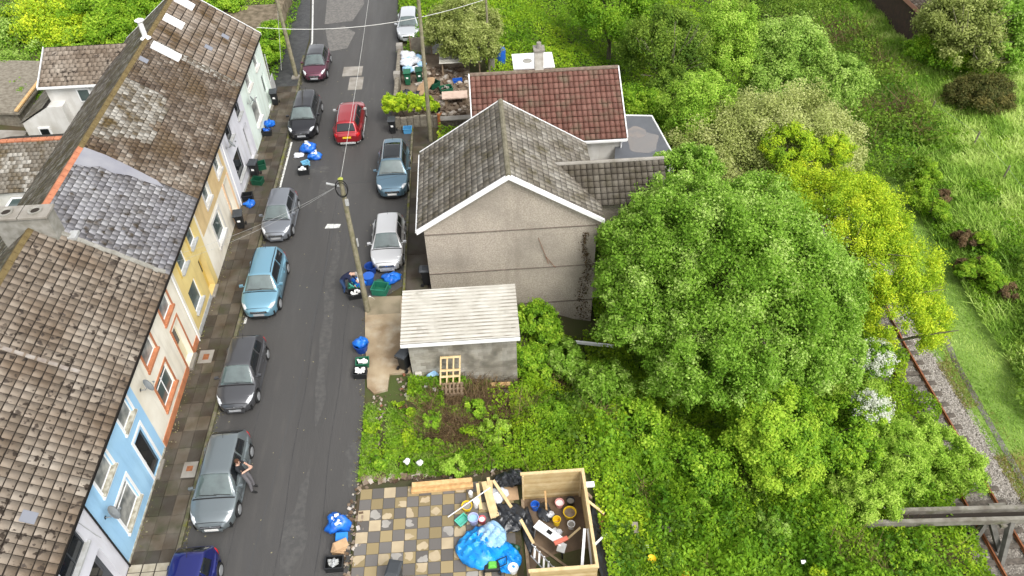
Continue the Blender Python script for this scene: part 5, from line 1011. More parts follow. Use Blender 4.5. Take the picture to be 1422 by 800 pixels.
p=T0(375,58,1.1); tree('laurel_bush','glossy green bush against the end of the terrace','bush',(p[0],p[1],0),[(p[0],p[1],p[2],1.1,1.9,1.1),(p[0]+.1,p[1]-1.6,p[2]-.2,.9,1.2,.9),(p[0],p[1]+2.0,p[2]-.3,1.0,1.2,.8)],LEAF['mid'],26000,.15,tr=.06,seed=90,shift=.02)
p=T0(320,12,1.0); tree('garden_bush','small bush beyond the terrace gable by the earth bank','bush',(p[0],p[1],0),[(p[0],p[1],p[2],1.5,1.4,1.0)],LEAF['mid'],12000,.15,'bushes behind the terrace',.06,seed=91,shift=.1)
# hedge over the planter wall
p=(-4.25,44.6,1.35); tree('clipped_hedge','bright green hedge over the planter wall beside the wheelie bin','hedge',(-4.25,44.6,0),[(-5.3,44.7,1.35,.85,.75,.6),(-4.3,44.6,1.35,.9,.7,.6),(-3.4,44.6,1.25,.8,.65,.55)],LEAF['lime'],26000,.15,tr=.05,seed=92,shift=-.1,k=30)
# bushes beside garage
for i,(px,py,z,rr,lf,lb) in enumerate(((745,450,-.8,1.1,'mid','leafy shrub against the right wall of the garage'),(728,505,-.9,1.0,'mid','leafy shrub at the garage corner'),(790,500,-1.5,1.0,'bright','leafy shrub under the white plank'),(840,545,-1.3,1.4,'bright','leafy shrub left of the very large tree'),(520,600,.2,.0,'mid',''),(880,600,-1.6,1.6,'mid','broad shrub below the very large tree'),(960,650,-2.4,1.8,'mid','broad shrub left of the rounded yellow green tree'),(1150,600,-3.0,1.8,'mid','broad shrub right of the rounded yellow green tree'),(905,160,.4,1.6,'mid','dark leafed shrub above the flat roofed annex'),(935,130,.8,1.8,'dark','dark shrub under the ivy covered tree'))):
    if rr==0: continue
    p=T0(px,py,z); tree('shrub',lb,'shrub',gr(p[0],p[1]),[(p[0],p[1],p[2],rr,rr,rr*.85),(p[0]+rr*.5,p[1]-rr*.5,p[2]-.5,rr*.75,rr*.7,rr*.6)],LEAF[lf],14000,.14,'shrubs on the slope',.05,seed=100+i)
# --- undergrowth carpet on the slope: brambles and nettles that read as one mass
def inrect(x,y,r): return (x>r[0])&(x<r[1])&(y>r[2])&(y<r[3])
def carpet(name,n,x0,x1,y0,y1,mask,hgt,leaf,size,seed,lscale=1.1,shift=0,asp=.65,jit=.7):
    rng=np.random.default_rng(seed); x=rng.uniform(x0,x1,n); y=rng.uniform(y0,y1,n); ok=mask(x,y); x=x[ok];y=y[ok]; n=len(x)
    def H_(x,y): return hgt(x,y)*(.25+.9*vnoise(x,y,lscale,seed)**1.2+.35*vnoise(x,y,lscale*.35,seed+1))
    e=.12; hh=H_(x,y); gxx=(H_(x+e,y)-hh)/e; gyy=(H_(x,y+e)-hh)/e; z=hterr(x,y)+hh*rng.uniform(.45,1.05,n)**.6
    N_=np.stack([-gxx,-gyy,np.ones(n)],1); T=.42+shift+(vnoise(x,y,2.2,seed+5)-.5)*.55+(vnoise(x,y,.7,seed+7)-.5)*.3+rng.normal(0,.1,n)
    o=leaves(name,np.stack([x,y,z],1),N_,size,leaf,None,np.clip(T,0,1),asp,jit,rng); return tag(o,kind='stuff')
def slope_mask(x,y):
    x=np.asarray(x)
    m=(x-bendx(y)*np.clip((x-12)/8,0,1)<np.where((y>17.9)&(y<34),22.3+.4*np.sin(y*1.7),20.9))&(y>8)
    for r_ in ((-20,-5.75,0,24),(-20,-2.6,26.8,43.2),(-5.9,.9,0,17.5),(.4,3.6,0,17.0),(-6.5,1.25,22.4,26.2),(-6.5,-3.6,21.0,27.5),(-3.2,5.5,26.9,34.6),(5.2,9.8,29.5,33.2),(-.5,8.4,36.3,44.4),(7.8,11.5,34.6,41.5),(-6.5,.8,43.2,54.4),(-60,-5.0,43,57)): m&=~inrect(x,y,r_)
    m&=~((x<-5.2-(y-50)*.05)&(y>50)); return m
def slope_h(x,y):
    h=.18+.75*sst(-3.2,1.2,x+1.2*(vnoise(x,y,1.2,61)-.5))*(.55+.9*vnoise(x,y,2.6,62)); h=np.where(y>22.4,.75,h); h=np.where(inrect(x,y,(-3.6,-.4,20.0,22.6)),.05,h); h=np.where(inrect(x,y,(1.2,4.6,24.2,28.2)),.12,h); return h*(1-.5*sst(-7.0,-4.2,-x)*sst(-18.5,-16.5,-y))
def thin(f,dens):
    def m(x,y):
        k=f(x,y); q=vnoise(x*7.3,y*7.3,1,77); d=np.ones_like(x); d=np.where(inrect(x,y,(-3.6,.6,18.4,22.6)),.12,d); d=np.where(inrect(x,y,(1.2,5,23.5,28.3)),.3,d); d=np.where(inrect(x,y,(-5.6,-4.6,17.4,21.5)),.45,d); d=np.where(inrect(x,y,(3.3,6.5,12,17.5)),.75,d); d=d*np.where(vnoise(x,y,.9,91)<.2,.35,1); return k&(RNG.random(len(x))<d*dens)
    return m
carpet('undergrowth',350000,-5.8,23,9,30,thin(slope_mask,1),slope_h,LEAF['carpet'],.13,1,lscale=.95,shift=.06)
carpet('undergrowth',230000,-5.8,24,30,80,thin(slope_mask,1),lambda x,y:np.full_like(x,1.1),LEAF['carpet'],.17,2,lscale=1.5,shift=.08)
carpet('nettles',40000,4,20,11,20,thin(slope_mask,.8),lambda x,y:slope_h(x,y)*1.25,LEAF['mid'],.17,6,lscale=.7)
# short grass on the verge by the road
rng=np.random.default_rng(9); n=42000; x=rng.uniform(-5.75,-.2,n); y=rng.uniform(17.5,22.9,n); ok=~inrect(x,y,(-6.5,-3.9,21.4,23))&(vnoise(x,y,.9,4)>.45-.18*(x<-3.2))&~inrect(x,y,(-5.2,-4.75,18.3,21.5)); x=x[ok];y=y[ok]
o=blades('verge_grass',np.stack([x,y,hterr(x,y)],1),.16,.012,LEAF['grass'],None,np.clip(.45+(vnoise(x,y,1,3)-.5)*.7+rng.normal(0,.12,len(x)),0,1)); tag(o,kind='stuff')
# mown strip, verge and hillside right of the line
def rel(x,y): return x-bendx(y)
n=230000; x=rng.uniform(24.2,46,n); y=rng.uniform(12,78,n); rx=rel(x,y); dens=np.where(rx<28.3,1,.75); ok=(rx>24.5)&(rng.random(n)<dens)&(x<30+y*.35)&~((y>43)&(rx>22)&(x<34.0+(y-50)*.07)&~((y<46)&(x>31))); x=x[ok];y=y[ok]; rx=rx[ok]
hgt=np.where(rx<28.2,.1,.34)*1.0; tt=.4+(vnoise(x,y,1.6,13)-.5)*.9+(vnoise(x,y,.5,14)-.5)*.35+rng.normal(0,.1,len(x))+np.where(rx>33,.3,.08)+np.where((rx<25.6)&(vnoise(x,y,2,9)>.4),.1,0)
q=rng.uniform(0,6.283,len(x)); P=np.stack([x,y,hterr(x,y)+vnoise(x,y,1.1,15)*np.where(rx<28.2,.0,.35)],1); n=len(x)
l=rng.normal(0,.6,(n,2))+np.array([-.3,.2]); hh=(hgt*rng.uniform(.6,1.6,n))[:,None]; w_=np.where(rx<28.2,.02,.035)[:,None]; d=np.stack([np.cos(q),np.sin(q),0*q],1); top=P+np.concatenate([l*hh,hh],1)
V=np.stack([P-d*w_,P+d*w_,top+d*w_*.3,top-d*w_*.3],1).reshape(-1,3); o=mkmesh('field_grass',V,np.arange(n*4).reshape(n,4),LEAF['grass'],tint=np.clip(tt,0,1)); tag(o,kind='stuff')
# green turf sheet under the blades
gx_=np.arange(24.4,60,.7); gy_=np.arange(6,90,.7); X,Y=np.meshgrid(gx_,gy_); Xb=X+bendx(Y); Z=hterr(Xb,Y)+.012+np.where(X>28.4,vnoise(Xb,Y,1.1,15)*.3,0); idx=np.arange(X.size).reshape(X.shape)
M['turf']=mat('turf',(.13,.22,.035),(.2,.3,.06),1.1,rough=.9,bump=.8,bscale=9,col3=(.2,.17,.05),scale3=.28,thr=(.56,.7))
o=mkmesh('turf',np.stack([Xb,Y,Z],-1).reshape(-1,3),np.stack([idx[:-1,:-1],idx[:-1,1:],idx[1:,1:],idx[1:,:-1]],-1).reshape(-1,4),M['turf'],smooth=True); tag(o,kind='structure')
# bramble bank between the line and the mown strip, upper right, and lower right corner
def bankm(x,y):
    rx=rel(x,y); a=(y>42)&(rx>np.interp(y,[42,46],[26.2,18.5]))&(x<34.2+(y-50)*.07)&~((y<50)&(x>31.0)&(y<46)); b=(y<33.5)&(rx>27.2+.5*np.sin(y))&(x<40)&(x>28.2+(y-26)*.55); return a|b
carpet('bank_brambles',210000,20,46,10,80,bankm,lambda x,y:np.where(y<33,1.0,1.7),LEAF['dark'],.21,16,lscale=1.9,shift=.28)
carpet('bank_brambles',30000,20,46,40,80,bankm,lambda x,y:np.full_like(x,2.0),LEAF['mid'],.2,17,lscale=1.9,shift=-.1)
# dead stems through the bank
rng=np.random.default_rng(31); n=9000; x=rng.uniform(26,38,n); y=rng.uniform(44,66,n); ok=bankm(x,y)&(vnoise(x,y,2.2,21)>.55); x=x[ok];y=y[ok]
o=blades('dead_stems',np.stack([x,y,hterr(x,y)+.9],1),.9,.02,LEAF['brown'],None,rng.random(len(x)),1.0); tag(o,kind='stuff')
# behind terrace ground cover
carpet('garden_undergrowth',90000,-60,-22.8,28,90,lambda x,y:~inrect(x,y,(-31.5,-22,35,49))&~inrect(x,y,(-33,-28,40,52)),lambda x,y:np.full_like(x,.8),LEAF['mid'],.2,18,lscale=1.5)
carpet('bank_weeds',26000,-23,-14.2,49.3,80,lambda x,y:(y>50)&((x>-17.2)|(y>62)),lambda x,y:np.full_like(x,.45),LEAF['mid'],.14,19,lscale=1.0,shift=.08)
carpet('verge_weeds',30000,-6,8,53.5,80,lambda x,y:(x>-5.5-(y-50)*.06)&~inrect(x,y,(-7,-3.9,55,60.5)),lambda x,y:np.full_like(x,.5),LEAF['mid'],.15,22,lscale=1.2,shift=.12)

vx,vz,vt=VINE; n=len(vx); leaves('dead_ivy',np.stack([vx,np.full(n,28.27)-np.random.default_rng(1).uniform(0,.07,n),vz],1),np.tile([0,-1,.2],(n,1)),.09,LEAF['brown'],vt,np.random.default_rng(2).uniform(0,.5,n))
# mixed weeds, docks and seedlings scattered through the plot by the garage
carpet('plot_weeds',26000,-5.6,1.0,17.6,22.6,lambda x,y:~inrect(x,y,(-6.5,-3.9,21.3,23))&(vnoise(x,y,.6,44)>.62),lambda x,y:np.full_like(x,.42),LEAF['carpet'],.12,45,lscale=.5,shift=.1)
for i,(px,py,rr,lb) in enumerate(((600,585,.45,'pale green seedling bush below the black plastic'),(630,650,.5,'seedling bush behind the long orange sleepers'),(530,640,.45,'low weed clump at the road edge of the verge'),(690,600,.7,'rounded weed clump in the middle of the plot'),(660,570,.5,'seedling bush right of the pallets'))):
    p=T0(px,py,.2); tree('weed_clump',lb,'weeds',gr(p[0],p[1]),[(p[0],p[1],p[2],rr,rr,rr*.7)],LEAF['feather' if i%2 else 'mid'],3800,.11,'weed clumps on the plot',.02,seed=130+i,k=22)

carpet('bank_scrub',60000,26,40,27,50,lambda x,y:(rel(x,y)>28.4)&(rel(x,y)<33.5)&(vnoise(x,y,2.4,66)>.42),lambda x,y:np.full_like(x,.6),LEAF['mid'],.17,67,lscale=.9,shift=-.05)
carpet('hill_scrub',30000,30,46,24,80,lambda x,y:(rel(x,y)>31)&(vnoise(x,y,3.1,68)>.6),lambda x,y:np.full_like(x,.5),LEAF['carpet'],.18,69,lscale=.9,shift=.1)
rng=np.random.default_rng(71); n=16000; y=rng.uniform(14,40,n); x=24.35+bendx(y)+np.abs(rng.normal(0,.55,n)); ok=vnoise(x,y,1.7,72)>.35; x=x[ok];y=y[ok]
o=blades('dry_grass',np.stack([x,y,hterr(x,y)],1),.1,.02,LEAF['straw'],None,np.clip(.75+rng.normal(0,.2,len(x)),0,1)); tag(o,kind='stuff')
# grit, moss and litter along the kerbs and gutters
rng=np.random.default_rng(73); b=MB()
for i in range(2600):
    y=float(rng.uniform(11,52)); k=i%4
    if k<2: x=lside(y)+abs(float(rng.normal(0,.09)))+.0; z=.02
    elif k==2: x=-13.95+abs(float(rng.normal(0,.12))); z=.118
    else: x=rside(y)-abs(float(rng.normal(0,.12))); z=.02
    if k==2 and y>49: continue
    s=float(rng.uniform(.012,.04)); b.box((x,y,z+s*.2),(s*float(rng.uniform(.7,2)),s,s*.4),rz=float(rng.uniform(0,3)),t=float(rng.random()))
tag(b.build('gutter_grit',M['grit']),kind='stuff')
b=MB()
for i in range(170):
    y=float(rng.uniform(11,60)); x=float(rng.uniform(-12.2,-6.1)); s=float(rng.uniform(.015,.045)); b.box((x,y,roadz(x,y)+.004),(s*1.5,s,.006),rz=float(rng.uniform(0,3)),t=.9)
tag(b.build('road_specks',M['grit']),kind='stuff')

p=T0(1093,205,2.6); tree('acacia_tree','small yellow green tree growing in front of the pale olive one','tree',gr(p[0],p[1]),[(p[0],p[1],p[2],1.5,1.4,1.2),(p[0]+2.6,p[1]+.2,p[2]-.5,1.2,1.2,1.0)],LEAF['lime'],26000,.13,tr=.1,bark='bark_pale',seed=161,asp=.45,shift=-.12)
p=T0(905,180,.6); tree('bramble_bush','bright bramble mound at the corner of the red roofed house','bush',gr(p[0]-.3,p[1]+2.5),[(p[0]-.3,p[1]+2.8,.6,1.8,1.6,1.2)],LEAF['mid'],14000,.13,tr=.05,seed=162)
for i,(px,py,z,rr,lb) in enumerate(((1275,600,-3.9,1.0,'feathery sapling next to the right hand rail'),(1335,655,-4.6,1.2,'feathery sapling furthest over the ballast'),(1255,655,-4.2,1.3,'feathery sapling in the middle of the group by the rails'))):
    p=T0(px,py,z); tree('ash_sapling',lb,'sapling',gr(p[0]-.5,p[1]+.3),[(p[0],p[1],p[2],rr,rr*.95,rr*.7),(p[0]-.6*rr,p[1]+.3,p[2]-.4,rr*.8,rr*.8,rr*.6)],LEAF['feather'],13000,.13,'saplings by the railway',.05,'bark_pale',seed=170+i,shift=.1,asp=.35,jit=.8,sub=(.2,.34),k=26)

# other plants mixed through the slope: yellow-green brambles, dark nettles, dead stems
carpet('bramble_patches',52000,-3,20.5,10,30,lambda x,y:slope_mask(x,y)&(x>-1.5+2*vnoise(x,y,1,5))&(vnoise(x,y,2.3,301)+.3*vnoise(x,y,.6,302)>.78),lambda x,y:slope_h(x,y)*1.3,LEAF['lime'],.12,303,lscale=.6,shift=-.18)
carpet('nettle_patches',46000,0,20.5,10,30,lambda x,y:slope_mask(x,y)&(x>2)&(vnoise(x,y,1.9,304)+.3*vnoise(x,y,.5,305)>.82),lambda x,y:slope_h(x,y)*1.35,LEAF['dark'],.17,306,lscale=.5,shift=.1)
rng=np.random.default_rng(307); n=16000; x=rng.uniform(-1,20,n); y=rng.uniform(10,29,n); ok=slope_mask(x,y)&(vnoise(x,y,1.7,308)>.7); x=x[ok]; y=y[ok]; z=hterr(x,y)+slope_h(x,y)*.75
o=blades('dead_stems',np.stack([x,y,z],1),.45,.012,LEAF['brown'],None,rng.random(len(x)),1.1); tag(o,kind='stuff')
for i in range(16):
    q=random.Random(400+i); x=[2.4,3.4,5.2,6.8,8.0,9.5,11.2,12.6,14.2,15.6,6.2,9.0,12.0,17.0,18.2,4.6][i]; y=[19.5,21.8,20.4,18.6,16.4,15.2,15.8,13.4,16.5,18.2,13.8,12.4,18.6,14.6,20.8,24.2][i]; rr=q.uniform(.55,.95); z=float(hterr(x,y))+.55
    tree('shrub',['low shrub','round shrub','spreading shrub','ragged shrub'][i%4]+[' behind the shed roof line',' above the middle of the slope',' left under the very large tree',' near the weathered plank',' above the weathered plank',' beside the pale oval board',' below the rounded yellow green tree',' at the lower edge of the slope',' above the bridge end',' near the white blossom',' right of the open shed',' nearest the lower edge',' in the shade of the rounded yellow green tree',' under the bridge end',' beside the rails above the bridge',' below the gable corner'][i],'shrub',(x,y,float(hterr(x,y))),[(x,y,z,rr,rr,rr*.8)],LEAF[['mid','bright','lime','mid','feather'][i%5]],7000,.115,'shrubs on the slope',.04,seed=420+i,shift=(-.12 if i%5==2 else -.02))

p=T0(940,225,.8); tree('broadleaf_tree','pale green tree filling the gap right of the flat roof','tree',gr(p[0]+1,p[1]+1),[(p[0]+1.2,p[1]+.8,p[2],1.9,1.9,1.7),(p[0]+2.6,p[1]-.2,p[2]-.2,1.7,1.7,1.5)],LEAF['olive'],26000,.125,tr=.12,seed=190,shift=-.1)
# brown bramble tangle in front of the garage
rng=np.random.default_rng(501); n=7000; x=rng.uniform(-3.2,1.6,n); y=rng.uniform(19.0,22.6,n); ok=vnoise(x,y,1.0,502)>.48; x=x[ok]; y=y[ok]
o=blades('dead_brambles',np.stack([x,y,hterr(x,y)+.1],1),.35,.013,LEAF['brown'],None,rng.random(len(x)),1.3); tag(o,kind='stuff')
# ---------------------------------------------------------------- bins, boxes, bags
def wheelie(label,x,y,rz=0,m=None,group='wheelie bins',z=0.0,lidopen=0):
    m=m or M['black']; t=thing('wheelie_bin',label,'wheelie bin',(0,0,0),0,group)
    b=MB(); b.box((0,0,.52),(.42,.52,.9)); 
    for i in range(4): v=b.v[i]; b.v[i]=(v[0]*.8,v[1]*.8,v[2])
    b.box((0,0,.95),(.5,.62,.05)); b.build('body',m,t,bevel=.02,fixn=True)
    b=MB(); b.add([(-.26,-.34,.985),(.26,-.34,.985),(.26,.34,.985),(-.26,.34,.985),(-.26,-.34,1.01),(.26,-.34,1.01),(.26,.34,1.03),(-.26,.34,1.03),(-.18,-.22,1.06),(.18,-.22,1.06),(.18,.2,1.09),(-.18,.2,1.09)],[(0,3,2,1),(0,1,5,4),(1,2,6,5),(2,3,7,6),(3,0,4,7),(4,5,9,8),(5,6,10,9),(6,7,11,10),(7,4,8,11),(8,9,10,11)]); b.build('lid',M['darkgrey'] if m is M['black'] else m,t,bevel=.015)
    b=MB(); b.tube([(-.22,.38,.98),(.22,.38,.98)],.018,8); b.build('handle',m,t)
    for sx in (-.24,.24):
        b=MB(); b.lathe([(.1,-.025),(.1,.025)],(sx,.24,.1),14,'X'); b.build('wheel',M['rubber'],t)
    b=MB(); b.box((0,-.262,.62),(.16,.01,.12)); b.build('sticker',M['paper'],t)
    t.location=(x,y,z); t.rotation_euler=(0,0,rz); return t
wheelie('black wheelie bin at the corner of the mint end house',-13.72,47.7,.1,z=.11)
wheelie('black wheelie bin against the plain white house',-13.6,39.3,-.1,z=.11)
wheelie('black wheelie bin against the cream ground floor of the tan house',-13.55,34.4,.15,z=.11)
wheelie('black wheelie bin at the end of the hedge planter',-5.55,43.45,.0,z=.02)
wheelie('dark grey wheelie bin on the tan driveway against the garage',-4.05,23.35,2.6,z=.08)
wheelie('dark wheelie bin at the left corner of the gable wall',-3.1,28.85,1.5,z=.11)
wheelie('grey wheelie bin standing on the checkered patio',-4.0,13.15,2.9,m=M['darkgrey'],z=.08)
def rbox(label,x,y,m,rz=0,z=.02,s=(.55,.4,.38),fill=None,lid=None,name='recycling_box'):
    t=thing(name,label,'recycling box',(0,0,0),0,'recycling boxes')
    a,b_,h=s; w=.02; B=MB()
    for (c,d) in (((0,-b_/2,h/2),(a,w,h)),((0,b_/2,h/2),(a,w,h)),((-a/2,0,h/2),(w,b_+w,h)),((a/2,0,h/2),(w,b_+w,h)),((0,0,w),(a-.03,b_-.03,w))): B.box(c,d)
    for (c,d) in (((0,-b_/2-.02,h-.02),(a+.07,.035,.04)),((0,b_/2+.02,h-.02),(a+.07,.035,.04)),((-a/2-.02,0,h-.02),(.035,b_+.02,.04)),((a/2+.02,0,h-.02),(.035,b_+.02,.04))): B.box(c,d)
    B.build('box',m,t,bevel=.006)
    if fill:
        F_=MB(); r=random.Random(int(x*100))
        for k in range(9): F_.box((r.uniform(-a*.35,a*.35),r.uniform(-b_*.3,b_*.3),h*.75+r.uniform(-.03,.12)),(r.uniform(.08,.22),r.uniform(.06,.16),r.uniform(.04,.14)),rz=r.uniform(0,3),rx=r.uniform(-.6,.6),ry=r.uniform(-.6,.6))
        F_.build('contents',fill,t,bevel=.01)
    if lid: L=MB(); L.box((0,b_/2+.22,.06),(a+.06,b_+.04,.04),rx=.15,rz=.2); L.build('lid',lid,t,bevel=.012)
    t.location=(x,y,z); t.rotation_euler=(0,0,rz); return t
def lump(x,y,z,rx,ry,rz_,seed,n=22,m=14,am=.16,fold=7):
    r=np.random.default_rng(seed); ph=r.uniform(0,6.28,12); vs=[];fs=[]
    for j in range(m+1):
        th=math.pi*j/m
        for i in range(n):
            q=2*math.pi*i/n; k=1+am*(math.sin(3*q+ph[0]+th*2)+.7*math.sin(fold*q+ph[1])*math.sin(th*3+ph[2])+.5*math.sin(5*th+ph[3]+2*q)+.35*math.sin(11*q+ph[5]+4*th))
            zz=math.cos(th)*k; zz=max(zz,-.75); vs.append((x+rx*k*math.sin(th)*math.cos(q),y+ry*k*math.sin(th)*math.sin(q),z+rz_*(zz+.75)))
    for j in range(m):
        for i in range(n): fs.append((j*n+i,(j+1)*n+i,(j+1)*n+(i+1)%n,j*n+(i+1)%n))
    return vs,fs
def bag(label,x,y,s,m,seed,z=.02,name='refuse_bag',cat='bag',group='sacks of recycling',tie=True,flat=.7,fill=None):
    t=thing(name,label,cat,(x,y,z),0,group); b=MB(); v,f=lump(x,y,z,s,s*.85,s*flat,seed); b.add(v,f); b.build('sack',m,t,smooth=True,sharp=1.5)
    if tie: b=MB(); top=z+s*flat*1.72; b.tube([(x,y,top-.08),(x+.03,y,top+.02),(x+.09,y+.05,top+.1)],[.05,.02,.07],7); b.build('knot',m,t)
    if fill:
        F_=MB(); r=random.Random(seed)
        for k in range(7): F_.box((x+r.uniform(-s*.4,s*.4),y+r.uniform(-s*.4,s*.4),z+s*flat*1.6+r.uniform(-.02,.1)),(r.uniform(.08,.2),r.uniform(.06,.14),r.uniform(.05,.12)),rz=r.uniform(0,3),rx=r.uniform(-.5,.5),ry=r.uniform(-.5,.5))
        F_.build('contents',fill,t,bevel=.01)
    return t
# left pavement
bag('blue sack against the mint end house beside a black box',-13.7,44.9,.34,M['bluebag'],1,z=.11); rbox('black box beside the blue sack at the mint end house',-13.68,43.9,M['black'],.1,z=.11,fill=M['blueplas'])
rbox('dark green box beside the wheelie bin at the plain white house',-13.45,40.1,M['greend'],.3,z=.11,s=(.6,.5,.4)); rbox('second dark green box below the bin at the plain white house',-13.35,38.55,M['greend'],-.2,z=.11,s=(.6,.45,.35))
rbox('black box behind the lone blue sack on the pavement',-13.65,37.0,M['black'],.1,z=.11); bag('lone blue sack lying on the pavement by the tan house',-13.45,36.4,.33,M['bluebag'],2,z=.11,flat=.5)
# on the road beside the black car
bag('larger blue sack on the road beside the black car',-10.75,41.8,.5,M['bluebag'],3,fill=M['paper']); bag('second blue sack leaning on the larger one by the black car',-10.3,41.0,.42,M['bluebag'],4,flat=.6,fill=M['paper'])
bag('small white bag lying alone on the road',-11.35,41.35,.32,M['whitebag'],5,tie=False,flat=.3); rbox('pale blue caddy between the blue sacks and the black box',-10.75,40.25,mat('pale_blue_plastic',(.16,.42,.6),rough=.4),.5,s=(.4,.3,.3)); rbox('black box of white packaging in the road',-10.75,39.45,M['black'],.1,fill=M['paper'],s=(.62,.5,.38))
# pile by the white hatchback
bag('blue sack being filled by the bending person',-6.55,29.15,.42,M['bluebag'],6,fill=M['paper']); bag('bright blue sack to the right of the green box',-5.0,29.35,.46,M['bluebag'],7,tie=False,flat=.5)
t=thing('round_tub','open navy blue tub against the nose of the white hatchback','tub',(-6.05,30.05,.02),0,'blue tubs'); b=MB(); b.lathe([(.22,0),(.3,.5),(.33,.5),(.27,.47),(.2,.05)],(-6.05,30.05,.02),20); b.build('tub',mat('navy_plastic',(.01,.04,.2),rough=.35),t,smooth=True,sharp=.8)
t=thing('round_tub','bright blue lidded tub beside the telegraph pole','tub',(-6.1,29.25,.02),0,'blue tubs'); b=MB(); b.lathe([(.2,0),(.27,.5),(.3,.5),(.3,.54),(.05,.57)],(-6.1,29.25,.02),20); b.build('tub',M['blueplas'],t,smooth=True,sharp=.8)
rbox('large open dark green box with its lid folded back',-5.5,28.55,mat('green_box_faded',(.02,.16,.1),rough=.45),-.25,s=(.72,.6,.42),lid=M['green'])
rbox('black box overflowing with bottles at the foot of the bending person',-6.75,28.3,M['black'],.15,fill=M['paper'],s=(.62,.42,.36)); rbox('green box of jars beside the overflowing black box',-6.85,28.85,M['green'],.1,fill=M['teal'],s=(.5,.4,.34))
t=thing('cardboard_scrap','torn white card lying by the telegraph pole','card',(-6.0,28.0,.03)); b=MB(); b.box((-5.95,28.05,.06),(.4,.2,.02),rz=-.8,rx=.2); b.build('sheet',M['paper'],t)
# kerb by the driveway
bag('blue sack standing in a round blue tub by the driveway',-6.15,24.7,.34,M['bluebag'],8,tie=False,z=.3); t=thing('round_tub','navy tub holding a blue sack by the driveway','tub',(-6.15,24.65,.02),0,'blue tubs'); b=MB(); b.lathe([(.26,0),(.34,.42),(.36,.42),(.36,.46),(.33,.46),(.27,.1)],(-6.15,24.65,.02),20); b.build('tub',mat('tub_blue',(.012,.05,.24),rough=.35),t,smooth=True,sharp=.8)
rbox('green box with white trays by the driveway',-6.02,23.7,M['green'],.05,fill=M['paper'],s=(.55,.42,.34)); rbox('black box in front of the green one by the driveway',-6.08,23.1,M['black'],-.02,fill=M['paper'],s=(.58,.42,.34))
# kerb by the patio
bag('big open blue sack at the edge of the patio',-6.35,15.55,.46,M['bluebag'],9,tie=False,flat=.75,fill=M['paper'])
t=thing('bin_lid','small blue box lid lying below the open blue sack','lid',(-6.15,15.0,.02)); b=MB(); b.box((-6.15,15.0,.28),(.46,.34,.06),rx=.1); b.box((-6.15,15.0,.13),(.4,.28,.24)); b.build('lid',mat('lid_blue',(.03,.22,.6),rough=.4),t,bevel=.03)
rbox('black box holding bottles at the lower edge of the road',-6.32,13.95,M['black'],.0,fill=M['sill'],s=(.62,.46,.36)); 
t=thing('cardboard_pile','flattened cardboard stacked behind the black box','cardboard',(-6.2,14.5,.02),0); b=MB()
for k in range(4): b.box((-6.22+.04*k,14.5+.03*k,.3+.05*k),(.5,.32,.03),rz=.2*k-.2,rx=.25)
b.box((-6.25,14.55,.14),(.45,.3,.26)); b.build('cardboard',M['card'],t)
rbox('small pale blue box against the hedge planter',-4.6,43.4,mat('pale_blue_box',(.08,.28,.5),rough=.4),.0,s=(.5,.4,.35))
# ---------------------------------------------------------------- poles and wires
def pole(label,base,top,r0=.16,r1=.11,cat='telegraph pole'):
    t=thing('telegraph_pole',label,cat,base,0,'telegraph poles'); b=MB(); b.tube([base,top],[r0,r1],10); b.build('shaft',M['pole'],t,smooth=True,sharp=.8); return t
pt_=(-5.98,27.15,8.0); t=pole('telegraph pole with coiled cable at the top beside the rubbish pile',(-6.05,27.2,0),pt_,.14,.095)
b=MB(); b.tube([(pt_[0]+.32*math.cos(q)*.8,pt_[1]-.14,pt_[2]-.35+.42*math.sin(q)) for q in np.linspace(0,6.28,20)],.022,6,cap=False); b.tube([(pt_[0]+.3*math.cos(q)*.8,pt_[1]-.2,pt_[2]-.4+.38*math.sin(q)) for q in np.linspace(0,6.28,20)],.018,6,cap=False); b.build('cable_coil',M['rubber'],t)
b=MB(); b.lathe([(.11,0),(.12,.05),(.05,.1)],(pt_[0],pt_[1],pt_[2]),10); b.build('cap',mat('lichen',(.3,.33,.06),rough=.9),t)
b=MB(); b.box((pt_[0]-.3,pt_[1],pt_[2]-.25),(.7,.06,.06),ry=.3); b.box((pt_[0]+.1,pt_[1]-.15,pt_[2]-1.1),(.14,.12,.3)); b.build('bracket',M['sill'],t)
b=MB(); b.box((-5.8,27.05,4.6),(.06,.12,.4)); b.build('junction_box',M['sill'],t)
pu=(-12.95,51.4,8.6); t=pole('telegraph pole standing on the pavement beside the maroon car',(-12.87,51.5,.1),pu,.15,.11); b=MB(); b.box((-12.87,51.35,.14),(.55,.5,.1)); b.build('concrete_collar',M['conc'],t)
pr_=(-2.9,42.1,9.3); pole('paired pale telegraph pole passing in front of the hedge',(-3.1,42.1,.05),pr_,.13,.1); t=pole('thin grey street light column rising above the cluttered yard',(1.0,50.5,-.2),(1.0,50.5,9.0),.09,.06,'light column')
def wire(label,a,b_,sag,r=.012,m=None,g_='overhead cables'):
    a=Vector(a); b_=Vector(b_); mb=MB(); mb.tube([a.lerp(b_,k/16)-Vector((0,0,sag*4*(k/16)*(1-k/16))) for k in range(17)],r,5); o=mb.build('overhead_cable',m or M['cable']); return tag(o,label,'cable',g_)
wire('cable running up the middle of the street from the coiled pole',pt_,(-6.4,70,9.0),.8,.007); wire('cable running down the street from the coiled pole towards the camera',(pt_[0],pt_[1],pt_[2]-.3),(-7.6,2,8.0),1.0,.005,M['darkgrey'])
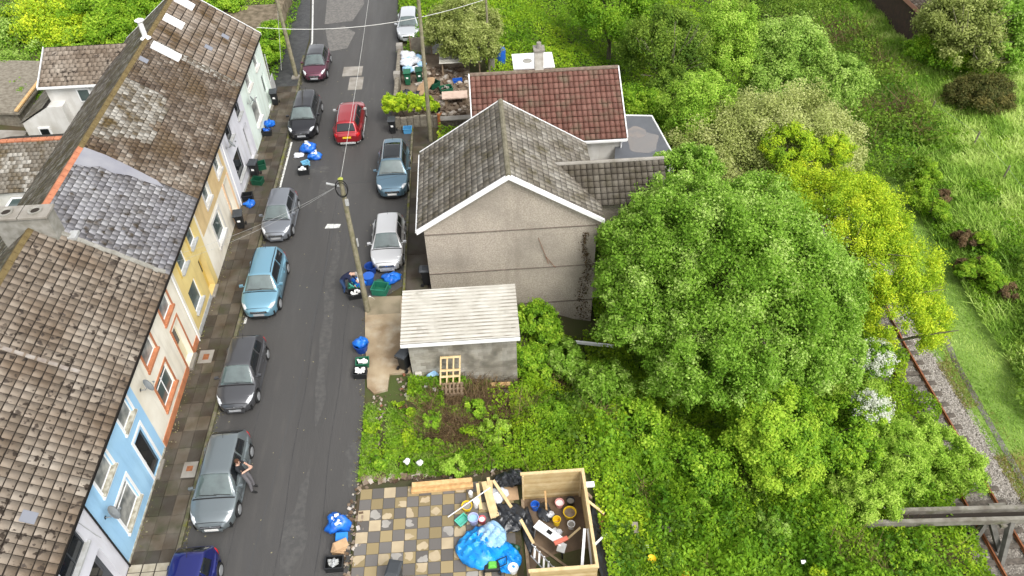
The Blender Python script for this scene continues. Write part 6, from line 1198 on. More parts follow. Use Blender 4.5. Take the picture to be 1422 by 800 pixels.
wire('thick pale cable crossing the street near the far white car',(-13.9,48.6,5.2),g(730,-22,7.0),1.1,.02); wire('cable from the coiled pole to the cream house gutter',(pt_[0],pt_[1],pt_[2]-.2),(-13.85,27.0,4.6),.3,.005,M['sill']); wire('second thin cable from the coiled pole to the yellow house',(pt_[0],pt_[1],pt_[2]-.2),(-13.85,26.6,4.5),.35,.005,M['sill'])
wire('cable from the coiled pole to the gable house eave',(pt_[0],pt_[1],pt_[2]-.2),(-3.1,33.0,4.3),.2,.005,M['darkgrey']); wire('guy wire beside the pole on the left pavement',(-12.93,51.4,5.6),(-14.0,52.2,.3),.02,.02)
# end of terrace clutter
t=thing('boundary_wall','rough earth and stone bank wall at the top of the street','wall',(-15.5,60,0)); b=MB(); b.b2(-20,-15.3,55.5,62,-.2,1.1); b.box((-15.2,60,.7),(.5,14,1.4)); b.build('wall',mat('bank_wall',(.2,.16,.11),(.1,.08,.05),2.5,rough=.95,bump=.9,bscale=7),t,bevel=.1)
t=thing('garden_gate','leaning grey gate panel beside the mint end house','gate',(-14.2,49.6,0)); b=MB(); b.box((-14.1,49.4,.65),(.06,1.2,1.1),rx=.1); b.build('panel',M['sill'],t); b=MB(); b.tube([(-14.35,50.0,0),(-14.3,50.1,2.6)],.045,8); b.build('post',M['sill'],t)
t=thing('garden_railing','two pale handrail posts left of the gable house','railing',(-3.5,36.5,0)); b=MB(); b.tube([(-3.35,35.2,0),(-3.35,35.2,1.3),(-3.35,37.6,1.3),(-3.35,37.6,0)],.035,6); b.tube([(-3.35,36.4,0),(-3.35,36.4,1.3)],.03,6); b.build('rail',M['sill'],t)
# ---------------------------------------------------------------- cluttered yard behind the hedge
b=MB(); yd=[(-5.25,45.2),(-.45,44.4),(-.4,53.8),(-5.3,53.6)]; b.prism(yd,-1.5,.2); struct('yard_ground',b,mat('yard_soil',(.13,.095,.065),(.2,.155,.11),1.5,rough=.95,bump=.8,bscale=8))
t=thing('yard_wall','low stone and post wall between the yard and the road','wall',(-5.5,50,0)); b=MB(); b.b2(-5.62,-5.35,45.3,54.2,-.1,.75); b.build('wall',M['wood_grey'],t,bevel=.03)
for yy_ in (45.6,49.6,53.9): b=MB(); b.b2(-5.72,-5.25,yy_-.25,yy_+.25,-.1,1.0); b.build('pier',M['conc'],t,bevel=.02)
t=thing('hedge_planter','grey sleeper planter wall below the bright hedge','planter',(-4.2,44,0)); b=MB()
for k in range(7): b.b2(-5.45+k*.42,-5.05+k*.42,43.82,44.02,-.1,.85+.05*math.sin(k*5))
b.build('board',M['wood_grey'],t,bevel=.02)
t=thing('rubble_retaining_wall','dark stone retaining wall between the yard and the gable house','wall',(-1.4,44.2,0)); b=MB(); b.b2(-2.5,-.2,44.0,44.35,-2.5,.35); b.build('wall',M['stonew'],t); b=MB(); b.b2(-2.55,-.15,43.92,44.42,.352,.45); b.build('coping',M['conc'],t,bevel=.03)
t=thing('rusty_post','orange rusty post at the corner of the planter','post',(-2.55,43.6,0)); b=MB(); b.tube([(-2.55,43.6,-.2),(-2.55,43.6,1.1)],.09,8); b.tube([(-2.55,43.6,.9),(-2.35,43.65,1.15)],.04,6); b.build('post',mat('rust_bright',(.45,.17,.05),(.3,.1,.04),5,rough=.8),t)
t=thing('board_fence','weathered panel fence at the back of the yard','fence',(-3,53.8,0))
for k in range(3): b=MB(); b.b2(-4.6+k*1.5,-3.2+k*1.5,53.7,53.78,.1,1.5); b.build('panel',[M['wood_grey'],M['sill'],M['wood_grey']][k],t); b=MB(); b.b2(-4.7+k*1.5,-4.6+k*1.5,53.65,53.83,0,1.65); b.build('post',M['wood_old'],t)
t=thing('corrugated_sheet','white corrugated lean-to roof sheet at the back of the yard','roof sheet',(-1,51.5,0)); b=MB(); b.sheet(lambda u,v:(-2.5+3.0*u,50.0+2.3*v,1.25+.35*v+.03*math.sin(v*40)),2,60); b.build('sheet',M['corr'],t,solid=.01)
for (xx,yy_) in ((-2.3,50.2),(.3,50.2),(-2.3,52.1),(.3,52.1)): b=MB(); b.b2(xx-.05,xx+.05,yy_-.05,yy_+.05,0,1.25); b.build('post',M['wood_old'],t)
t=thing('brick_pier','pale concrete gatepost under the dull olive tree','post',(1.15,51.3,0)); b=MB(); b.b2(.95,1.4,50.9,51.4,-.5,1.6); b.build('pier',M['conc'],t,bevel=.03)
t=thing('blue_drum','bright blue plastic drum under the dull olive tree','drum',(1.9,52.3,0)); b=MB(); b.lathe([(.33,-.4),(.37,-.1),(.35,.3),(.37,.7),(.3,.85)],(1.9,52.3,.2),18); b.build('drum',M['blueplas'],t,smooth=True,sharp=.8)
r=random.Random(77)
pts=[(r.uniform(-5.1,-3.5),r.uniform(50.3,53.0)) for _ in range(15)]
for i,(x,y) in enumerate(pts):
    o=bag('white refuse bag in the heap by the yard wall',x,y,r.uniform(.3,.45),M['whitebag'] if i%4 else M['tarp_pale'],200+i,z=.25+r.uniform(0,.35),group='white bags heaped in the yard',tie=False,flat=.6)
for i,(x,y,lb) in enumerate(((-4.6,46.8,'black refuse bag nearest the bright hedge'),(-4.9,47.6,'black refuse bag beside the yard wall'),(-4.1,47.3,'black refuse bag behind the flattened cardboard'))): bag(lb,x,y,.42,M['blacktarp'],230+i,z=.22,group='black bags in the yard',flat=.6)
bag('pale grey bag beside the black bags in the yard',-3.9,46.4,.4,M['whitebag'],240,z=.22,flat=.5)
wheelie('green wheelie bin under the heap of white bags',-4.75,49.3,.0,m=M['green'],z=.2); wheelie('dark green wheelie bin beside the first green one in the yard',-3.95,49.5,.1,m=M['greend'],z=.2)
rbox('green tub of rubble near the middle of the yard',-2.1,47.9,M['green'],.3,z=.25,s=(.8,.6,.35),fill=M['conc']); rbox('green crate tipped in the middle of the yard',-3.0,48.6,M['greend'],.8,z=.3,s=(.8,.6,.35)); rbox('black crate on the flat stones of the yard',-2.75,45.5,M['black'],0,z=.25,s=(.5,.45,.42)); rbox('small blue crate near the white sheet in the yard',-1.3,49.2,M['blueplas'],.1,z=.25,s=(.6,.3,.2))
t=thing('cardboard_pile','large tan cardboard sheets leaning by the green bins in the yard','cardboard',(-3.6,47.8,.2)); b=MB(); b.poly(blotch(-3.55,47.8,.6,.85,seed=4,j=.15) and [(x,y,.45+.5*(x+4.1)) for x,y in blotch(-3.55,47.8,.5,.9,seed=4,j=.12)],(0,0,.05)); b.poly([(x,y,.75+.2*(x+3)) for x,y in blotch(-3.2,48.6,.4,.5,seed=6,j=.12)],(0,0,.05)); b.build('sheets',M['card'],t,fixn=True)
t=thing('plaster_slab','pale pink plaster slab on supports in the yard','slab',(-1.4,46.6,.2)); b=MB(); b.box((-1.5,46.5,.75),(1.7,.8,.08),rx=.12); b.build('slab',mat('pink_board',(.55,.42,.34),(.45,.33,.26),3,rough=.85),t); b=MB(); b.box((-2.1,46.5,.45),(.2,.5,.5)); b.box((-.9,46.5,.45),(.25,.5,.5)); b.build('support',M['wood_old'],t)
b=MB(); r=random.Random(6)
for i in range(420):
    x=r.uniform(-4.2,-.6); y=r.uniform(44.8,51.5); s=r.uniform(.05,.28); b.box((x,y,.2+s*.25),(s*r.uniform(.6,1.8),s,s*.6),rz=r.uniform(0,3),rx=r.uniform(-.4,.4),ry=r.uniform(-.3,.3),t=min(1,r.random()**1.4))
tag(b.build('rubble',M['rubble']),kind='stuff')
# ---------------------------------------------------------------- ground by the garage
t=thing('wooden_pallet','wooden pallet propped against the garage wall','pallet',(-2.0,22.4,0)); b=MB()
def pal(u,v): return (-2.45+.85*u+.12*v,22.15+.65*v,.1+1.15*v)
for k in range(4): u=k/3; b.poly([pal(u-.04,0),pal(u+.04,0),pal(u+.04,1),pal(u-.04,1)],(0,-.05,.03))
for k in (0,.28,.5,.96): b.poly([pal(-.04,k),pal(1.04,k),pal(1.04,k+.07),pal(-.04,k+.07)],(0,-.08,.05))
b.build('slats',M['wood'],t,fixn=True)
t=thing('wooden_pallet','second pallet lying flat below the propped one','pallet',(-2.0,21.9,0)); b=MB()
for k in range(6): b.b2(-2.4+k*.17,-2.31+k*.17,21.5,22.15,.22,.25)
for k in range(3): b.b2(-2.42,-1.42,21.5+k*.28,21.58+k*.28,.1,.22)
b.build('slats',M['wood_old'],t)
t=thing('timber_beam','short orange timber lying against the garage foot','timber',(.1,22.4,-.2)); b=MB(); b.box((.25,22.5,float(hterr(.25,22.5))+.25),(.9,.2,.18),rz=-.02); b.build('beam',M['wood_side'],t)
for i,(px,py,s,m_,lb) in enumerate(((581,520,.24,'white_old','pale stone block nearest the tan driveway'),(601,522,.34,'tarp_pale','grey white sheet beside the pallet'),(592,536,.15,'white','small white lump below the pale stone block'),(605,543,.22,'white','white plank end beside the flat pallet'),(613,541,.22,'wood_side','brown plank end beside the flat pallet'),(641,515,.2,'conc','grey stone right of the propped pallet'))):
    p=g(px,py,.05); b=MB(); b.box((p[0],p[1],.12),(s*1.5,s*1.0,.14),rz=i*.7,rx=.15,ry=.1,taper=.8); tag(b.build('loose_block' if i!=1 else 'crumpled_sheet',M[m_] if m_ in M else M['white'],bevel=.02),lb,'rubble')
def tarp(name,label,c,rx,ry,h,m,seed,cat='tarpaulin',n=34,amp=.12,z0=None):
    r=np.random.default_rng(seed); ph=r.uniform(0,6.28,10); bl=blotch(0,0,1,1,n=48,j=.13,seed=seed)
    mb=MB(); vs=[];fs=[]; R_=9
    for k in range(R_+1):
        for i in range(48):
            f=k/R_; x=c[0]+bl[i][0]*rx*f; y=c[1]+bl[i][1]*ry*f
            zb=(float(hterr(x,y)) if z0 is None else z0)
            z=zb+.03+h*(1-f**2)+amp*abs(math.sin(x*9+ph[0]+2*math.sin(y*4+ph[3]))*math.sin(y*8+ph[1]+1.5*math.sin(x*5+ph[4])))+amp*.6*abs(math.sin((x+y)*13+ph[2])); vs.append((x,y,z))
    for k in range(R_):
        for i in range(48): fs.append((k*48+i,k*48+(i+1)%48,(k+1)*48+(i+1)%48,(k+1)*48+i))
    mb.add(vs,fs); o=mb.build(name,m,smooth=True,sharp=.8,solid=.01); return tag(o,label,cat)
p=g(614,562,.1); tarp('black_sheet','crumpled black plastic sheet below the pallets',(p[0],p[1]),.42,.36,.12,M['blacktarp'],3)
b=MB(); r=random.Random(16)
for i in range(520):
    q=r.gauss(0,1); x=-1.7+r.gauss(0,1.1); y=21.1+r.gauss(0,.8); z=float(hterr(x,y)); s=r.uniform(.03,.12); b.box((x,y,z+.04),(s*r.uniform(.6,2),s,s*.5),rz=r.uniform(0,3),rx=r.uniform(-.4,.4),t=r.random())
tag(b.build('brick_rubble',M['brickmix']),kind='stuff')
b=MB()
for i in range(230):
    x=-3.4+r.uniform(-1.0,4.4); y=22.25+r.gauss(0,.32); z=float(hterr(x,y)); s=r.uniform(.03,.13); b.box((x,y,z+.04),(s*r.uniform(.6,2),s,s*.5),rz=r.uniform(0,3),rx=r.uniform(-.4,.4),t=r.random()**1.3)
for i in range(160):
    x=r.uniform(-3.2,1.0); y=17.75+r.gauss(0,.2); z=float(hterr(x,y)); s=r.uniform(.04,.14); b.box((x,y,z+.05),(s*r.uniform(.6,2),s,s*.6),rz=r.uniform(0,3),rx=r.uniform(-.4,.4),t=r.random()**1.3)
for i in range(160):
    x=-5.2+r.gauss(0,.18); y=r.uniform(17.8,21.9); s=r.uniform(.03,.1); b.box((x,y,.03),(s*r.uniform(.6,2),s,s*.5),rz=r.uniform(0,3),t=r.random())
tag(b.build('stones',M['rubble']),kind='stuff')
rng=np.random.default_rng(5); n=1700; x=rng.normal(-1.7,.9,n); y=rng.normal(20.3,.8,n); o=blades('dead_twigs',np.stack([x,y,hterr(x,y)+.05],1),.4,.012,LEAF['brown'],None,rng.random(n),1.4); tag(o,kind='stuff')
for i,(px,py,lb) in enumerate(((565,641,'white lump of polystyrene on the verge left of the other'),(583,643,'white lump of polystyrene on the verge right of the other'))):
    p=g(px,py,.2); b=MB(); v,f=lump(p[0],p[1],.12,.13,.12,.12,i+60); b.add(v,f); tag(b.build('polystyrene_lump',M['paper'],smooth=True),lb,'litter')
# white planks on the slope
p0=gt(765,487); p1=gt(850,497); b=MB(); b.poly([(p0[0],p0[1],p0[2]+.85),(p1[0],p1[1],p1[2]+.95),(p1[0],p1[1]-.02,p1[2]+.8),(p0[0],p0[1]-.02,p0[2]+.7)],(0,.06,.03)); tag(b.build('white_plank',M['upvc'],fixn=True),'long white plank lying on the slope right of the garage','plank')
p0=gt(772,492); b=MB(); b.box((p0[0],p0[1]-.35,p0[2]+.55),(.26,.85,.04),rx=.6); tag(b.build('white_board',M['white']),'short white board below the long white plank','board')
# ---------------------------------------------------------------- open topped shed
t=thing('timber_shed','unroofed new timber shed with clutter inside','shed',(2,14.6,0)); SX0,SX1,SY0,SY1=.78,3.1,12.35,16.2
b=MB(); b.b2(SX0-.05,SX1+.05,SY0-.05,SY1+.05,-1.4,.02); b.build('floor',M['ply'],t)
def boards(name,horizontal,a0,a1,fix,z0,z1,flip=1):
    b=MB(); z=z0; r=random.Random(int(fix*10))
    while z<z1-.02:
        h=min(.15,z1-z)
        if horizontal: b.b2(a0,a1,fix-.02,fix+.02,z+.004,z+h-.002,t=r.random())
        else: b.b2(fix-.02,fix+.02,a0,a1,z+.004,z+h-.002,t=r.random())
        z+=h
    return b
M['clad']=mat('cladding',(.5,.38,.2),(.85,.8,.7),2.5,rough=.75,tint=[(.42,.31,.15),(.52,.4,.21),(.6,.48,.28)])
boards('',True,SX0,SX1,SY1,.02,1.75).build('back_wall',M['clad'],t); boards('',False,SY0,SY1,SX1,.02,1.75).build('side_wall',M['clad'],t); boards('',True,SX0,SX1,SY0,.02,1.75).build('front_wall',M['clad'],t)
b=MB(); b.b2(SX0-.05,SX1+.05,SY1-.06,SY1+.05,1.753,1.82); b.b2(SX1-.06,SX1+.05,SY0+.06,SY1-.062,1.753,1.82); b.b2(SX0-.05,SX1+.05,SY0-.06,SY0+.058,1.753,1.82); b.build('top_rail',M['wood'],t)
for (x,y) in ((SX0+.04,SY1-.06),(SX1-.06,SY1-.06),(SX0+.04,SY0+.06),(SX1-.06,SY0+.06)): b=MB(); b.b2(x-.035,x+.035,y-.035,y+.035,.02,1.75); b.build('corner_post',M['wood'],t)
b=MB(); b.b2(SX0-.06,SX0+.06,SY0+.06,SY1-.06,.02,.1); b.build('sill_board',M['wood_old'],t)
def bucket(label,x,y,m,r_=.14,h=.28,z=.03,full=None,group='buckets'):
    t=thing('bucket',label,'bucket',(x,y,z),0,group); b=MB(); b.lathe([(r_*.78,0),(r_,h),(r_*1.08,h),(r_*1.08,h+.015),(r_*.93,h+.01),(r_*.75,h*.35)],(x,y,z),18); b.build('pail',m,t,smooth=True,sharp=.7)
    b=MB(); b.tube([(x+r_*math.cos(q),y-.02,z+h*.9-r_*.5*math.sin(q)) for q in np.linspace(0,3.14,9)],.006,5); b.build('handle',M['metal'],t)
    if full: b=MB(); b.lathe([(.01,0),(r_*.9,.0),(r_*.9,.01)],(x,y,z+h*.75),14); b.build('contents',full,t)
def at(px,py,z=.05): q=g(px,py,z); return q[0],q[1]
x,y=at(743,706); bucket('blue bucket with a lid in the back left of the shed',x,y,M['blueplas'],.16,.3); x,y=at(791,716); bucket('wide yellow trug of tools in the shed',x,y,M['yelplas'],.24,.28,full=M['rubble'],group='buckets'); x,y=at(773,727); bucket('upturned yellow bucket in the middle of the shed',x,y,M['yelplas'],.15,.32)
x,y=at(793,732); bucket('white paint bucket below the yellow trug',x,y,M['upvc'],.14,.26,full=M['conc']); x,y=at(792,700); bucket('black bucket behind the yellow trug',x,y,M['black'],.16,.3,full=M['conc']); x,y=at(777,702); bucket('pink rimmed bucket near the back wall of the shed',x,y,mat('pink_plastic',(.65,.3,.28),rough=.5),.17,.25,full=M['paper'])
x,y=at(764,716); bag('white paper sack leaning in the shed',x,y,.16,M['whitebag'],301,group='sacks in the shed',tie=False); x,y=at(773,740); bag('grey white cement sack below the upturned bucket',x,y,.2,M['whitebag'],302,group='sacks in the shed',tie=False,flat=.5)
t=thing('workbench','folding white workbench standing askew in the shed','workbench',(1.9,14.2,0)); b=MB(); cxw,cyw=at(763,742,.6); b.box((cxw,cyw,.68),(1.25,.36,.05),rz=-.75); b.build('top',M['paper'],t); b=MB(); 
for (dx,dy_) in ((-.35,.42),(-.5,.22),(.38,-.5),(.5,-.3)): b.tube([(cxw+dx,cyw+dy_,.66),(cxw+dx*1.1,cyw+dy_*1.1,.04)],.025,6)
b.build('leg',M['metal'],t); b=MB(); b.box((cxw+.0,cyw+.02,.72),(.2,.14,.02),rz=-.75); b.build('clamp_plate',M['rubber'],t)
t=thing('mitre_saw','red and white bench saw at the end of the workbench','saw',(2.3,13.8,0)); xs,ys_=at(779,751,.75); b=MB(); b.box((xs,ys_,.76),(.55,.16,.1),rz=.35); b.build('fence',mat('red_tool',(.55,.15,.1),rough=.4),t,bevel=.02); b=MB(); b.box((xs+.0,ys_-.22,.65),(.3,.34,.08),rz=-.4,rx=.2); b.build('table',M['sill'],t); b=MB(); b.tube([(xs,ys_-.3,.6),(xs+.03,ys_-.35,.05)],.03,6); b.build('stand',M['rubber'],t)
t=thing('step_ladder','white step ladder lying against the left of the shed','ladder',(1.1,13.5,0)); b=MB(); A=Vector((.95,13.9,.75)); B_=Vector((1.95,12.75,.35)); off=Vector((-.05,-.3,-.3))
b.tube([A,B_],.025,6); b.tube([A+off,B_+off],.025,6); b.build('rails',M['metal'],t)
for k in range(6): q=A.lerp(B_,(k+.6)/6.6); b=MB(); b.poly([q,q+off,q+off+Vector((.07,.0,.0)),q+Vector((.07,0,0))],(0,.0,.03)); b.build('tread',M['upvc'],t,fixn=True)
for i,(p0,p1,w_,m_,lb,z0,z1) in enumerate((((723,722),(741,755),.12,'wood','long board leaning on the open left side of the shed',.9,.1),((740,753),(788,788),.09,'wood_old','dark batten lying diagonally on the shed floor',.08,.08),((789,748),(806,733),.08,'wood','short batten propped on the right wall of the shed',.4,.9),((759,710),(757,682),.07,'wood_side','brown stick against the back wall of the shed',.1,1.2))):
    a=Vector(g(*p0,z0)); c_=Vector(g(*p1,z1)); d=(c_-a).normalized(); n_=d.cross(Vector((0,0,1))).normalized()*w_/2; b=MB(); b.poly([a-n_,a+n_,c_+n_,c_-n_],(0,0,.03)); tag(b.build('loose_board',M[m_],fixn=True),lb,'board')
x,y=at(733,735); tarp('black_sheet','narrow black sheet along the left inside of the shed',(x,y),.22,.9,.1,M['blacktarp'],9,z0=.02,amp=.07); x,y=at(756,712); tarp('black_sheet','folded black sheet behind the workbench',(x,y),.3,.4,.1,M['blacktarp'],10,z0=.02,amp=.07)
# right of the shed: white frames, timber, black sheet
tarp('black_sheet','long black sheet spread outside the right wall of the shed',(3.75,14.1),.55,2.0,.1,M['blacktarp'],12,n=30,amp=.1)
for i,(p0,p1,w_,m_,lb,z0,z1) in enumerate((((811,692),(839,714),.1,'wood','pale batten outside the back corner of the shed',.6,.2),((808,678),(822,692),.1,'wood_old','weathered batten right behind the shed corner',.9,.5),((838,715),(834,735),.1,'rust','brown batten lying right of the shed',.1,.1),((812,694),(826,757),.07,'upvc','long white frame rail leaning on the shed',.9,.6),((826,757),(843,740),.07,'upvc','short white frame rail pointing right of the shed',.6,.3),((812,735),(808,790),.1,'upvc','white window frame rail against the lower side wall',1.5,1.2),((816,735),(822,790),.07,'white','second white rail against the lower side wall',1.5,1.0))):
    a=Vector(g(*p0,z0)); c_=Vector(g(*p1,z1)); d=(c_-a).normalized(); n_=d.cross(Vector((0,0,1))).normalized()*w_/2; b=MB(); b.poly([a-n_,a+n_,c_+n_,c_-n_],(0,0,.05)); tag(b.build('loose_board' if m_!='upvc' else 'frame_rail',M[m_],fixn=True),lb,'board')
b=MB(); q=g(818,671,.9); b.box((q[0],q[1],.8),(.42,.2,.14)); tag(b.build('white_block',M['upvc'],bevel=.02),'small white block at the back right corner of the shed','block')
# patio clutter
t=thing('timber_stack','long orange sleepers stacked along the back of the patio','timber',(-2.9,16.9,0)); q0=g(571,680,.2); q1=g(657,676,.2)
for k in range(3):
    b=MB(); b.box(((q0[0]+q1[0])/2,(q0[1]+q1[1])/2+.02+.22*k*(1 if k<2 else 0)+(.11 if k==2 else 0),.16+(.2 if k==2 else 0)),(q1[0]-q0[0]-.05*k,.2,.18),rz=.02); b.build('sleeper',M['wood_side'],t,bevel=.012)
for i in range(6):
    a=Vector(g([663,672,677,682,678,700][i],[672,670,675,668,664,676][i],.45)); c_=Vector(g([668,685,690,682,683,690][i],[708,720,718,716,700,707][i],.25)); b=MB()
    if i==5: a=Vector(g(685,668,.5)); c_=Vector(g(710,705,.3))
    d=(c_-a).normalized(); n_=d.cross(Vector((0,0,1))).normalized()*(.1 if i in (1,2) else .06); b.poly([a-n_,a+n_,c_+n_,c_-n_],(0,0,.06)); tag(b.build('new_plank',M['wood'],fixn=True),['thin dark edged plank at the left of the loose stack','wide pale plank second from the left of the loose stack','wide pale plank in the middle of the loose stack','long pale plank at the right of the loose stack','short plank on top of the loose stack','lone plank lying askew over the black sheet'][i],'plank','planks laid loose behind the patio')
a=Vector(g(622,718,.15)); c_=Vector(g(681,677,.9)); b=MB(); b.tube([a,c_],.022,7); tag(b.build('white_pipe',M['upvc']),'thin white pipe lying across the patio and planks','pipe')
x,y=at(649,707); bucket('yellow bucket of cement on the patio by the planks',x,y,M['yelplas'],.2,.24,z=.08,full=M['conc']); x,y=at(658,726); bucket('lilac lidded tub above the blue tarpaulin',x,y,mat('lilac_plastic',(.35,.38,.6),rough=.4),.2,.36,z=.08,full=M['tarp_pale']); x,y=at(670,726); bucket('red and white bucket beside the lilac tub',x,y,mat('red_plastic',(.6,.1,.12),rough=.4),.14,.26,z=.08,full=M['paper']); x,y=at(713,795); bucket('white bucket on the blue sheet beside the mower',x,y,M['upvc'],.18,.28,z=.15,full=M['paper'])
rbox('teal tray upside down on the patio',*at(642,724),M['teal'],.7,z=.08,s=(.42,.3,.12)); t=thing('white_bottle','white squeezed bottle on the patio by the long sleepers','bottle',(*at(654,692),.1)); x,y=at(654,690); b=MB(); b.lathe([(.08,0),(.09,.3),(.03,.36),(.03,.42)],(x,y,.08),12); b.build('bottle',M['upvc'],t,smooth=True)
x,y=at(662,703); t=thing('paint_tin','tall white canister between the bottle and the planks','canister',(x,y,.08)); b=MB(); b.lathe([(.13,0),(.13,.4),(.06,.45),(.06,.5)],(x,y,.08),14); b.build('canister',M['upvc'],t,smooth=True,sharp=.7)
x,y=at(692,690); bag('translucent white rubble sack behind the planks',x,y,.38,M['whitebag'],310,group='builders sacks on the patio',tie=False,flat=.45,z=.06)
x,y=at(710,687); t=thing('plywood_offcut','square tan plywood offcut beside the shed corner','board',(x,y,0)); b=MB(); b.box((x,y,.13),(.55,.6,.024),rz=.05); b.build('sheet',M['card'],t)
x,y=at(709,672,.3); tarp('black_sheet','bunched black sheet at the back of the patio',(x,y+.25),.6,.4,.3,M['blacktarp'],14,z0=.1,amp=.16); x,y=at(706,722); tarp('black_sheet','large crumpled black sheet between the planks and the shed',(x,y),.68,.72,.14,M['blacktarp'],15,z0=.08,amp=.12)
x,y=at(672,757,.4); tarp('blue_tarpaulin','large blue tarpaulin thrown over a heap on the patio',(x-.05,y),.95,.85,.45,M['bluetarp'],16,z0=.08,amp=.17); x,y=at(684,745,.5); tarp('pale_sheet','faded pale top of the sheet over the blue tarpaulin',(x,y),.55,.5,.22,M['tarp_pale'],17,z0=.46,amp=.14)
x,y=at(706,777,.2); tarp('blue_tarpaulin','smaller crumpled blue sheet beside the mower',(x,y),.45,.6,.2,M['bluetarp'],18,z0=.08,amp=.14)
x,y=at(683,786,.3); t=thing('lawn_mower','black and green lawn mower in front of the blue tarpaulin','mower',(x,y,.08))
b=MB(); b.box((x,y,.28),(.62,.42,.16),taper=.85); b.build('deck',M['black'],t,bevel=.04); b=MB(); b.box((x+.02,y,.42),(.34,.28,.14),taper=.7); b.build('motor_cover',mat('mower_green',(.12,.45,.06),rough=.4),t,bevel=.03)
for (dx,dy_) in ((-.3,-.22),(.3,-.22),(-.3,.22),(.3,.22)): b=MB(); b.lathe([(.1,-.03),(.1,.03)],(x+dx,y+dy_,.18),14,'X'); b.build('wheel',M['rubber'],t)
b=MB(); b.tube([(x+.2,y-.15,.4),(x+.55,y-.1,.6),(x+.55,y+.18,.6),(x+.2,y+.15,.4)],.02,6); b.build('handle',M['black'],t)
x,y=at(714,762,.15); bag('green and black tool bag against the shed',x,y,.2,M['greend'],320,group='builders sacks on the patio',tie=False,z=.06)
# bits thrown into the undergrowth below
for i,(px,py,kind,lb) in enumerate(((876,725,'wood_grey','pale oval board with a dark rim in the undergrowth'),(920,726,'wood_grey','weathered plank end sticking out of the brambles'),(910,748,'wood_old','broken board below the weathered plank end'),(936,708,'wood_old','thin upright batten in the brambles'),(1120,706,'wood_grey','grey slab showing below the rounded yellow green tree'),(898,770,'yelplas','small round yellow object in the nettles'),(943,791,'yelplas','yellow bowl lying in the nettles'),(1104,772,'paper','white plastic scrap in the lower brambles'),(1003,778,'wood_grey','grey stone half hidden at the lower edge'),(985,790,'white_old','pale rubble lump by the lower edge'),(891,750,'paper','tiny white scrap beside the broken board'),(970,790,'wood_old','brown board scrap at the lower edge'))):
    p=gt(px,py); b=MB(); z=p[2]+.75
    if kind=='yelplas': b.lathe([(.05,0),(.16,.08),(.17,.1),(.1,.03)],(p[0],p[1]-.6,z),14)
    else: b.box((p[0],p[1]-.6,z-.1),(.26+.1*(i%3) if kind!='paper' else .2,.42 if i<5 else .15,.05),rz=i*.9,rx=.35,ry=.1)
    tag(b.build('discarded_board' if 'board' in lb or 'plank' in lb or 'batten' in lb or 'slab' in lb else 'litter_piece',M.get(kind,M['white']),bevel=.01),lb,'litter')
# fence posts on the hillside
prev=None
for i,(px,py) in enumerate(((1289,162),(1350,205),(1390,253),(1418,290))):
    p=gt(px,py); b=MB(); b.tube([(p[0],p[1],p[2]-.2),(p[0]+.05,p[1],p[2]+1.35)],.06,7); o=b.build('fence_post',M['wood_grey']); tag(o,['highest wooden fence post on the hillside','second wooden fence post down the hillside','third wooden fence post down the hillside','lowest wooden fence post at the right edge'][i],'fence post','fence posts on the hillside')
    if prev is not None: wire(['upper','middle','lower'][i-1]+' strand of fence wire on the hillside',(prev[0],prev[1],prev[2]+1.2),(p[0],p[1],p[2]+1.2),.05,.008,M['metal'],'fence wires')
    prev=p
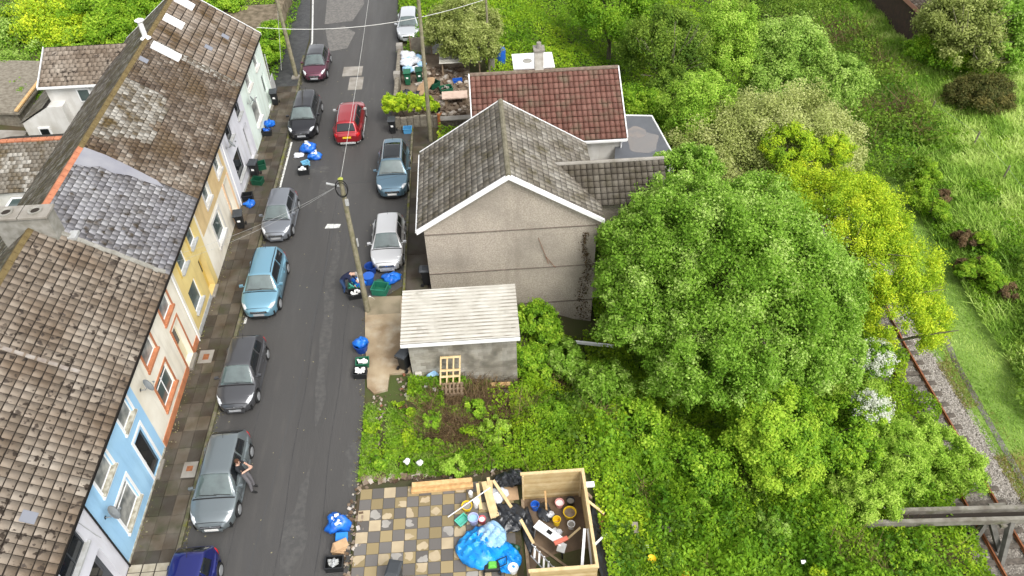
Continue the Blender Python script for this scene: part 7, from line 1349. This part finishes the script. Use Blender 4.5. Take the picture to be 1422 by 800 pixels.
# ---------------------------------------------------------------- people
def person(label,J,zones,parts,loc):
    """J: dict name->(pos,radius); skeleton edges; body is one continuous skin mesh."""
    edges=[('pelvis','waist'),('waist','chest'),('chest','neck'),('neck','head'),('head','crown'),('chest','shL'),('shL','elL'),('elL','wrL'),('wrL','haL'),('chest','shR'),('shR','elR'),('elR','wrR'),('wrR','haR'),('pelvis','hipL'),('hipL','knL'),('knL','anL'),('anL','toL'),('pelvis','hipR'),('hipR','knR'),('knR','anR'),('anR','toR')]
    names=list(J); me=bpy.data.meshes.new('skel'); V=[tuple(J[n][0]) for n in names]; R_=[J[n][1] for n in names]; E_=[(names.index(a),names.index(b)) for a,b in edges]
    for s in 'LR':
        h=Vector(J['ha'+s][0]); wv=Vector(J['wr'+s][0]); d=(h-wv).normalized(); sd=d.cross(Vector((0,0,1))).normalized(); dn=Vector((0,0,-1))
        for k,(o,l) in enumerate(((-.035,.075),(-.012,.085),(.012,.08),(.034,.065))):
            i0=len(V); V.append(tuple(h+sd*o+d*.02)); V.append(tuple(h+sd*o*1.15+d*(.02+l*.5)+dn*.008)); V.append(tuple(h+sd*o*1.2+d*(.02+l)+dn*.03)); R_+=[.011,.010,.008]; E_+=[(names.index('ha'+s),i0),(i0,i0+1),(i0+1,i0+2)]
        i0=len(V); V.append(tuple(wv.lerp(h,.5)+sd*.04)); V.append(tuple(wv.lerp(h,.9)+sd*.075)); R_+=[.013,.010]; E_+=[(names.index('wr'+s),i0),(i0,i0+1)]
    me.from_pydata(V,E_,[]); o=bpy.data.objects.new('skel',me); COL.objects.link(o)
    o.modifiers.new('skin','SKIN'); 
    if not me.skin_vertices: bpy.context.view_layer.objects.active=o
    for i,sv in enumerate(me.skin_vertices[0].data): sv.radius=(R_[i],R_[i]); sv.use_root=(i==names.index('pelvis'))
    ss=o.modifiers.new('sub','SUBSURF'); ss.levels=2; ss.render_levels=2
    dg=bpy.context.evaluated_depsgraph_get(); ev=o.evaluated_get(dg); m2=bpy.data.meshes.new_from_object(ev); bpy.data.objects.remove(o)
    t=thing('person',label,'person',loc)
    for m_ in ('skin',zones['top'],zones['legs'],'rubber','hair'): m2.materials.append(M[m_])
    P={n:Vector(J[n][0]) for n in names}
    def seg(p,a,b): ab=b-a; k=max(0,min(1,(p-a).dot(ab)/ab.length_squared)); return (p-(a+ab*k)).length
    top=[('pelvis','waist'),('waist','chest'),('chest','shL'),('chest','shR')]+([('shL','elL'),('shR','elR')] if zones.get('sleeve',1)>0 else [])
    if zones.get('sleeve')==2: top+=[('elL','wrL'),('elR','wrR')]
    grp=[(0,[('neck','head'),('head','crown'),('wrL','haL'),('wrR','haR'),('elL','wrL'),('elR','wrR')]),(1,top),(2,[('pelvis','hipL'),('hipL','knL'),('knL','anL'),('pelvis','hipR'),('hipR','knR'),('knR','anR')]),(3,[('anL','toL'),('anR','toR')])]
    if zones.get('sleeve')==2: grp[0]=(0,grp[0][1][:4])
    for p in m2.polygons:
        c=p.center; best=min(((min(seg(c,P[a],P[b]) for a,b in es)-(.0 if gi else 0)),gi) for gi,es in grp); p.material_index=best[1]
    m2.polygons.foreach_set('use_smooth',[True]*len(m2.polygons))
    for v in m2.vertices: v.co-=Vector(loc)
    m2.update(); body=bpy.data.objects.new('body',m2); COL.objects.link(body); body.parent=t
    hd=P['head'].lerp(P['crown'],.5); up=(P['crown']-P['head']).normalized(); fw=Vector(zones['face']).normalized(); fw=(fw-up*fw.dot(up)).normalized(); rt_=fw.cross(up)
    Mx=Matrix((rt_,fw,up)).transposed()
    b=MB(); n=16; vs=[];fs=[]
    for j in range(9):
        th=math.pi*.62*j/8
        for i in range(n):
            q=2*math.pi*i/n; l=Vector((.083*math.sin(th)*math.cos(q),.102*math.sin(th)*math.sin(q)-.015,.115*math.cos(th)+.02))
            if l.y>.05 and l.z<.06: l.y=.05
            l*=1+.04*math.sin(5*q+3*th); vs.append(hd+Mx@l)
    for j in range(8):
        for i in range(n): fs.append((j*n+i,(j+1)*n+i,(j+1)*n+(i+1)%n,j*n+(i+1)%n))
    b.add(vs,fs); b.build('hair',M[zones['hair']],t,smooth=True,solid=.015)
    b=MB(); 
    for sx in (-1,1): c=hd+Mx@Vector((sx*.032,.09,-.01)); b.box(tuple(c),(.02,.02,.012)); 
    b.build('eyes',M['rubber'],t)
    b=MB(); c=hd+Mx@Vector((0,.105,-.035)); b.box(tuple(c),(.022,.03,.035)); 
    for sx in (-1,1): c=hd+Mx@Vector((sx*.082,.0,-.02)); b.box(tuple(c),(.015,.03,.05))
    b.build('nose_and_ears',M['skin'],t,bevel=.006)
    return t
# person leaning back on the side of the slate grey hatchback (car right flank near x=-10.2)
bx=-10.36; by=17.75
person('person in a dark T-shirt and grey trousers leaning against the slate grey hatchback','' or {
 'pelvis':((bx+.18,by,.86),.155),'waist':((bx+.12,by,1.05),.125),'chest':((bx+.07,by,1.33),.165),'neck':((bx+.1,by-.01,1.5),.055),'head':((bx+.15,by-.02,1.6),.085),'crown':((bx+.17,by-.03,1.75),.08),
 'shL':((bx+.1,by+.19,1.42),.07),'elL':((bx+.22,by+.27,1.15),.047),'wrL':((bx+.45,by+.1,1.18),.033),'haL':((bx+.52,by+.05,1.2),.035),
 'shR':((bx+.1,by-.19,1.42),.07),'elR':((bx+.22,by-.25,1.15),.047),'wrR':((bx+.45,by-.07,1.16),.033),'haR':((bx+.52,by-.03,1.18),.035),
 'hipL':((bx+.2,by+.1,.82),.1),'knL':((bx+.36,by+.0,.46),.08),'anL':((bx+.42,by-.12,.12),.058),'toL':((bx+.6,by-.17,.075),.04),
 'hipR':((bx+.2,by-.1,.82),.1),'knR':((bx+.38,by-.26,.47),.08),'anR':((bx+.4,by-.4,.12),.058),'toR':((bx+.62,by-.46,.075),.04)},
 dict(top='tee',legs='trous',hair='hair',face=(1,-.25,-.2),sleeve=1),None,(bx,by,.03))
bx=-7.35; by=28.75
person('person in a navy top and jeans bending over the recycling','' or {
 'pelvis':((bx+.0,by+.0,.86),.14),'waist':((bx+.14,by+.02,.98),.135),'chest':((bx+.38,by+.04,1.1),.155),'neck':((bx+.55,by+.06,1.13),.06),'head':((bx+.64,by+.07,1.13),.088),'crown':((bx+.78,by+.08,1.08),.082),
 'shL':((bx+.42,by+.24,1.1),.075),'elL':((bx+.52,by+.28,.84),.052),'wrL':((bx+.68,by+.16,.62),.036),'haL':((bx+.72,by+.13,.56),.036),
 'shR':((bx+.42,by-.17,1.08),.075),'elR':((bx+.46,by-.24,.82),.052),'wrR':((bx+.6,by-.2,.6),.036),'haR':((bx+.64,by-.18,.53),.036),
 'hipL':((bx+.0,by+.11,.82),.105),'knL':((bx+.05,by+.14,.46),.07),'anL':((bx-.08,by+.14,.12),.048),'toL':((bx+.12,by+.16,.075),.042),
 'hipR':((bx+.0,by-.11,.82),.105),'knR':((bx+.1,by-.15,.46),.07),'anR':((bx+.02,by-.18,.12),.048),'toR':((bx+.22,by-.2,.075),.042)},
 dict(top='navy',legs='jean',hair='hairg',face=(.3,-.1,-1),sleeve=2),None,(bx,by,.03))
